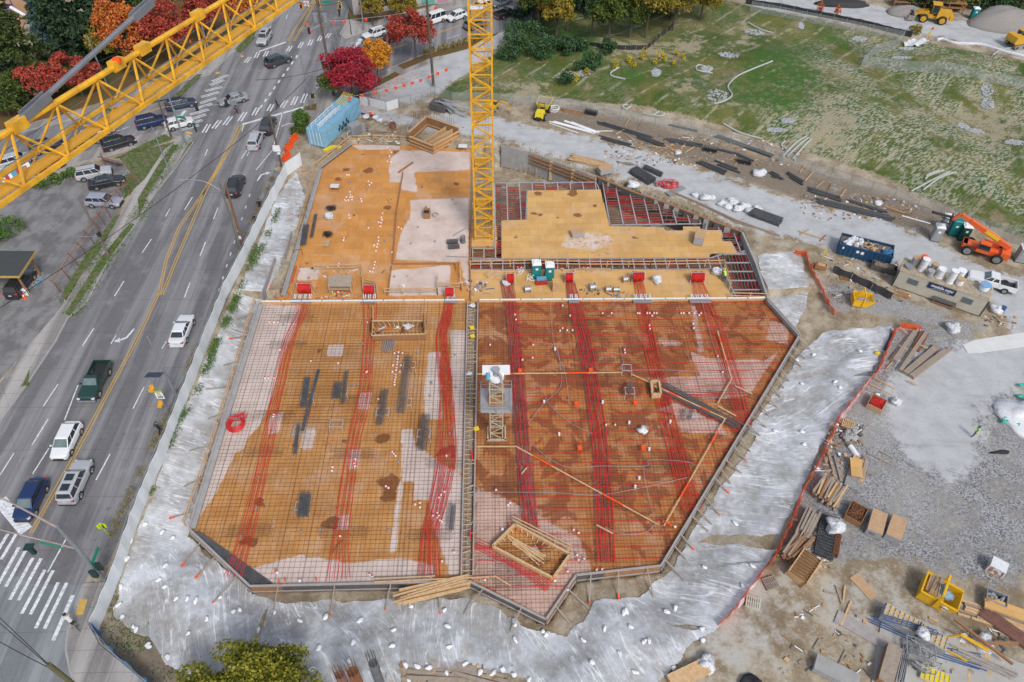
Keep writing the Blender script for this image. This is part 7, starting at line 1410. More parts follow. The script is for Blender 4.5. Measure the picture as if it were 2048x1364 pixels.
bars(1652,1075,1658,1040,14,4.6,1.6,'stack of grey rebar mats under the bulk bag',M_REBG,cross=14,lay=5); bars(1672,1085,1676,1060,7,3.2,.5,'narrow rusty rebar cage right of the mats',RU,cross=12,lay=6); bars(1530,437,1560,448,22,4.2,1.5,'dark rebar bundle on the road edge right of the white bags',M_REBG,lay=7,name='rebar_bundle'); bars(1284,355,1305,368,20,3.8,1.6,'large dark rebar bundle behind the diagonal wall',M_REBG,lay=8,name='rebar_bundle'); bars(1305,345,1320,352,8,3.0,.6,'rebar bundle behind the larger one, by the haul road',M_REBG,lay=7,name='rebar_bundle')
bars(2020,1265,2048,1285,26,5,1.2,'long brown rebar bundle at the right edge',M_BRJ,lay=4,name='rebar_bundle')
slabprism('concrete_pad',[P2([(1767,1214),(1790,1220),(1890,1262),(2060,1335),(2060,1420),(1735,1420),(1752,1300)],YZ)],YZ-.2,YZ+.12,mat('pad_concrete',(.42,.41,.38),.85,col2=(.32,.31,.28),scale=.8,bump=.2))
PZ_=YZ+.12
t=at('panel_stack','stack of aluminium wall form panels with yellow faces, strapped','form panels',1822,1262,1862,1285,z=PZ_); 
sub(t,'panels',M_GDR,lambda b:[b.box((0,0,.05+.1*i),(5.2,1.35,.075)) for i in range(9)]); sub(t,'yellow_face',mat('panel_yellow',(.60,.42,.16),.7,col2=(.45,.30,.12),scale=3),lambda b:b.box((0,0,.93),(5.0,1.25,.03))); sub(t,'rib',M_ALU,lambda b:([b.box((-2.5+i*.38,0,.98),(.05,1.3,.09)) for i in range(14)],[b.box((0,y,.985),(5.2,.05,.09)) for y in (-.63,-.2,.2,.63)])); sub(t,'strap',M_BLK,lambda b:b.box((.3,0,.5),(.05,1.4,1.06)))
bag(P(1845,1268,PZ_+1.3),(.55,.5,.3),'white crumpled sheet on the aluminium panels','plastic_wrap','plastic wrap',seed=4)
pile(1825,1252,1858,1262,3,4.2,.1,.1,'blue steel prop lying across the aluminium panels','prop','steel_prop',[mat('prop_blue',(.03,.09,.24),.5,col2=(.02,.06,.18),scale=5)],z=PZ_+1.1,rows=3,sp=1.6,tube=True,ljit=.08); pile(1785,1258,1815,1272,4,3.6,.11,.1,'blue steel prop on the pad left of the panels','prop','steel_prop',[_mats['prop_blue']],z=PZ_,rows=4,sp=1.4,tube=True,ljit=.08); pile(1915,1322,1955,1335,3,4.0,.1,.1,'blue steel prop on the open part of the pad','prop','steel_prop',[_mats['prop_blue']],z=PZ_,rows=3,sp=1.5,tube=True,ljit=.08); pile(1925,1305,1960,1312,2,2.8,.1,.1,'blue steel prop just behind the brown batten','prop','steel_prop',[_mats['prop_blue']],z=PZ_,rows=2,sp=1.5,tube=True,ljit=.08)
pile(1965,1325,2010,1345,5,5.0,.12,.1,'dark channel bar laid diagonally over the pad','bar','channel_bar',[M_TIMD,M_GDR],z=PZ_,rows=5,jit=.3)
plystack(1773,1335,1784,1296,1.1,3.4,.8,'long plywood stack with pale top at the bottom edge',z=PZ_,top=M_TIMD,side=M_TIMR); plystack(1668,1350,1692,1362,1.3,3.4,.7,'grey-sheeted plank stack at the bottom, left of the pad',top=M_CGREY,side=M_GDR)
t=at('scaffold_rack','galvanised rack of jumbled scaffold frames on the pad','scaffold rack',1833,1306,1852,1312,z=PZ_)
for x,y,a,b_ in ((0,.8,2.2,.06),(0,-.8,2.2,.06),(1.1,0,.06,1.6),(-1.1,0,.06,1.6)): sub(t,'rack_side',M_STEEL,lambda b:(b.box((x,y,.15),(a,b_,.1)),b.box((x,y,.95),(a,b_,.1))))
for i in range(30): sub(t,'scaffold_tube',M_STEEL,lambda b:b.tube([(U(-1,1),U(-.7,.7),U(.2,.9)),(U(-1,1),U(-.7,.7),U(.6,1.15))],.028,5))
pile(1806,1330,1814,1290,10,3.2,.09,.09,'galvanised scaffold tube in the bundle left of the frames','scaffold tube','scaffold_tube',[M_STEEL,M_GDR],z=PZ_,rows=5,sp=1.2,tube=True,ljit=.1)
for i in range(7):
 t=at('scaffold_trestle','grey scaffold frame in the leaning group at the bottom of the pad','scaffold frame',1838+U(-8,8),1335+U(-8,10),1860,1340,z=PZ_,group='grey scaffold frames at the bottom of the pad'); t.rotation_euler=(R(U(10,40)),0,U(-1,1)); sub(t,'frame',M_STEEL,lambda b:(b.tube([(-.6,0,.1),(-.6,0,1.5)],.03,5),b.tube([(.6,0,.1),(.6,0,1.5)],.03,5),b.tube([(-.6,0,1.45),(.6,0,1.45)],.03,5),b.tube([(-.6,0,.4),(.6,0,1.4)],.02,5),b.tube([(-.6,0,.4),(.6,0,.4)],.02,5)))
t=at('panel_stack','small form panel with bright yellow squares at the bottom edge','form panels',1868,1355,1890,1366,z=PZ_); sub(t,'face',YB,lambda b:b.box((0,0,.2),(2.2,1.4,.1))); sub(t,'rib',M_ALU,lambda b:([b.box((-1.05+i*.35,0,.27),(.05,1.4,.06)) for i in range(7)],[b.box((0,y,.275),(2.2,.05,.06)) for y in (-.65,0,.65)]))
t=at('lifting_hoist','yellow tubular lifting frame over brown timbers on the pad edge','lifting frame',1925,1290,1960,1302,z=PZ_); FY=_mats['skip_yellow']; sub(t,'frame',FY,lambda b:(b.bar((-1.6,0,.1),(-.6,.2,1.1),.14),b.bar((-.6,.2,1.1),(1.7,-.2,.7),.14),b.bar((-1.6,-.9,.1),(.2,-1.4,.2),.12),b.bar((-.6,.35,1.1),(1.7,0,.7),.08)))
bag(P(1962,1288,YZ),(.8,.75,.5),'white bulk bag pinned under two brown beams','bulk_bag','bag',seed=9); pile(1965,1283,1998,1308,1,4.2,.2,.2,'brown beam lying diagonally over the white bulk bag',ms=[M_TIMR],z=YZ+.9,rows=1); pile(1990,1288,2030,1287,1,3.2,.22,.2,'brown beam running right from the white bulk bag',ms=[M_TIMR],z=YZ+.7,rows=1)
pile(2010,1245,2060,1262,12,6.5,.22,.1,'pale lumber in the long pile at the right edge',ms=[M_TIM,M_TIMD,M_TIM],rows=6,jit=.2,ljit=.12); plystack(2022,1226,2060,1240,1.1,4.4,.25,'thin plywood sheets on top of the right edge lumber',z=YZ+.4,top=M_PLYN,side=M_PLYP)
pile(1735,1268,1790,1300,1,5.0,1.2,.12,'long pale scaffold panel lying half on the pad',name='walkway_plank',cat='panel',ms=[M_FRAIL],rows=1)
b=MB(); q=P(1728,1173,.56); b.box(tuple(q),(1.0,2.4,.03),rz=R(28)); tag(b.build('plywood_sheet',M_PLYP),'pale plywood sheet lying flat alone on the mud','plywood sheet')
for x,y,x2,y2,l in ((1672,1172,1684,1208,'plank standing out left of the lone plywood sheet'),(1648,1182,1675,1190,'plank lying level at the left of the small cross pile'),(1690,1172,1686,1206,'dark plank of the small cross pile'),(1702,1202,1682,1252,'long pale plank pointing down the mud'),(1640,1278,1627,1298,'short brown plank alone on the mud'),(1692,1300,1678,1330,'brown plank next to the grey-sheeted stack'),(1696,1312,1686,1322,'small board beside the brown plank'),(1858,1235,1875,1243,'short dark timber above the panel stack'),(1638,1320,1637,1350,'plank leaning on the grey-sheeted stack'),(1950,1212,1975,1240,'brown plank left of the right edge lumber'),(1868,1308,1865,1335,'brown batten between scaffold and blue props'),(1938,1335,1938,1380,'pale batten at the bottom of the pad'),(1978,1310,1980,1355,'pale batten right of the blue props'),(1735,905,1785,930,'dark bar on the gravel right of the board stack'),(1760,902,1785,915,'thin rusty bar on the gravel by the pale slab')): b=MB(); b.bar(P(x,y,YZ+.09),P(x2,y2,YZ+.09),.16,.09); tag(b.build('timber_plank',TM[x%4]),l,'timber')
b=MB(); b.tube(curve([P(1700,892,.6),P(1706,900,.6),P(1714,912,.6)]),.28,9); tag(b.build('white_pipe',M_WHP),'fat white pipe piece by the heap of concrete rubble','pipe')
for i in range(16): bag(P(1702+U(-14,14),866+U(-12,12),YZ),(U(.15,.4),)*2+(U(.1,.25),),'grey concrete lump in the rubble heap near the pallets','concrete_lump','rubble',M_CGREY,'concrete rubble near the pallets',seed=i,amp=.4)
woodbox(1765,540,1790,547,1.1,3.0,.8,'dark plywood formwork box with a yellow tag beside the blue skip',M_FORM,'offcuts',M_TIMD); woodbox(1640,536,1655,540,.7,1.3,.6,'small brown timber box in the mud near the orange mesh',M_TIMR,'offcuts',M_TIM)
pallet(1690,556,1705,560,'orange-brown pallet leaning on the slumped silt fence',1,M_TIMR)
t=at('workbench','long timber bench with dark top in front of the site office','bench',1884,610,1905,618); sub(t,'top',M_FORM,lambda b:b.box((0,0,.75),(2.6,.8,.08)))
for x in (-1.1,1.1): sub(t,'trestle',M_TIMR,lambda b:(b.bar((x,-.3,0),(x,-.3,.7),.1),b.bar((x,.3,0),(x,.3,.7),.1),b.bar((x,-.3,.3),(x,.3,.3),.08)))
sub(t,'rail',M_TIMR,lambda b:b.bar((-1.1,-.3,.25),(1.1,-.3,.25),.1)); b=MB(); b.box(tuple(P(1808,590,.54)),(1.4,.9,.04),rz=R(-25)); tag(b.build('plywood_sheet',M_TIMR),'reddish sheet on the ground under the office windows','plywood sheet')
t=at('survey_tripod','yellow survey tripod on the mud left of the blue skip','tripod',1646,512,rz=0)
for a in (0,2.1,4.2): sub(t,'leg',YB,lambda b:b.bar((.5*math.cos(a),.5*math.sin(a),0),(0,0,1.3),.06))
bag(P(1990,622,YZ),(.7,.7,.45),'white bag of scrap at the right end of the office','bulk_bag','bag',seed=31); pile(1995,640,2010,650,6,1.2,.15,.12,'dark wood scraps behind the office end',ms=TM,rows=3,jit=.4,angj=.5)
drum(P(2003,622,YZ),.3,.7,_mats['prop_blue'],'small blue drum beside the white bag of scrap',_mats['prop_blue'],None)
b=MB(); b.blob((0,0,0),(3.2,2.6,1.0),5,.25,26,16,flat=.05); o=b.build('covered_heap',M_WRAP,smooth=True,base=False); c=P(2058,835,YZ); o.location=c; tag(o,'plastic-covered heap at the right edge weighted by green bags','covered heap')
for x,y in ((2043,771),(2040,793),(2022,815),(2012,836),(2008,843),(2035,850),(2046,846)): bag(P(x,y,YZ+.25),(.38,.2,.14),'bright green weight bag on the rim of the covered heap','green_bag','bag',mat('green_bag',(.01,.42,.30),.5),'green weight bags on the covered heap',seed=x)
slabprism('concrete_slab',[P2([(1925,690),(1950,680),(2070,662),(2070,690),(1960,706),(1935,706)],YZ)],YZ,YZ+.06,mat('white_concrete',(.62,.62,.61),.8,col2=(.52,.52,.51),scale=1))
bag(P(2002,905,YZ),(.9,.25,.03),'dark damp rag or mat on the gravel near the worker','dark_mat','mat',M_SILT,seed=8,amp=.5)
bag(P(1502,1372,YZ),(1.0,.7,.35),'black tarpaulin bundle at the bottom edge','tarpaulin','tarpaulin',M_SILT,seed=2); t=plystack(1375,1352,1400,1340,1.2,3.4,.5,'orange-topped lumber stack cut by the bottom edge',top=M_TIM,side=M_TIM)
def cage(px,py,tx,ty,label,m,n,wd,z=.0,hh=None):
 h,q=topz(px,py,tx,ty,z) if hh is None else (hh,None); t=thing('column_cage',label,'rebar cage',P(px,py,z)); h=h-z
 for i in range(n):
  a=2*math.pi*i/n; sub(t,'upright_bar',m,lambda b:b.bar((wd*math.cos(a),wd*math.sin(a),0),(wd*math.cos(a),wd*math.sin(a),h*U(.93,1)),.045))
 k=int(h*.78/.11)
 sub(t,'ties',m,lambda b:[b.torus((0,0,.15+j*.11),wd+.03,.022,10,4) for j in range(k)])
cage(700,1395,697,1322,'brown rebar column cage, leftmost of three at the bottom',M_BRJ,8,.32); cage(728,1398,722,1315,'wider brown rebar column cage in the middle at the bottom',RU,8,.38); cage(772,1400,768,1290,'dark green-grey rebar column cage with bars sticking up',M_REBG,8,.30)
pile(880,1350,930,1353,4,5.0,.3,.1,'weathered plank at the bottom edge beside the dark cage',ms=[M_TIMD],rows=3,jit=.2); pile(960,1352,1000,1362,4,4.4,.3,.1,'weathered plank right of the green upright at the bottom',ms=[M_TIMD],rows=3,jit=.2)
SB=[(1188//4,1085//4+1023),(290,1048),(325,1063+2),(262,1083),(255,1118),(242,1174),(238,1210),(245,1234),(267,1254),(272,1260),(296,1290),(335,1315),(378,1345),(403,1355),(346,1048+28),(331,1132),(318,1160),(330,1174),(352,1198),(375,1198),(392,1202),(440,1195),(467,1224),(480,1220),(414,1238),(377,1267),(515,1262),(548,1225),(600,1242),(651,1235),(719,1242),(822,1213),(889,1221),(895,1253),(706,1285),(638,1296),(564,1300),(787,1261),(898,1294),(784,1292),(698,1322),(623,1339),(811,1330),(834,1333),(858,1336),(893,1346),(930,1328),(960,1345),(986,1347),(1028,1242),(1030,1250),(1030,1280),(1086,1263),(1092,1270),(1028,1350),(1058,1360),(1166,1281),(1209,1258),(1247,1227),(1252,1222),(1261,1254),(1333,1224),(1288,1284),(1298,1283),(1184,1325),(1239,1308),(1270,1345),(1347,1336),(1405,1281),(1404,1258),(1486,1173),(1408,1135),(1505,1133),(1350,1217),(1470,1047),(1588,690),(1594,720),(1627,710),(1720,703),(1603,768),(1670,764),(1680,775),(1550,862),(1604,864),(1608,889),(1633,937),(1755,790),(1785,660),(1582,668)]
for i,(x,y) in enumerate(SB):
 if x<545: g='west of the tree'
 elif x<1035: g='along the middle of the south bank'
 elif x<1430 and y>1200: g='below the southern point'
 else: g='on the east bank'
 q=PG(x,y,.12); o=bag(q,(U(.2,.33),U(.14,.2),U(.1,.14)),'white sandbag weighing down the plastic '+g,'sandbag','sandbag',M_SBAG,'white sandbags '+g,seed=i,amp=.3); o.rotation_euler=(0,0,U(0,3))
for x,y in ((1543,710),(1754,707),(545,1185-30)): o=bag(PG(x,y,.12),(.35,.22,.15),'yellow sandbag on the east bank plastic' if x>1000 else 'yellow bag on the mud under the south formwork','sandbag','sandbag',YB,'yellow bags on the plastic',seed=x)
M_CBL=mat('container_blue',(.25,.46,.60),.55,col2=(.17,.36,.50),scale=1.2,amt=.7)
t,W_=fr('shipping_container','pale blue ribbed container with white railings on its roof','container',(619,290),(652,298)); LC=(P(701,226,YZ)-P(652,298,YZ)).length; W_=max(W_,2.4); H=2.7
sub(t,'shell',M_CBL,lambda b:b.box((W_/2,LC/2,H/2+.15),(W_,LC,H))); sub(t,'rib',M_CBL,lambda b:[b.box((W_+.05,.3+i*.36,H/2+.15),(.08,.16,H-.3)) for i in range(int(LC/.36))]+[b.box((W_/2,.3+i*.45,H+.22),(W_,.14,.1)) for i in range(int(LC/.45))]); sub(t,'end_door',M_CBL,lambda b:(b.box((W_*.27,-.03,H/2+.15),(W_*.44,.05,H-.2)),b.box((W_*.73,-.03,H/2+.15),(W_*.44,.05,H-.2)))); sub(t,'lock_bar',M_WHP,lambda b:[b.bar((W_*x,-.09,.3),(W_*x,-.09,H),.05) for x in (.2,.4,.6,.8)])
for x in (W_*.3,W_*.72): sub(t,'railing',M_WHP,lambda b:(b.bar((x,.2,H+.9),(x,LC*.62,H+.9),.06),b.bar((x,.2,H+.5),(x,LC*.62,H+.5),.05),[b.bar((x,.2+i*1.2,H+.2),(x,.2+i*1.2,H+.9),.05) for i in range(int(LC*.62/1.2)+1)]))
sub(t,'roof_ladder',M_WHP,lambda b:(b.bar((W_*.45,1,H+.35),(W_*.45,LC*.6,H+.35),.08),b.bar((W_*.6,1,H+.35),(W_*.6,LC*.6,H+.35),.08))); sub(t,'yellow_rack',YB,lambda b:[b.bar((W_*.2+i*.3,LC*.72,H+.3),(W_*.2+i*.3,LC*.97,H+.9),.06) for i in range(6)]); sub(t,'graffiti',M_BLK,lambda b:[b.blob((W_+.12,LC*.38+i*.33,1.1+.4*math.sin(i*2)),(.02,.2,.3),i,.4,6,5) for i in range(9)])
b=MB(); b.bar(P(648,302,.6),P(664,293,.6),.6,.25); b.bar(P(664,293,.65),P(682,294,.65),.5,.2); tag(b.build('yellow_chute',YB),'bright yellow plastic chute lying behind the near end of the container','chute')
t=at('transformer','grey transformer cabinet with cooling fins beside the container','transformer',711,268,722,262); sub(t,'cabinet',M_TGRY,lambda b:(b.box((0,0,.9),(1.9,1.1,1.8)),b.box((1.1,-.2,.7),(.9,.9,1.4)))); sub(t,'fins',M_GDR,lambda b:[b.box((-.8+i*.16,-.68,.9),(.05,.25,1.4)) for i in range(11)]); sub(t,'conduit',M_GDR,lambda b:b.tube(curve([(-1,0,1.0),(-1.6,-.1,.9),(-1.8,-.3,.0)]),.12,8))
for x,y,l in ((752,238,'white sack left of the pair by the entrance cones'),(733,236,'white sacks heaped beside the dark pipe'),(760,243,'grey-white sack right of the entrance sacks')): bag(P(x,y,YZ),(.6,.5,.35),l,'sack','bag',seed=x)
b=MB(); b.tube([P(705,222,.7),P(757,235,.65)],.14,8); tag(b.build('dark_pipe',M_PIPE),'long dark pipe across the muddy entrance','pipe')
t=at('wire_cage_pile','brown drum of scrap wire in the entrance','scrap',786,256,rz=0); sub(t,'coil',M_BRJ,lambda b:[b.torus((0,0,.15+i*.1),.5,.05,12,4) for i in range(7)])
M_WSH=mat('white_sheet',(.66,.67,.68),.7,col2=(.55,.56,.57),scale=2)
b=MB(); b.bar(P(720,200,1.2),P(735,203,1.2),.05,1.4); b.bar(P(740,204,1.2),P(772,212,1.2),.05,1.4); b.bar(P(773,215,1.1),P(796,208,1.1),.06,1.8); tag(b.build('white_screen',M_WSH),'white hoarding sheets on the entrance gate fence','screen')
t=at('scrap_skip','rusty open skip of metal strips near the crane mast','skip',880,218,905,224); sub(t,'hull',M_FORM,lambda b:b.box((0,0,.6),(2.6,2.0,1.2),taper=1.08)); sub(t,'strips',M_STEEL,lambda b:[b.bar((U(-1,1.2),U(-.8,.8),1.2+.05*i),(U(1.5,5),U(-1,1.4),U(.3,.9)),.3,.03) for i in range(12)])
t=at('core_formwork','tall brown timber box formwork around the stair core, rebar rising behind it','formwork',868,292,905,262,z=0)
o=t.location.copy(); CB=[(820,290),(866,308),(918,280),(855,258)]; q=[P(*p,.0) for p in CB]
def loc_(t,v): c,s=math.cos(-t.rotation_euler[2]),math.sin(-t.rotation_euler[2]); x,y=v.x-t.location.x,v.y-t.location.y; return Vector((x*c-y*s,x*s+y*c,v.z-t.location.z))
lq=[loc_(t,v) for v in q]
for i in range(4):
 a,b_=lq[i],lq[(i+1)%4]; hh=1.5 if i in(0,1) else 2.2
 sub(t,'wall_panel',M_TIMR if i!=1 else M_PLYA,lambda b:b.bar(a+Vector((0,0,hh/2)),b_+Vector((0,0,hh/2)),.12,hh)); sub(t,'walers',M_TIM,lambda b:[b.bar(a+Vector((0,0,z_)),b_+Vector((0,0,z_)),.3,.12) for z_ in (.3,.9,hh)])
a,b_=lq[1].lerp(lq[0],.18),lq[2].lerp(lq[3],.18); sub(t,'inner_wall',M_TIM,lambda b:(b.bar(a+Vector((0,0,.9)),b_+Vector((0,0,.9)),.1,1.5),b.bar(a.lerp(lq[0],.25)+Vector((0,0,.9)),b_.lerp(lq[3],.25)+Vector((0,0,.9)),.1,1.5)))
for i in range(34):
 u=i/34; p=lq[0].lerp(lq[3],u*2) if u<.5 else lq[3].lerp(lq[2],(u-.5)*2); p=p+Vector((U(-.1,.1),.5,0)); sub(t,'starter_bar',RU,lambda b:b.bar((p.x,p.y,0),(p.x,p.y,U(2.6,4.2)),.035))
def wall(name,label,pts,z0,z1,th,m,cat='wall',extra=None,mi=None):
 A=[P(*p,z1) for p in pts]; t=thing(name,label,cat,(A[0].x,A[0].y,z0)); o=A[0].copy(); o.z=z1
 for a,b_ in zip(A,A[1:]): sub(t,'panel',m,lambda b:b.bar(a-o+Vector((0,0,(z1-z0)/2)),b_-o+Vector((0,0,(z1-z0)/2)),th,z1-z0))
 return t,[a-o for a in A]
t,A=wall('retaining_wall','grey concrete retaining wall with brown timber walers north of the mast',[(1003,290),(1060,303),(1120,325),(1192,352)],-3,.7,.3,M_CGREY)
d=(A[3]-A[1]).normalized(); 
for z_ in (3.3,2.7,2.1): sub(t,'waler',M_TIMR,lambda b:b.bar(A[1]+Vector((-.1,-.35,z_)),A[3]+Vector((-.1,-.35,z_)),.18,.14))
for i in range(16): q=A[1].lerp(A[3],i/15); sub(t,'stud',M_TIM if i in (0,5,10,15) else M_TIMR,lambda b:b.bar(q+Vector((0,-.25,.2 if i in (5,10) else 1.9)),q+Vector((0,-.25,3.6)),.5 if i in (5,10) else .1,.08,up=(0,1,0)))
for i in range(40): q=A[0].lerp(A[1],i/40) if i<14 else A[1].lerp(A[3],(i-14)/26); sub(t,'starter_bar',RU,lambda b:b.bar(q+Vector((0,0,3.6)),q+Vector((0,0,3.6+U(.5,1.0))),.03))
t,A=wall('retaining_wall','dark formwork wall running diagonally beside the haul road to the east notch',[(1192,352),(1262,382),(1330,405),(1400,432),(1485,464)],-3,.55,.25,M_FORM)
sub(t,'top_rail',M_TIMR,lambda b:[b.bar(a+Vector((0,0,3.57)),b_+Vector((0,0,3.57)),.32,.08) for a,b_ in zip(A,A[1:])])
for i in range(14): q=A[0].lerp(A[-1],.06+i/15); sub(t,'form_sheet',[M_FORM,M_PLYP,M_CGREY,M_FORM][i%4] if i in(6,12) else M_CGREY if i%3 else M_FORM,lambda b:b.bar(q+Vector((-.8,.17,2.7)),q+Vector((1.3,-.62,2.7)),.05,1.7))
t,A=wall('retaining_wall','grey concrete wall along the east side between notch and working platform',[(1485,464),(1512,525),(1537,598),(1600,668)],-3,.75,.25,M_CGREY)
t,A=wall('retaining_wall','low concrete kerb wall beside the white bags on the road edge',[(1340,380),(1400,405),(1470,438),(1560,470)],.2,.8,.15,M_TIMD)
b=MB(); b.box(tuple(P(969,485,-1.2)),(3.4,4.2,2.2)); tag(b.build('mast_box',M_PLYN),'plywood box built round the foot of the crane mast','formwork')
# ================================================================ THINGS ON THE DECKS
def reel(px,py,label,w=1.15,r=.62):
 t=at('cable_reel',label,'cable reel',px,py,rz=0,z=0); rg=random.Random(px); n=int(w/.075)
 sub(t,'coil',M_RED,lambda b:[b.torus((-w/2+i*w/n,rg.uniform(-.05,.05),.80+rg.uniform(-.05,.05)),r*rg.uniform(.8,1.08),.035,16,5,'x') for i in range(n)]+[b.torus((-w/2+i*w/n,0,.80),r*.7,.04,14,5,'x') for i in range(n)])
 sub(t,'stand',M_ALU,lambda b:[b.bar((x,y,0),(x,0,1.5),.06) for x in (-w/2-.1,w/2+.1) for y in (-.5,.5)]+[b.bar((-w/2-.1,0,1.5),(w/2+.1,0,1.5),.06)])
for x,y,w,l in ((612,585,1.5,'large red cable coil nearest the street at the platform edge'),(740,588,1.15,'red cable coil right of the covered materials hut'),(900,593,1.0,'red cable coil just left of the timber trough'),(1021,565,.9,'red cable coil beside the bundle of new planks'),(1138,563,.9,'red cable coil right of the brown cabinet'),(1275,562,1.4,'large red cable coil left of the white bag on the platform'),(1393,563,1.6,'rightmost red cable coil on the platform')): reel(x,y,l,w)
t=at('cable_coil','loose coil of red cable dumped flat on the western rebar','cable coil',474,852,rz=0,z=.15); sub(t,'coil',M_RED,lambda b:[b.torus((U(-.1,.1),U(-.1,.1),.1+.045*i),U(.62,.95),.035,20,5) for i in range(16)]); sub(t,'anchors',M_STEEL,lambda b:[b.box((U(-.9,.9),U(.2,1.0),U(.5,.9)),(.14,.1,.1),rz=U(0,3)) for i in range(22)]); sub(t,'tails',M_RED,lambda b:[b.tube([(U(-.5,.9),U(.3,1),U(.3,.8)),(U(-.3,1.2),U(.5,1.5),U(.3,.9))],.025,5) for i in range(30)])
t=at('cable_coil','pile of red cable on the haul road edge right of the dark rebar bundle','cable coil',1335,372,rz=0,z=YZ); sub(t,'coil',M_RED,lambda b:[b.torus((U(-.2,.8),U(-.2,.2),.1+.04*i),U(.6,.95),.04,18,5) for i in range(12)]); sub(t,'anchors',M_STEEL,lambda b:[b.box((U(-1.9,-.2),U(-.5,.7),U(.2,.6)),(.2,.12,.12),rz=U(0,3)) for i in range(26)]); sub(t,'tails',M_RED,lambda b:[b.tube([(U(-1.8,0),U(-.5,.7),U(.1,.5)),(U(-1.8,0),U(-.5,.7),U(.3,.7))],.04,5) for i in range(26)])
t=at('hoop','single hoop of red cable lying by the platform corner','cable coil',564,592,rz=0,z=.1); sub(t,'hoop',M_RED,lambda b:b.torus((0,0,.1),.85,.03,26,5))
def guard(label,pts,z=0,h=1.05,post=2.4,m=None,toe=True):
 A=[P(*p,z) for p in pts]; t=thing('guard_rail',label,'guard rail',A[0]); o=A[0].copy(); m=m or M_TIM
 for a,b_ in zip(A,A[1:]):
  n=max(1,round((b_-a).length/post)); a=a-o;b_=b_-o
  for z_ in (h,h*.55): sub(t,'rail',m,lambda b:b.bar(a+Vector((0,0,z_)),b_+Vector((0,0,z_)),.06,.12))
  if toe: sub(t,'toe_board',m,lambda b:b.bar(a+Vector((0,0,.1)),b_+Vector((0,0,.1)),.05,.2))
  for i in range(n+1): q=a.lerp(b_,i/n); sub(t,'post',m,lambda b:b.bar(q,q+Vector((U(-.03,.03),0,h+.1)),.1))
 return t
for l,p in (('guard rail along the street side of the southern western deck',[(372,1052),(440,850),(512,608)]),('guard rail along the street side of the bare upper deck',[(596,472),(634,338),(700,286)]),('guard rail across the north edge of the bare deck',[(702,284),(745,282),(800,284),(826,286)]),('guard rail behind the covered materials hut',[(630,543),(724,541),(728,585)]),('guard rail from the small coil to the timber trough',[(728,570),(752,575),(756,592)]),('long guard rail behind the toilets and along the red joists',[(941,535),(1060,533),(1170,535),(1300,535),(1445,533),(1458,580)]),('guard rail in front of the pale deck hollow',[(770,590),(875,589),(876,560)]),('guard rail left of the broken boards and tools',[(920,530),(922,580),(875,578)]),('guard rail by the first large red coil',[(586,595),(600,545)]),('guard rail at the east end of the platform',[(1460,598),(1535,600)]),('guard rail enclosing the sunken stair box',[(748,660),(748,625)])): guard(l,p,toe=False)
for x,y,x2,y2,l in ((524,600,552,522,'tall plywood sheets leaning on the deck edge near the first coil'),(570,520,585,470,'pale plywood sheets leaning on the deck edge further up')):
 a,b_=P(x,y,.5),P(x2,y2,.5); b=MB(); b.bar(a,b_,.12,1.5); tag(b.build('plywood_sheet',M_FRAIL),l,'plywood sheet')
for pts,l,w,h in (([(806,345),(793,420),(785,528)],'timber step edge running down the middle of the bare deck',.12,.35),([(786,528),(912,527)],'timber step edge across the pale part of the bare deck',.12,.3),([(797,345),(826,325)],'short slanted timber step at the top of the long edge',.12,.35),([(783,532),(775,590)],'timber step edge continuing to the platform',.12,.3),([(910,527),(912,540)],'short return of the timber step edge',.12,.3)): beamthing('step_form',pts,w,h,M_TIMR,l,'formwork',z=.12)
beamthing('step_form',[(945,300),(943,400),(940,520),(941,600)],.16,.3,M_TIMR,'long brown edge form left of the crane mast','formwork',z=.12)
t=at('materials_hut','makeshift hut roofed with brown ply sheltering tools and drums','shelter',684,585,720,585,z=0)
sub(t,'roof',M_TIMD,lambda b:b.box((0,.2,1.75),(2.8,1.7,.06),M=Matrix.Rotation(R(14),4,'X')))
for x in (-1.3,1.3):
 for y in (-.5,.9): sub(t,'post',M_TIM,lambda b:b.bar((x,y,0),(x,y,1.7),.1))
sub(t,'shelf',M_PLYP,lambda b:b.box((0,.2,.8),(2.5,1.2,.05)))
CL=[_mats['prop_blue'],M_WHP,M_TIM,YB,M_BLK,M_STEEL,M_ORG]
for i in range(16): q=local(t,U(-1.2,1.2),U(-.7,.9),0); b=MB(); s=U(.14,.26); (b.box if i%2 else lambda c,d:b.cyl((c[0],c[1],0),(c[0],c[1],d[2]*1.3),d[0]*.5,n=10))((q.x,q.y,s/2),(s,s,s)); tag(b.build('supply_box' if i%2 else 'supply_tub',CL[i%7]),'small supply container stored in the makeshift hut','container','supplies in the makeshift hut')
def clutter(px,py,rx,ry,n,label,grp,seed,z=0,sz=(.12,.4),ms=None,flat=.5,one=0):
 rg=random.Random(seed); al=MB(); ms=ms or [M_TIM,M_PLYP,M_TIMD,M_WHP,_mats['prop_blue'],M_STEEL]
 for i in range(n):
  q=P(px+rg.uniform(-rx,rx),py+rg.uniform(-ry,ry),z); s=rg.uniform(*sz); b=MB()
  if rg.random()<.6: b.box((q.x,q.y,z+s*flat/2+.02),(s,s*rg.uniform(.3,1),s*flat),rz=rg.uniform(0,3)); nm='timber_offcut'
  else: b.bar((q.x,q.y,z+.05),(q.x+rg.uniform(-1,1)*s*3,q.y+rg.uniform(-1,1)*s*2,z+.1),.08,.05); nm='timber_stick'
  if one: al.add(b.v,b.f,i%len(ms)); continue
  tag(b.build(nm,ms[i%len(ms)]),label,'offcut',grp)
 if one: tag(al.build('debris',ms),label,'debris',kind='stuff')
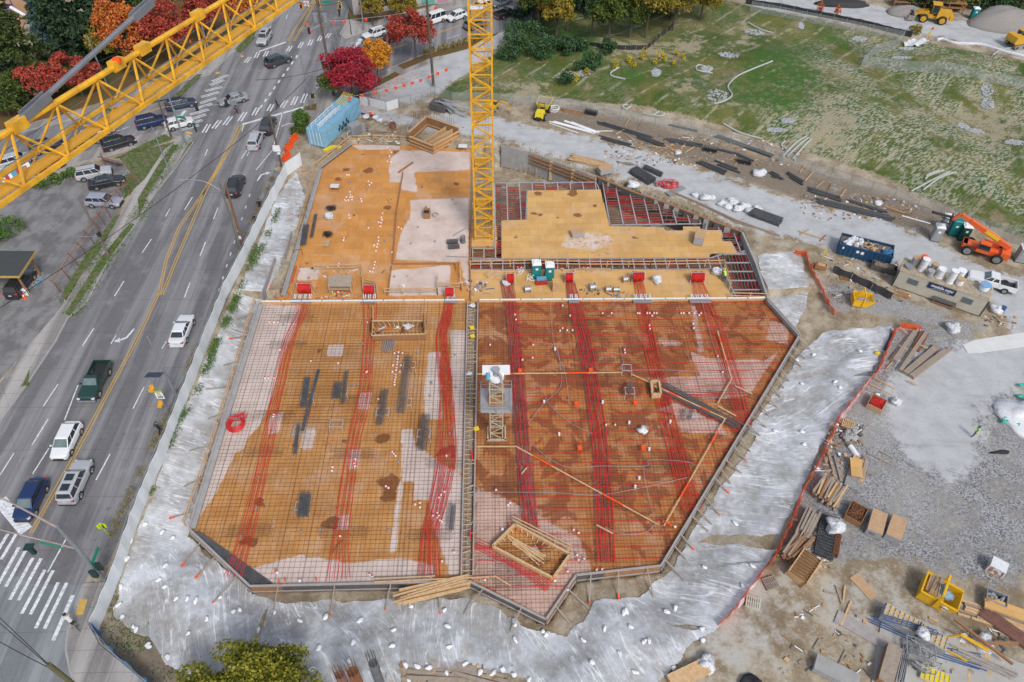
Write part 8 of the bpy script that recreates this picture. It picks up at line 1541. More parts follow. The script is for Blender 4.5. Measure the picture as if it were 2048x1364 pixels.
clutter(672,548,36,6,20,'cardboard or timber piece lined up behind the hut','boxes lined up behind the hut',1); clutter(665,590,40,8,26,'scrap strewn in front of the makeshift hut','scrap in front of the makeshift hut',2); clutter(950,575,26,11,40,'scrap and cut blocks heaped left of the trough end','scrap heaped left of the trough end',3,sz=(.15,.5)); clutter(1180,585,20,6,18,'fittings scattered beside the silver cable drum','fittings beside the silver cable drum',4,ms=[M_STEEL,RU,M_TIM]); clutter(1245,590,20,8,16,'fittings scattered right of the two wire drums','fittings right of the two wire drums',5,ms=[M_STEEL,_mats['prop_blue'],M_PLYP]); clutter(1160,540,40,3,16,'offcut board on the long pile beneath the guard rail','offcuts beneath the guard rail',6,ms=[M_TIM,M_TIMD]); clutter(1185,490,50,20,30,'sawn offcut in the sawdust on the new plywood deck','sawn offcuts on the new plywood deck',7,z=.1,ms=[M_TIM,M_PLYP],flat=.2)
for x,y,l,r_,m in ((1055,583,'grey wire drum left of the red and blue bundle',.45,M_STEEL),(1184,580,'silver cable drum with wooden flanges',.52,M_STEEL),(1216,583,'wooden-ended wire drum, left of two',.42,M_PLYP),(1232,583,'grey wire drum, right of two',.38,M_STEEL),(1250,563,'flat wooden drum behind the wire drums',.42,M_PLYP)):
 t=at('wire_drum',l,'drum',x,y,rz=R(U(-20,20)),z=0); sub(t,'winding',M_STEEL,lambda b:b.cyl((-.3,0,r_),(.3,0,r_),r_*.75,n=18)); 
 for s in (-.34,.34): sub(t,'flange',m,lambda b:b.cyl((s-.03,0,r_),(s+.03,0,r_),r_,n=18))
t=at('tool_cabinet','tall brown plywood cabinet between red-blue bundle and cable coil','cabinet',1110,580,rz=R(4),z=0); sub(t,'body',M_PLYP,lambda b:b.box((0,0,.75),(.75,.75,1.5))); sub(t,'lid',M_PLYN,lambda b:b.box((0,0,1.53),(.8,.8,.04)))
t=at('hose_bundle','blue box and red timber bundle beside the toilets','bundle',1083,568,rz=R(5),z=0); sub(t,'blue_box',_mats['painted_blue'],lambda b:b.box((0,.2,.75),(1.2,.4,.35))); sub(t,'red_timbers',M_REDJ,lambda b:[b.bar((-.75,-.2+.12*j,.1+.13*i),(.7,-.2+.12*j,.1+.13*i),.1) for i in range(4) for j in range(4)])
for x,y,l in ((1042,548,'white tubular chair frame heap left of the toilets'),(1062,560,'white tubular frame below the left toilet')):
 t=at('tubular_stand',l,'frame',x,y,rz=.4,z=0)
 for i in range(6): sub(t,'tube',M_WHP,lambda b:b.tube([(U(-.7,.7),U(-.6,.6),.05),(U(-.7,.7),U(-.6,.6),U(.4,.9)),(U(-.7,.7),U(-.6,.6),U(.1,.9))],.03,5))
bag(P(1313,563,0),(.65,.55,.6),'tall white bag beside the large coil on the platform','bulk_bag','bag',seed=41); bag(P(1012,570,0),(.5,.5,.45),'white bag slumped against the red coil by the planks','bulk_bag','bag',seed=42)
t=at('bulk_bag_open','open white bulk bag with brown fill near the platform end','bag',1432,548,rz=0,z=0); sub(t,'bag',M_BAG,lambda b:(b.blob((0,0,.35),(.6,.5,.4),3,.15,14,7,flat=.8),b.torus((0,0,.62),.48,.13,18,7))); sub(t,'contents',M_TIMR,lambda b:b.cyl((0,0,.5),(0,0,.62),.42,n=14))
t=at('bulk_bag_open','open white bag of dark wire ties on the bare deck','bag',659,437,rz=0,z=0); sub(t,'bag',M_BAG,lambda b:(b.blob((0,0,.35),(.6,.5,.4),5,.15,14,7,flat=.8),b.torus((0,0,.6),.46,.13,18,7))); sub(t,'contents',M_BLK,lambda b:b.cyl((0,0,.5),(0,0,.6),.38,n=14))
for x,y,rx,l in ((663,420,.75,'larger tangle of black tie wire above the open bag'),(656,472,.55,'small tangle of black tie wire below the open bag')):
 t=at('wire_tangle',l,'wire',x,y,rz=.3,z=0); sub(t,'wire',M_BLK,lambda b:[b.torus((U(-rx,rx)*.7,U(-.3,.3),U(.1,.5)),U(.2,.42),.02,10,4,'xyz'[i%3]) for i in range(34)])
pile(992,551,1015,551,10,2.2,.22,.09,'new pale plank in the bundle left of the coil',ms=[M_TIM],z=0,rows=5,jit=.05,ljit=.04); pile(1190,540,1250,541,8,4.2,.1,.06,'long board under the guard rail behind the coils',ms=[M_TIM,M_PLYP,M_TIMD],z=0,rows=4,jit=.5,ljit=.3)
pile(866,1182,905,1172,24,5.8,.16,.11,'yellow two-by-four in the loose pile on the south bank',ms=[M_TIM],z=.05,rows=6,jit=.5,ljit=.12,angj=.05)
for a,c,l in (((748,1164),(990,1153),'longest yellow board along the south pour edge'),((745,1158),(870,1152),'shorter yellow board along the south pour edge'),((990,1152),(1022,1172),'yellow board bending toward the southern point')): b=MB(); b.bar(P(*a,.45),P(*c,.45),.1,.08); tag(b.build('timber_plank',M_TIM),l,'timber')
def horse(px,py,rz,label,z=.12,L=1.3,group='white sawhorses on the western deck'):
 t=at('sawhorse',label,'sawhorse',px,py,rz=rz,z=z,group=group)
 for y in (-.45,.45): sub(t,'top_rail',M_ALU,lambda b:b.bar((-L/2,y,.75),(L/2,y,.75),.07))
 for x in (-L/2,L/2): sub(t,'end_rail',M_ALU,lambda b:b.bar((x,-.45,.75),(x,.45,.75),.06))
 for x in (-L/2,L/2):
  for y in (-.45,.45): sub(t,'leg',M_ALU,lambda b:b.bar((x,y,.75),(x*1.1,y*1.4,0),.05))
def bund(px,py,tx,ty,n,L,W,label,z=.95,m=None,lay=3): return bars(px,py,tx,ty,n,L,W,label,m or M_REBG,z=z,name='rebar_bundle',lay=lay)
for x,y,l in ((618,800,'white sawhorse beneath the leftmost upper rebar bundle'),(603,870,'white sawhorse beneath the lower end of the leftmost bars'),(675,855,'empty white sawhorse left alone on the western rebar'),(820,738,'white sawhorse under the top end of the long bundle'),(812,812,'white sawhorse under the lower end of the long bundle'),(767,832,'sawhorse under the bundle left of the long one'),(849,875,'sawhorse under the bundle nearest the timber trough'),(685,790,'sawhorse under the short pair of bundles'),(608,1020,'white sawhorse under the short dark bundle in the south-west')): horse(x,y,R(-2),l,group=None)
bund(611,785,616,752,8,4.0,.6,'rebar bundle on the leftmost upper sawhorse'); bund(622,800,634,755,4,8.2,.25,'long thin rebar bundle beside the leftmost one'); bund(594,880,598,850,4,3.6,.3,'thin rebar bundle at the lower left sawhorse')
bund(675,782,677,770,9,2.2,.75,'short thick rebar bundle of the upper pair'); bund(690,775,694,745,4,4.4,.3,'slim rebar bundle leaning past the short one'); bund(766,815,772,780,6,4.6,.6,'rebar bundle left of the longest one',m=M_REBG); bund(811,768,818,715,6,8.0,.7,'longest rebar bundle, resting on two sawhorses'); bund(849,865,853,830,9,4.4,.8,'rebar bundle nearest the timber trough'); bund(609,1012,611,998,12,2.4,.95,'short dark rebar bundle in the south-west',m=M_REBG,lay=4); bund(905,1037,907,1018,7,2.6,.4,'small dark rebar bundle by the trough near the south edge')
bund(610,470,618,420,7,4.2,.7,'wide rebar bundle lying on the bare deck',z=.35); bund(628,452,638,400,4,5.0,.35,'thin rebar bundle crossing beside the wide one',z=.35)
for x,y,l in ((608,425,'rusty bar stand above the wide bundle'),(606,440,'rusty bar stand under the thin bundle'),(598,510,'rusty bar stand at the low end of the wide bundle')):
 t=at('bar_stand',l,'stand',x,y,rz=0,z=0); sub(t,'frame',RU,lambda b:(b.bar((-.5,0,0),(-.5,0,.9),.05),b.bar((.5,0,0),(.5,0,.9),.05),b.bar((-.5,0,.9),(.5,0,.9),.05)))
for x,y,l in ((905,487,'black roll of wire mesh, upper left of three'),(908,497,'black roll of wire mesh, lower left of three'),(926,485,'black roll of wire mesh standing right of the other two')):
 t=at('mesh_roll',l,'mesh roll',x,y,rz=R(5),z=0); sub(t,'roll',M_REBG,lambda b:([b.torus((-.7+i*.1,0,.35),.32,.03,14,4,'x') for i in range(15)],[b.bar((-.75,.3*math.cos(a),.35+.3*math.sin(a)),(.75,.3*math.cos(a),.35+.3*math.sin(a)),.03) for a in np.arange(0,6.28,.6)])) if x!=926 else sub(t,'roll',M_REBG,lambda b:([b.torus((0,0,.05+i*.1),.3,.03,14,4) for i in range(11)],[b.bar((.3*math.cos(a),.3*math.sin(a),0),(.3*math.cos(a),.3*math.sin(a),1.1),.03) for a in np.arange(0,6.28,.6)]))
t=at('generator_cart','brown timber cart with dark opening beside a hose coil','cart',854,432,rz=0,z=0); sub(t,'box',M_TIMR,lambda b:b.box((0,0,.45),(.9,1.3,.9))); sub(t,'opening',M_BLK,lambda b:b.box((0,-.25,.92),(.7,.6,.04))); sub(t,'handle',M_TIM,lambda b:(b.bar((-.4,.6,.9),(-.4,.9,1.3),.06),b.bar((.4,.6,.9),(.4,.9,1.3),.06),b.bar((-.4,.9,1.3),(.4,.9,1.3),.06)))
t=at('hose_coil','grey hose coil beside the brown cart','hose',871,431,rz=0,z=0); sub(t,'coil',M_GDR,lambda b:[b.torus((0,0,.05+.06*i),.4,.035,18,5) for i in range(4)])
for x,y,w,d_,l in ((671,381,1.2,.9,'small white-topped table on the bare upper deck'),(926,301,1.3,.9,'timber trestle table left of the crane mast'),(654,488,.7,1.5,'pale board on a low trestle with orange paint')):
 t=at('work_table',l,'table',x,y,rz=R(-3),z=0); sub(t,'top',M_PLYP if y>400 else M_WSH,lambda b:b.box((0,0,.8 if y<400 else .2),(w,d_,.04)))
 for sx in (-1,1): sub(t,'trestle',M_TIMR,lambda b:(b.bar((sx*w*.35,-.3,0),(sx*w*.35,0,.78 if y<400 else .18),.06),b.bar((sx*w*.35,.3,0),(sx*w*.35,0,.78 if y<400 else .18),.06)))
for a,c,l in (((620,510),(665,510),'long brown board across the bare deck below the table'),((630,490),(648,490),'short pale board left of the orange-marked one'),((905,472),(932,456),'steel bar lying aslant near the mesh rolls'),((668,592),(700,602),'white pole lying in front of the hut'),((893,513),(935,514),'silver prop lying toward the mast')): b=MB(); b.bar(P(*a,.06),P(*c,.06),.1,.06); tag(b.build('plank',M_TIM if 'board' in l else M_STEEL),l,'board' if 'board' in l else 'bar')
def timberbox(label,px,z0,h,m,joist=0,rail=True,seed=0,inner=None):
 A=[P(*p,z0+h) for p in px]; t=thing('opening_formwork',label,'formwork',(A[0].x,A[0].y,z0)); o=A[0].copy(); A=[a-o+Vector((0,0,h)) for a in A]
 for i in range(4):
  a,b_=A[i],A[(i+1)%4]; sub(t,'side_board',m,lambda b:b.bar(a-Vector((0,0,h/2)),b_-Vector((0,0,h/2)),.1,h)); sub(t,'cap_rail',M_TIM,lambda b:b.bar(a+Vector((0,0,.05)),b_+Vector((0,0,.05)),.2,.07))
  n=int((b_-a).length/.6); c=(A[0]+A[2])/2
  for k in range(1,n): q=a.lerp(b_,k/n); sub(t,'stud',M_TIM,lambda b:b.bar(q-Vector((0,0,.05)),q+(c-q).normalized()*.35-Vector((0,0,h*.7)),.08))
 sub(t,'floor',inner or M_PLYA,lambda b:b.add([a-Vector((0,0,h-.06)) for a in A],[(0,1,2,3)] if (A[1]-A[0]).cross(A[2]-A[1]).z>0 else [(3,2,1,0)]))
 return t,A
t,A=timberbox('timber-sided opening for the stair, with upright bars and clutter',[(744,642),(848,642),(851,668),(744,671)],.0,.9,M_TIMR)
for i in range(14): q=A[3].lerp(A[2],(i+.5)/14); sub(t,'upright_bar',M_REBAR,lambda b:b.bar(q-Vector((0,0,.9)),q+Vector((0,0,.5)),.05))
for i in range(10): q=A[0].lerp(A[3],i/10); sub(t,'upright_bar',M_REBAR,lambda b:b.bar(q-Vector((0,0,.6)),q+Vector((0,0,U(.4,1.3))),.05)); q=A[1].lerp(A[2],i/10); sub(t,'upright_bar',M_REBAR,lambda b:b.bar(q-Vector((0,0,.6)),q+Vector((0,0,U(.4,1.3))),.05))
sub(t,'long_rail',M_TIM,lambda b:b.bar(A[0].lerp(A[3],.2)+Vector((0,0,.45)),A[1].lerp(A[2],.2)+Vector((0,0,.45)),.1))
clutter(800,652,44,8,40,'tool or offcut lying inside the stair opening','clutter inside the stair opening',9,z=.1,ms=[M_ORG,M_WHP,_mats['prop_blue'],M_TIM,M_STEEL,M_WHP]); bag(P(815,655,.1),(.55,.4,.3),'white bag inside the stair opening','sack','bag',seed=50)
t,A=timberbox('large skewed timber box around an opening near the southern point',[(985,1092),(1030,1048),(1140,1108),(1106,1156)],0,.7,M_TIM)
for off in (0,.35): sub(t,'long_rail',M_TIM,lambda b:b.bar(A[1]+Vector((-.2,.3+off,.25)),A[2]+Vector((.2,.3+off,.25)),.1)); 
for i in range(22): q=A[1].lerp(A[2],i/21); sub(t,'upright_bar',M_REBG,lambda b:b.bar(q+Vector((0,.25,-.7)),q+Vector((0,.25,.2)),.035))
pile(1052,1100,1085,1122,8,3.4,.13,.1,'loose yellow board inside the large skewed box',ms=[M_TIM],z=.1,rows=4,jit=.6,angj=.15); b=MB(); b.box(tuple(P(1068,1102,.15)),(.9,.9,.05),rz=.5); tag(b.build('plywood_sheet',M_CGREY),'grey square sheet inside the large skewed box','plywood sheet')
t,A=timberbox('small narrow timber box full of scraps beside the slanting bars',[(1302,762),(1318,762),(1322,788),(1305,788)],.1,.7,M_TIM,inner=M_FORM); clutter(1311,776,6,9,12,'scrap in the small narrow timber box','scrap in the small narrow timber box',10,z=.3,ms=[M_TIM])
for a,c,l,m in (((952,748),(1245,745),'long pale screed board running across the eastern cables',M_TIM),((1262,748),(1302,766),'short screed board dropping to the small timber box',M_TIM),((1322,777),(1452,838),'screed board over the raking black bars',M_TIM),((1450,838),(1328,1052),'dark and pale screed board slanting down along the east side',M_TIM),((952,893),(1034,893),'pale board just below the placing mast',M_TIM),((1034,894),(1318,1050),'long screed board slanting to the south-east form',M_TIM),((1435,662),(1463,758),'upright board among the easternmost cables',M_TIM),((1463,758),(1436,806),'board turning back from the easternmost cables',M_TIM),((1470,772),(1505,788),'short board at the east form below the upright one',M_TIM),((1435,812),(1472,832),'short board above the raking bars end',M_TIM),((1193,1050),(1226,1067),'short board on the middle band near the south form',M_TIM),((1043,948),(1054,935),'small block on the dark band',M_TIM)):
 A_,B_=P(*a,.42),P(*c,.42); b=MB(); b.bar(A_,B_,.12,.10)
 if (B_-A_).length>6: b.bar(A_.lerp(B_,.12)+Vector((0,0,.004)),A_.lerp(B_,.26)+Vector((0,0,.004)),.135,.12,k=1); b.bar(A_.lerp(B_,.62)+Vector((0,0,.004)),A_.lerp(B_,.76)+Vector((0,0,.004)),.135,.12,k=1)
 tag(b.build('screed_board',[m,M_ORG]),l,'board')
pile(1400,812,1450,838,9,9.0,.09,.06,'long black bar laid aslant to the east form','rebar','black_bar',[M_FORM],z=.3,rows=9,jit=.2,ljit=.06,sp=1.2) 
for pts,l in (([(1100,602),(1108,690),(1130,745),(1138,808)],'grey conduit dropping from the platform through the middle band'),([(1070,685),(1110,692),(1122,740),(1120,775),(1085,810),(1056,848)],'grey conduit crossing in an X near the dark band'),([(1060,785),(1085,783),(1100,810),(1140,845),(1186,868)],'grey conduit running from the dark band to the middle band'),([(1058,880),(1095,915),(1140,935),(1200,932),(1290,932),(1300,920),(1370,923),(1400,935)],'long grey conduit across the lower middle of the eastern deck'),([(1288,930),(1290,960),(1302,1010),(1312,1060)],'grey conduit turning down toward the south-east'),([(950,984),(1100,985),(1190,990),(1260,980),(1330,965),(1375,955)],'long grey conduit from the trough to the east cables'),([(1404,602),(1430,700),(1470,780)],'grey conduit along the easternmost band'),([(1265,740),(1330,740),(1400,742),(1440,735)],'grey conduit right of the aluminium frame'),([(1240,690),(1245,715),(1250,745)],'short grey conduit above the aluminium frame'),([(1370,700),(1392,745),(1398,770)],'grey conduit between the two eastern bands'),([(960,1000),(945,1040),(935,1095),(960,1110),(1010,1128),(1025,1150)],'grey conduit looping at the south end of the trough'),([(1210,1055),(1250,1068),(1290,1065),(1312,1048)],'grey conduit looping near the south-east corner')):
 b=MB(); b.tube(curve([P(x,y,.30) for x,y in pts],7),.022,5); tag(b.build('conduit',mat('grey_conduit',(.36,.33,.38),.5,scale=3)),l,'conduit')
for x,y,z in ((943,720,.5),(945,980,.5),(944,1055,.5),(944,1130,.5)): t=at('conduit_loop',['pale conduit loop hooked over the upper trough','pale conduit loop over the middle of the trough','pale conduit loop over the lower trough','pale conduit loop at the south end of the trough'][[720,980,1055,1130].index(y)],'conduit',x,y,rz=0,z=z); sub(t,'loop',M_GDR,lambda b:b.torus((0,0,0),.55,.03,18,5,'z'))
for x,y,l,m in ((1070,745,'',0),(1153,810,'orange-capped chair stand between dark and middle bands',M_ORG),(1270,808,'orange-capped chair stand below the aluminium frame',M_ORG),(1159,898,'orange spiky block left of the middle band',M_ORG),(1286,898,'orange spiky block right of the middle band',M_ORG),(1040,744,'orange square cap where the screed board meets the dark band',M_ORG),(1181,743,'orange square cap where the screed board meets the middle band',M_ORG)):
 if not l: continue
 t=at('marker_block',l,'marker',x,y,rz=0,z=.25); sub(t,'block',m,lambda b:b.box((0,0,.2),(.42,.42,.3))); sub(t,'spikes',m,lambda b:[b.bar((0,0,.2),(.45*math.cos(a),.45*math.sin(a),.25),.03) for a in np.arange(0,6.28,.8)])
for x,y,l in ((1252,744,'aluminium frame standing at the end of the long screed board'),(1258,790,'aluminium frame carrying a small rebar bundle'),(1380,835,'aluminium frame holding bent black bars')): horse(x,y,R(-3),l,z=.25,L=1.0,group=None)
bund(1260,775,1262,765,7,1.7,.4,'small rebar bundle on the aluminium frame',z=1.05); bund(1380,830,1384,820,6,1.4,.4,'bent black bars on the lower right aluminium frame',z=1.05)
bag(P(1285,862,.25),(.52,.45,.32),'white bag alone in the middle of the eastern deck','bulk_bag','bag',seed=60)
for i,(x,y) in enumerate([(1088,805),(1205,806),(1258,847),(1340,845),(1118,870),(1278,958),(1298,900),(1270,975),(1110,700)]): 
 b=MB(); q=P(x,y,.2); b.cyl(q,q+Vector((0,0,.35)),.13,.11,n=12); tag(b.build('sleeve',M_WHP),'white pipe sleeve standing in the eastern rebar','sleeve','white pipe sleeves in the eastern rebar')
def caps(pts,grp,z=.1,r=.10):
 base=None
 for x,y in pts:
  if base is None:
   base=thing('concrete_insert','red-topped white insert cap '+grp,'cap',P(x,y,z),0,'red-topped white caps '+grp); sub(base,'cup',M_WHP,lambda b:b.cyl((0,0,0),(0,0,.2),r*1.1,r*.9,n=10)); sub(base,'red_top',M_RED,lambda b:b.cyl((0,.05,.2),(0,.05,.24),r*.75,n=10))
  else: copytree(base,P(x,y,z))
caps([(775,294),(780,300),(783,305),(779,313),(775,323),(782,324),(694,350),(698,350),(737,363),(743,366),(739,370),(700,384),(701,390),(693,394),(700,395),(704,394),(690,400),(697,401),(704,400),(692,402),(722,398),(723,403),(765,427),(763,435),(764,440),(757,445),(762,446),(761,453),(737,456),(757,475),(757,482),(755,488),(748,491),(754,494),(752,502),(678,528),(677,533),(750,524),(749,530),(747,537),(740,543),(745,544),(698,430),(699,436),(688,476),(687,481),(797,455),(803,458),(784,505)],'on the bare deck',z=0)
caps([(539,645),(548,645),(556,645),(530,757),(537,757),(549,757),(622,723),(676,727),(735,645),(734,743),(789,707),(797,705),(805,707),(796,713),(795,719),(795,725),(794,730),(793,736),(792,741),(786,731),(802,731),(785,744),(800,744),(791,750),(791,755),(790,760),(789,765),(789,770),(757,799),(733,745),(709,928),(710,933),(709,926),(711,919),(785,904),(788,908),(791,912),(665,935),(664,942),(772,973),(777,976),(830,1009),(840,1006),(840,1015),(878,1032),(875,1026),(889,984),(882,990),(878,996),(866,1032),(875,1036),(880,1041),(883,1043),(680,1073),(893,912),(908,1105),(884,1123),(740,1150),(745,1154),(862,1155),(560,700),(548,830),(547,834)],'on the western deck')
caps([(1030,630),(1032,640),(1125,612),(1205,627),(1223,627),(1275,627),(1279,627),(1294,627),(1299,627),(1308,627),(1313,627),(1304,632),(1362,627),(1367,627),(1378,627),(1388,627),(1402,627),(1398,631),(1386,648),(1387,657),(1299,651),(1300,658),(1125,657),(1120,662),(1134,661),(1145,661),(1140,632),(1435,713),(1445,745),(1249,700),(1250,706),(1066,690),(980,690),(1230,850),(1212,850),(1016,1010),(1020,1006),(992,980),(970,1160),(1135,1180),(1168,1118),(1154,1110),(1157,1120),(1193,1140),(1204,1139),(1147,1060),(1157,1066),(1135,1143),(1045,720),(1065,716)],'on the eastern deck',z=.2)
for i,(x,y) in enumerate([(1005,1060),(1020,1050),(1035,1062),(1048,1062),(1085,1077),(1098,1085),(1112,1096),(1124,1103),(1135,1108),(1104,1155),(1101,1160),(1108,1158),(1110,1163),(1330,1045),(1336,1048),(1342,1052),(1350,1055),(1327,1044),(1060,1050),(570,1161),(600,1163),(633,1160),(558,1165),(551,1143),(555,1147)]):
 b=MB(); q=P(x,y,.4); b.cyl(q,q+Vector((0,0,.16)),.09,.12,n=8); tag(b.build('safety_ball',M_ORG if i%4 else M_WHP),'orange safety cap on a bar end near the southern formwork','cap','orange safety caps near the southern formwork')
base=None
for x,y in [(568,612),(567,650),(605,683),(612,650),(690,625),(726,690),(716,690),(736,640),(704,770),(717,770),(616,745),(585,745),(662,865),(750,870),(797,925),(778,1062),(603,1065),(640,1060),(512,1020),(482,1073),(910,710),(911,775),(860,792),(863,766),(862,767),(906,850),(899,868),(835,705),(735,380),(779,405),(700,365),(905,400),(845,372),(895,374),(811,443),(822,488),(870,484),(789,554),(805,585),(770,482),(780,470),(723,350),(757,350),(852,415),(836,455)]:
 if base is None: base=thing('insert_box','small round grey insert box fixed to the western decks','insert box',P(x,y,.02),0,'small round grey insert boxes on the western decks'); sub(base,'box',M_STEEL,lambda b:b.cyl((0,0,0),(0,0,.16),.13,n=10))
 else: copytree(base,P(x,y,.02))
for x,w,l in ((604,36,'first'),(738,28,'second'),(902,22,'third'),(1147,18,'fourth'),(1285,34,'fifth'),(1400,38,'sixth')):
 t=at('anchor_row',l+' row of grey cable anchors from the street, on the pour stop','anchors',x,601,rz=0,z=.2); W_=w/14.5
 for s in range(2): sub(t,'anchor_plate',M_STEEL,lambda b:b.box((0,-.12-.25*s,.1),(W_,.14,.2)))
 for i in range(int(W_/.2)): sub(t,'pocket_former',M_WHP if i%3 else M_TGRY,lambda b:b.bar((-W_/2+.1+i*.2,.1,.2),(-W_/2+.1+i*.2+U(-.05,.05),.75,.35),.07))
pile(777,692,779,682,7,1.5,.12,.1,'short silver rod laid below the stair opening','rod','silver_rod',[M_STEEL],z=.2,rows=7,sp=1.4,tube=True)
def ladder(px,py,tx,ty,L,label,z=0.1,m=None):
 t=at('ladder',label,'ladder',px,py,tx,ty,z=z); 
 for y in (-.22,.22): sub(t,'stile',m or M_ORG,lambda b:b.bar((-L/2,y,.1),(L/2,y,.1),.06,.1))
 for i in range(int(L/.32)): sub(t,'rung',m or M_ORG,lambda b:b.bar((-L/2+.2+i*.32,-.22,.1),(-L/2+.2+i*.32,.22,.1),.04))
ladder(591,549,597,530,3.4,'red ladder leaning beside the first large coil'); 
for x,y,x2,y2,l in ((940,1060,940,1075,'red and white barrier post in the trough near the south'),(942,900,945,920,'red and white barrier post across the middle trough')): b=MB(); b.cyl(P(x,y,.6),P(x2,y2,.5),.09,n=8); tag(b.build('barrier_post',M_RED),l,'post')
for x,y,l in ((944,655,'yellow notice card at the north end of the trough'),(945,672,'yellow notice card just below the first'),(953,857,'yellow notice card halfway down the trough')): b=MB(); b.box(tuple(P(x,y,.6)),(.5,.5,.05),rz=.3); tag(b.build('notice_card',YB),l,'card')
bag(P(945,612,.4),(.4,.3,.2),'white bag at the north end of the trough','sack','bag',seed=71); bag(P(938,748,.4),(.35,.3,.2),'pale bag in the upper trough','sack','bag',seed=72)
ht,q=topz(993,868,990,755,0); t=thing('placing_mast','cream lattice placing mast with a grey platform on the eastern deck','placing mast',P(993,868,0)); CRM=mat('cream_paint',(.50,.43,.30),.6,col2=(.36,.30,.20),scale=3); w_=.62; H=min(ht,11)
for k in range(int(H)): 
 def f(b):
  for sx in (-1,1):
   for sy in (-1,1): b.bar((sx*w_,sy*w_,k),(sx*w_,sy*w_,k+1),.12)
  c=[(-w_,-w_),(w_,-w_),(w_,w_),(-w_,w_)]
  for i in range(4): a,e=c[i],c[(i+1)%4]; b.bar((*a,k+.02),(*e,k+.02),.07); (b.bar((*a,k),(*e,k+1),.07) if k%2 else b.bar((*e,k),(*a,k+1),.07))
 sub(t,'mast_section',CRM,f)
sub(t,'base_frame',CRM,lambda b:(b.box((0,-.9,.15),(2.0,.15,.25)),b.box((0,.9,.15),(2.0,.15,.25)),b.box((-.9,0,.15),(.15,2.0,.25)),b.box((.9,0,.15),(.15,2.0,.25))))
hp=H*.62
sub(t,'platform',M_GDR,lambda b:(b.box((-1.15,0,hp),(.7,3.0,.06)),b.box((1.15,0,hp),(.7,3.0,.06)),b.box((0,-1.2,hp),(1.6,.7,.06)),b.box((0,1.2,hp),(1.6,.7,.06)))); sub(t,'platform_rail',M_STEEL,lambda b:[b.bar(a,c,.06) for z_ in (hp+.55,hp+1.1) for a,c in (((-1.5,-1.5,z_),(1.5,-1.5,z_)),((1.5,-1.5,z_),(1.5,1.5,z_)),((1.5,1.5,z_),(-1.5,1.5,z_)),((-1.5,1.5,z_),(-1.5,-1.5,z_)))]+[b.bar((x,y,hp),(x,y,hp+1.1),.06) for x in (-1.5,0,1.5) for y in (-1.5,1.5)])
sub(t,'slewing_head',M_WHP,lambda b:(b.cyl((0,0,H),(0,0,H+.4),.75,n=16),b.box((0,.5,H+.5),(2.6,.8,.5)))); sub(t,'pump_outlet',M_GDR,lambda b:(b.cyl((0,0,H+.4),(0,0,H+1.1),.3,.2,n=12),b.cyl((0,0,H+1.1),(0,0,H+1.25),.36,n=12),b.tube(curve([(0,-.2,H+.9),(.4,-.5,H+.9),(.5,-.7,H)]),.12,7))); sub(t,'blue_sleeve',_mats['painted_blue'],lambda b:b.cyl((-.75,.1,H+.5),(-.75,-.5,H+.2),.22,n=10))
person(P(1448,562,0),R(120),'worker in a fluorescent vest bending at the east end of the platform',BKC,DEN,HV,'bend',HV); person(P(683,578,0),R(200),'worker in a fluorescent vest inside the makeshift hut',BKC,BKC,HV,'bend',HV)
# ================================================================ MATERIALS ALONG THE HAUL ROAD
def line_(a,c,label,r,m,n=1,cat='pipe',name='black_pipe',z=YZ,box=False,sp=1.1):
 A,B=P(*a,z+r),P(*c,z+r); d=(B-A).normalized(); s=Vector((-d.y,d.x,0))
 for k in range(n):
  o=s*((k%4)-(min(n,4)-1)/2)*r*2*sp+Vector((0,0,(k//4)*r*1.8)); b=MB()
  if box: b.bar(A+o,B+o,r*2,r*1.6)
  else: b.tube([A+o+d*U(-.7,.7)+s*U(-.12,.12),B+o+d*U(-.7,.7)+s*U(-.12,.12)],r*U(.75,1),8)
  tag(b.build(name,m),label,cat,label if n>1 else None)
for a,c,n,r,l in (((1200,246),(1300,275),4,.12,'black pipe in the long bundle left of the mid-road white pipes'),((1280,275),(1328,290),3,.12,'black pipe in the lower bundle beside the crossing boards'),((1200,274),(1268,292),4,.12,'dark pipe of the weathered bundle near the white pipes'),((1342,250),(1396,262),1,.2,'single fat black pipe by the field fence'),((1282,276),(1326,292),2,.17,'black pipe beside the orange crossing boards'),((1332,278),(1400,291),4,.14,'black pipe in the bundle above the orange boards'),((1435,272),(1540,310),3,.18,'black pipe in the long bundle along the field fence'),((1438,298),(1475,308),2,.14,'black pipe in the short bundle left of the crate frames'),((1475,308),(1505,322),2,.14,'black pipe bundle right of the short one'),((1402,325),(1450,345),3,.16,'black pipe in the bundle at the road edge'),((1432,325),(1478,342),3,.15,'black pipe in the bundle beside the frames'),((1618,378),(1680,398),4,.15,'black pipe with white ends in the upper right bundle'),((1640,402),(1785,437),4,.15,'black pipe in the longest bundle near the toilets'),((1695,400),(1768,423),2,.15,'black pipe in the upper strand near the toilets'),((1575,348),(1608,366),3,.16,'black pipe of the short pile beside the white bag'),((1540,345),(1560,356),4,.14,'weathered pipe left of the short pile')): line_(a,c,l,r,M_PIPE,n)
line_((1105,243),(1190,266),'long white pipe in the lower bundle near the yellow dumper',.09,M_WHP,4,name='white_pipe'); line_((1135,243),(1192,263),'long white pipe in the upper bundle near the yellow dumper',.09,M_WHP,3,name='white_pipe'); line_((1100,246),(1152,265),'white pipe lying apart below the bundles',.08,M_WHP,1,name='white_pipe'); line_((1186,263),(1218,262),'short white pipe crossing the bundle ends',.07,M_WHP,1,name='white_pipe'); line_((1805,432),(1855,445),'white pipe near the grey toilets',.1,M_WHP,1,name='white_pipe')
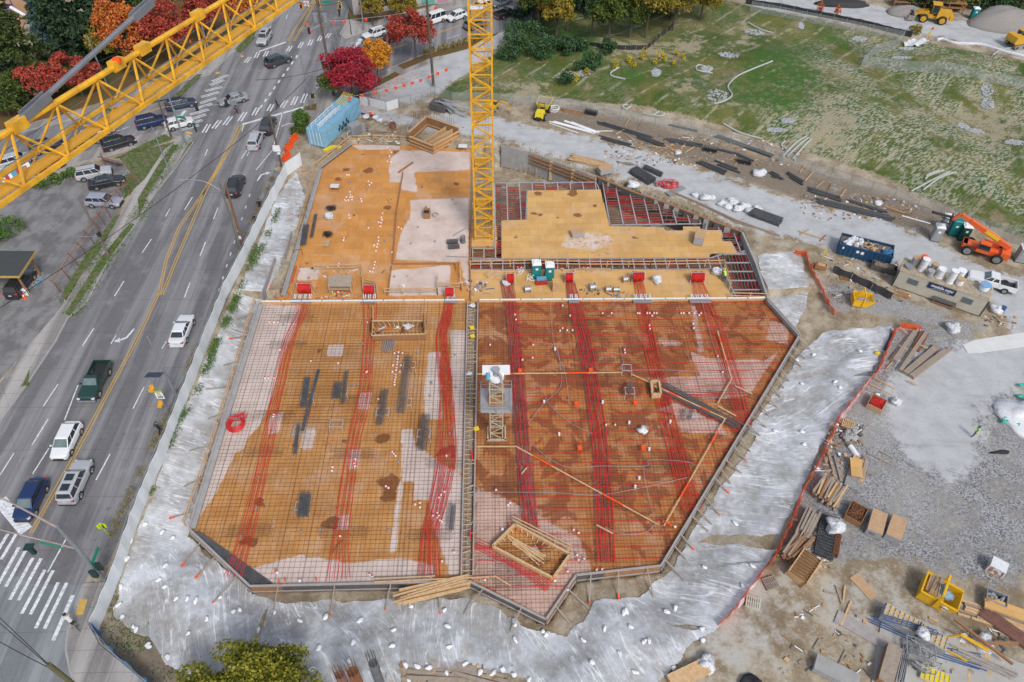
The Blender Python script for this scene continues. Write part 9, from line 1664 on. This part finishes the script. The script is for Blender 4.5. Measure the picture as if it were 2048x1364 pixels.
for i,(a,c) in enumerate([((1305,292),(1365,302)),((1325,285),(1350,305)),((1300,300),(1355,297)),((1370,305),(1395,290)),((1250,252),(1260,236)),((1275,258),(1286,238)),((1232,268),(1250,258)),((1250,267),(1270,283)),((1345,293),(1365,273)),((1362,298),(1380,276)),((1500,278),(1520,284)),((1438,290),(1450,280)),((1490,295),(1512,302)),((1405,322),(1425,330)),((1320,312),(1330,300)),((1610,362),(1628,342)),((1632,375),(1648,362)),((1655,385),(1664,366)),((1680,395),(1692,378)),((1770,412),(1815,428)),((1775,418),(1822,430)),((1597,462),(1655,480)),((1600,470),(1618,458)),((1640,482),(1652,470)),((1600,345),(1612,325)),((1470,330),(1480,318))]):
 b=MB(); b.bar(P(*a,YZ+.12),P(*c,YZ+.12),.13,.09); tag(b.build('timber_bearer',[M_TIM,M_PLYP,M_TIMR][i%3]),'pale timber bearer strewn among the pipes along the haul road','timber','timber bearers strewn along the haul road')
for x,y,l in ((1420,302,'stack of black curved crates left of the pipe ends'),(1488,326,'stack of black curved crates by the road edge'),(1182,228,'small heap of dark mesh rolls near the dumper')):
 t=at('plastic_crate',l,'crate',x,y,rz=R(-20),z=YZ)
 for i in range(7): sub(t,'rib',M_PIPE,lambda b:b.box((-.9+i*.3,0,.35),(.12,1.0,.6)))
 sub(t,'spine',M_PIPE,lambda b:b.box((0,0,.2),(2.1,.2,.3)))
for x,y,s,l in ((1355,307,.5,'white bag under the crossing orange boards'),(1515,350,.9,'white crumpled bag on the verge of the haul road'),(1525,345,.6,'small white bag beside the crumpled one'),(1755,408,.6,'white bag on the verge near the pipe strand'),(1265,372,.9,'white bag draped on the diagonal wall'),(1390,392,.6,'white bag standing left of the bag row'),(1410,398,.8,'double white bag left of the long row'),(1422,397,.6,'white bag leaning right of the double bag'),(1445,410,.75,'first white bag of the long row on the road edge'),(1455,415,.7,'second white bag of the long row on the road edge'),(1465,408,.75,'third white bag of the long row, set back'),(1475,420,.75,'middle white bag of the long row'),(1487,415,.8,'white bag right of the middle of the row'),(1498,424,.7,'next-to-last white bag of the row'),(1512,420,.75,'last white bag at the right end of the row'),(1460,402,.6,'rear white bag behind the long row')): bag(P(x,y,YZ),(s,s*.8,s*.55),l,'bulk_bag','bag',seed=x+y,amp=.35)
pile(1180,325,1210,332,16,5.6,.2,.14,'orange-tinted lumber in the long pile north of the wall',ms=[M_TIM,M_PLYP],rows=6,jit=.1,ljit=.08); pile(1250,328,1275,330,6,2.4,.1,.1,'dark debris bar by the plywood stack on the road edge',ms=[M_FORM,M_TIMD],rows=3,jit=.4,angj=.3); b=MB(); b.bar(P(1335,388,.6),P(1368,374,.6),.9,.1); tag(b.build('steel_plate',M_STEEL),'pale steel plate slanting right of the red cable pile','plate')
pile(1145,225,1175,230,8,3.4,.14,.12,'rusty pipe in the pile behind the yellow dumper','pipe','rusty_pipe',[M_TIMR,RU],rows=4,tube=True,jit=.3); t=at('hose_coil','pale hose coil right of the yellow dumper','hose',1110,220,rz=0,z=YZ); sub(t,'coil',M_WSH,lambda b:[b.torus((U(-.3,.3),U(-.3,.3),.1+.07*i),.7,.06,18,5) for i in range(6)])
M_WAT=mat('straw_wattle',(.42,.45,.42),.9,col2=(.30,.33,.30),scale=5)
for i,pts in enumerate([[(1545,122),(1505,138),(1475,152),(1456,172),(1464,190),(1448,202),(1428,207)],[(1238,135),(1222,145),(1225,152),(1250,158)],[(1496,45),(1520,58),(1545,66)],[(1447,247),(1480,265),(1525,278)],[(1412,133),(1396,130),(1394,140),(1425,146)],[(1617,275),(1600,288),(1575,312)],[(1622,278),(1608,292),(1585,318)],[(1612,273),(1592,285),(1565,312)],[(1570,282),(1563,290),(1573,298)],[(1590,322),(1590,312),(1598,308)],[(1900,343),(1860,362),(1822,382)],[(1912,344),(1880,355),(1846,380)],[(1888,340),(1860,350),(1850,358)],[(1878,340),(1858,348),(1852,352)],[(1255,208),(1245,212),(1252,218),(1262,212)],[(1285,226),(1305,230),(1318,222)],[(1300,230),(1322,232),(1330,226)],[(1985,110),(2005,98),(2040,95)]]):
 b=MB(); b.tube(curve([PG(x,y,.15) for x,y in pts],6),.14,7); tag(b.build('straw_wattle',M_WAT),['long S-shaped straw wattle bordering the dark green patch','C-shaped straw wattle below the golden seedlings','short straw wattle near the top of the field','straw wattle beside the lower chain-link fence','hooked straw wattle round a rock heap','longest of the bundled wattles in mid field','second of the bundled wattles in mid field','third of the bundled wattles in mid field','small curved wattle left of the mid-field bundle','short wattle at the foot of the mid-field bundle','longest of the wattles near the telehandler','second wattle near the telehandler','third wattle near the telehandler','shortest wattle near the telehandler','looped wattle near the site fence','left wattle of the pair near the white pipes','right wattle of the pair near the white pipes','wattle beside the mud at the right'][i],'wattle')
M_ROCK=mat('rock_grey',(.40,.41,.43),.9,col2=(.24,.25,.26),scale=2.5,amt=.9)
for i,(x,y,w_,h_,a) in enumerate([(1135,150,22,8,-8),(1165,146,20,6,-12),(1312,145,9,8,0),(1413,137,12,6,0),(1434,190,22,12,5),(1456,110,20,5,8),(1507,64,20,5,8),(1602,52,6,6,0),(1718,78,16,5,0),(1974,180,12,14,0),(1975,208,14,12,0),(1926,252,12,5,10),(1950,262,18,4,8),(2030,285,22,5,6),(1553,260,22,4,2),(1575,241,14,5,0),(1812,97,16,3,0),(1802,115,18,2,0)]):
 L=[]; rg=random.Random(i); b=MB()
 for k in range(150): 
  u,v=rg.uniform(-1,1),rg.uniform(-1,1)
  if u*u+v*v>1: continue
  q=PG(x+u*w_,y+v*h_+u*a*.3,.08); s=rg.uniform(.08,.24); b.blob(tuple(q),(s,s*.8,s*.6),k,.4,6,4)
 tag(b.build('rock_pile',M_ROCK),['patch of grey stones left of the dark shrub','patch of grey stones right of the dark shrub','small round stone patch under the seedlings','stone patch inside the hooked wattle','broad stone patch at the foot of the long wattle','thin stone strip high on the mid slope','thin stone strip near the top of the slope','tiny stone patch by the black fence','stone patch left of the chain-link zigzag','upper stone patch in the right hollow','lower stone patch in the right hollow','stone strip at the left rim of the hollow','stone strip below the hollow','stone strip at the right edge of the field','pale stone strip at the bottom left of the netted slope','pale stone patch above the bundled wattles','upper thin stone strip inside the zigzag fence','lower thin stone strip inside the zigzag fence'][i],'stones')
b=MB(); b.blob((0,0,0),(7.5,4.6,3.0),3,.10,26,14,flat=.05); o=b.build('gravel_heap',mat('gravel_heap',(.30,.28,.26),.95,col2=(.20,.185,.17),scale=4,bump=.6),smooth=True,base=False); o.location=P(2010,50,YZ-.2); tag(o,'large grey-brown gravel heap at the top right corner','gravel heap')
b=MB(); b.blob((0,0,0),(5.5,2.0,1.1),4,.2,22,12,flat=.05); o=b.build('soil_heap',M_SILT,smooth=True,base=False); o.location=P(1686,10,YZ-.1); tag(o,'black soil heap beside the far haul road','soil heap')
b=MB(); b.blob((0,0,0),(3.5,2.2,1.4),6,.12,20,12,flat=.05); o=b.build('gravel_heap',_mats['gravel_heap'],smooth=True,base=False); o.location=P(1808,27,YZ-.1); tag(o,'small gravel heap in front of the wheel loader bucket','gravel heap')
for x,y,l in ((1815,12,'tall timber rack behind the loader bucket'),(1890,22,'low timber table behind the loader')):
 t=at('timber_rack',l,'rack',x,y,rz=R(-8),z=YZ); sub(t,'shelf',M_TIMR,lambda b:(b.box((0,0,1.9),(6.5,2,.15)),b.box((0,0,1.0),(6.5,2,.12))))
 for sx in (-3,0,3): sub(t,'post',M_TIMR,lambda b:(b.bar((sx,-.9,0),(sx,-.9,1.9),.15),b.bar((sx,.9,0),(sx,.9,1.9),.15)))
b=MB(); b.bar(P(1942,45,.9),P(1961,40,1.2),.7,.5); tag(b.build('orange_roller',M_ORG),'rust-orange machine attachment in front of the far teal toilet','attachment')
for pts,l in (([(1806,88),(1820,82),(1845,80),(1858,84),(1850,92),(1825,95),(1808,96)],'crumpled white tarpaulin at the zigzag fence corner'),): 
 poly=P2(pts,.5); o,X,Y=draped('white_tarpaulin',poly,.35,lambda X,Y:G(X,Y)+.3+.25*np.sin(X*3)*np.cos(Y*3.5),M_BAG); tag(o,l,'tarpaulin')
for pts in ([(1873,80),(1885,78),(1910,86),(1955,88),(1975,92),(2010,103),(2060,115)],): b=MB(); b.tube(curve([PG(x,y,.2) for x,y in pts],6),.3,7); tag(b.build('sandbag_berm',M_BAG),'long white sandbag berm with yellow ties below the excavator','berm')
t=at('survey_tripod','yellow tripod and red flag by the far haul road','tripod',1856,76,rz=0,z=YZ); sub(t,'leg',YB,lambda b:(b.bar((-.4,0,0),(0,0,1.4),.1),b.bar((.4,0,0),(0,0,1.4),.1))); sub(t,'flag',M_RED,lambda b:b.box((.1,0,1.8),(.4,.04,.4)))
for a in ((1690,905,40,60,140,'timber or steel scrap on the gravel beside the orange mesh','scrap beside the orange mesh',21),(1620,1085,40,50,160,'timber scrap round the joist stack','timber scrap round the joist stack',22),(1900,1305,110,40,150,'loose fitting or batten on the concrete pad','loose fittings on the concrete pad',23),(1650,1280,90,70,60,'stick or rag on the lower right mud','sticks on the lower right mud',24),(1400,302,190,30,420,'debris between the pipe bundles of the haul road','debris between the haul road pipes',25),(1720,415,120,24,200,'debris near the upper pipe strands','debris near the upper pipe strands',26),(740,262,60,26,150,'debris in the muddy site entrance','debris in the site entrance',27),(1740,560,80,45,140,'scrap on the ground between skip and office','scrap between skip and office',28),(2000,640,30,14,24,'scrap behind the office end','scrap behind the office end',29),(2010,1260,35,30,26,'splintered wood by the right edge lumber','wood by the right edge lumber',30),(700,560,130,40,40,'small offcut on the bare upper deck','small offcuts on the bare upper deck',31),(900,1345,130,18,34,'scrap along the bottom edge of the picture','scrap along the bottom edge',32)): clutter(*a,z=YZ if a[0]!=700 else 0,sz=(.12,.42),ms=[M_TIM,M_TIMD,M_PLYP,M_TIMR,M_REBG,M_WHP],flat=.3,one=1)
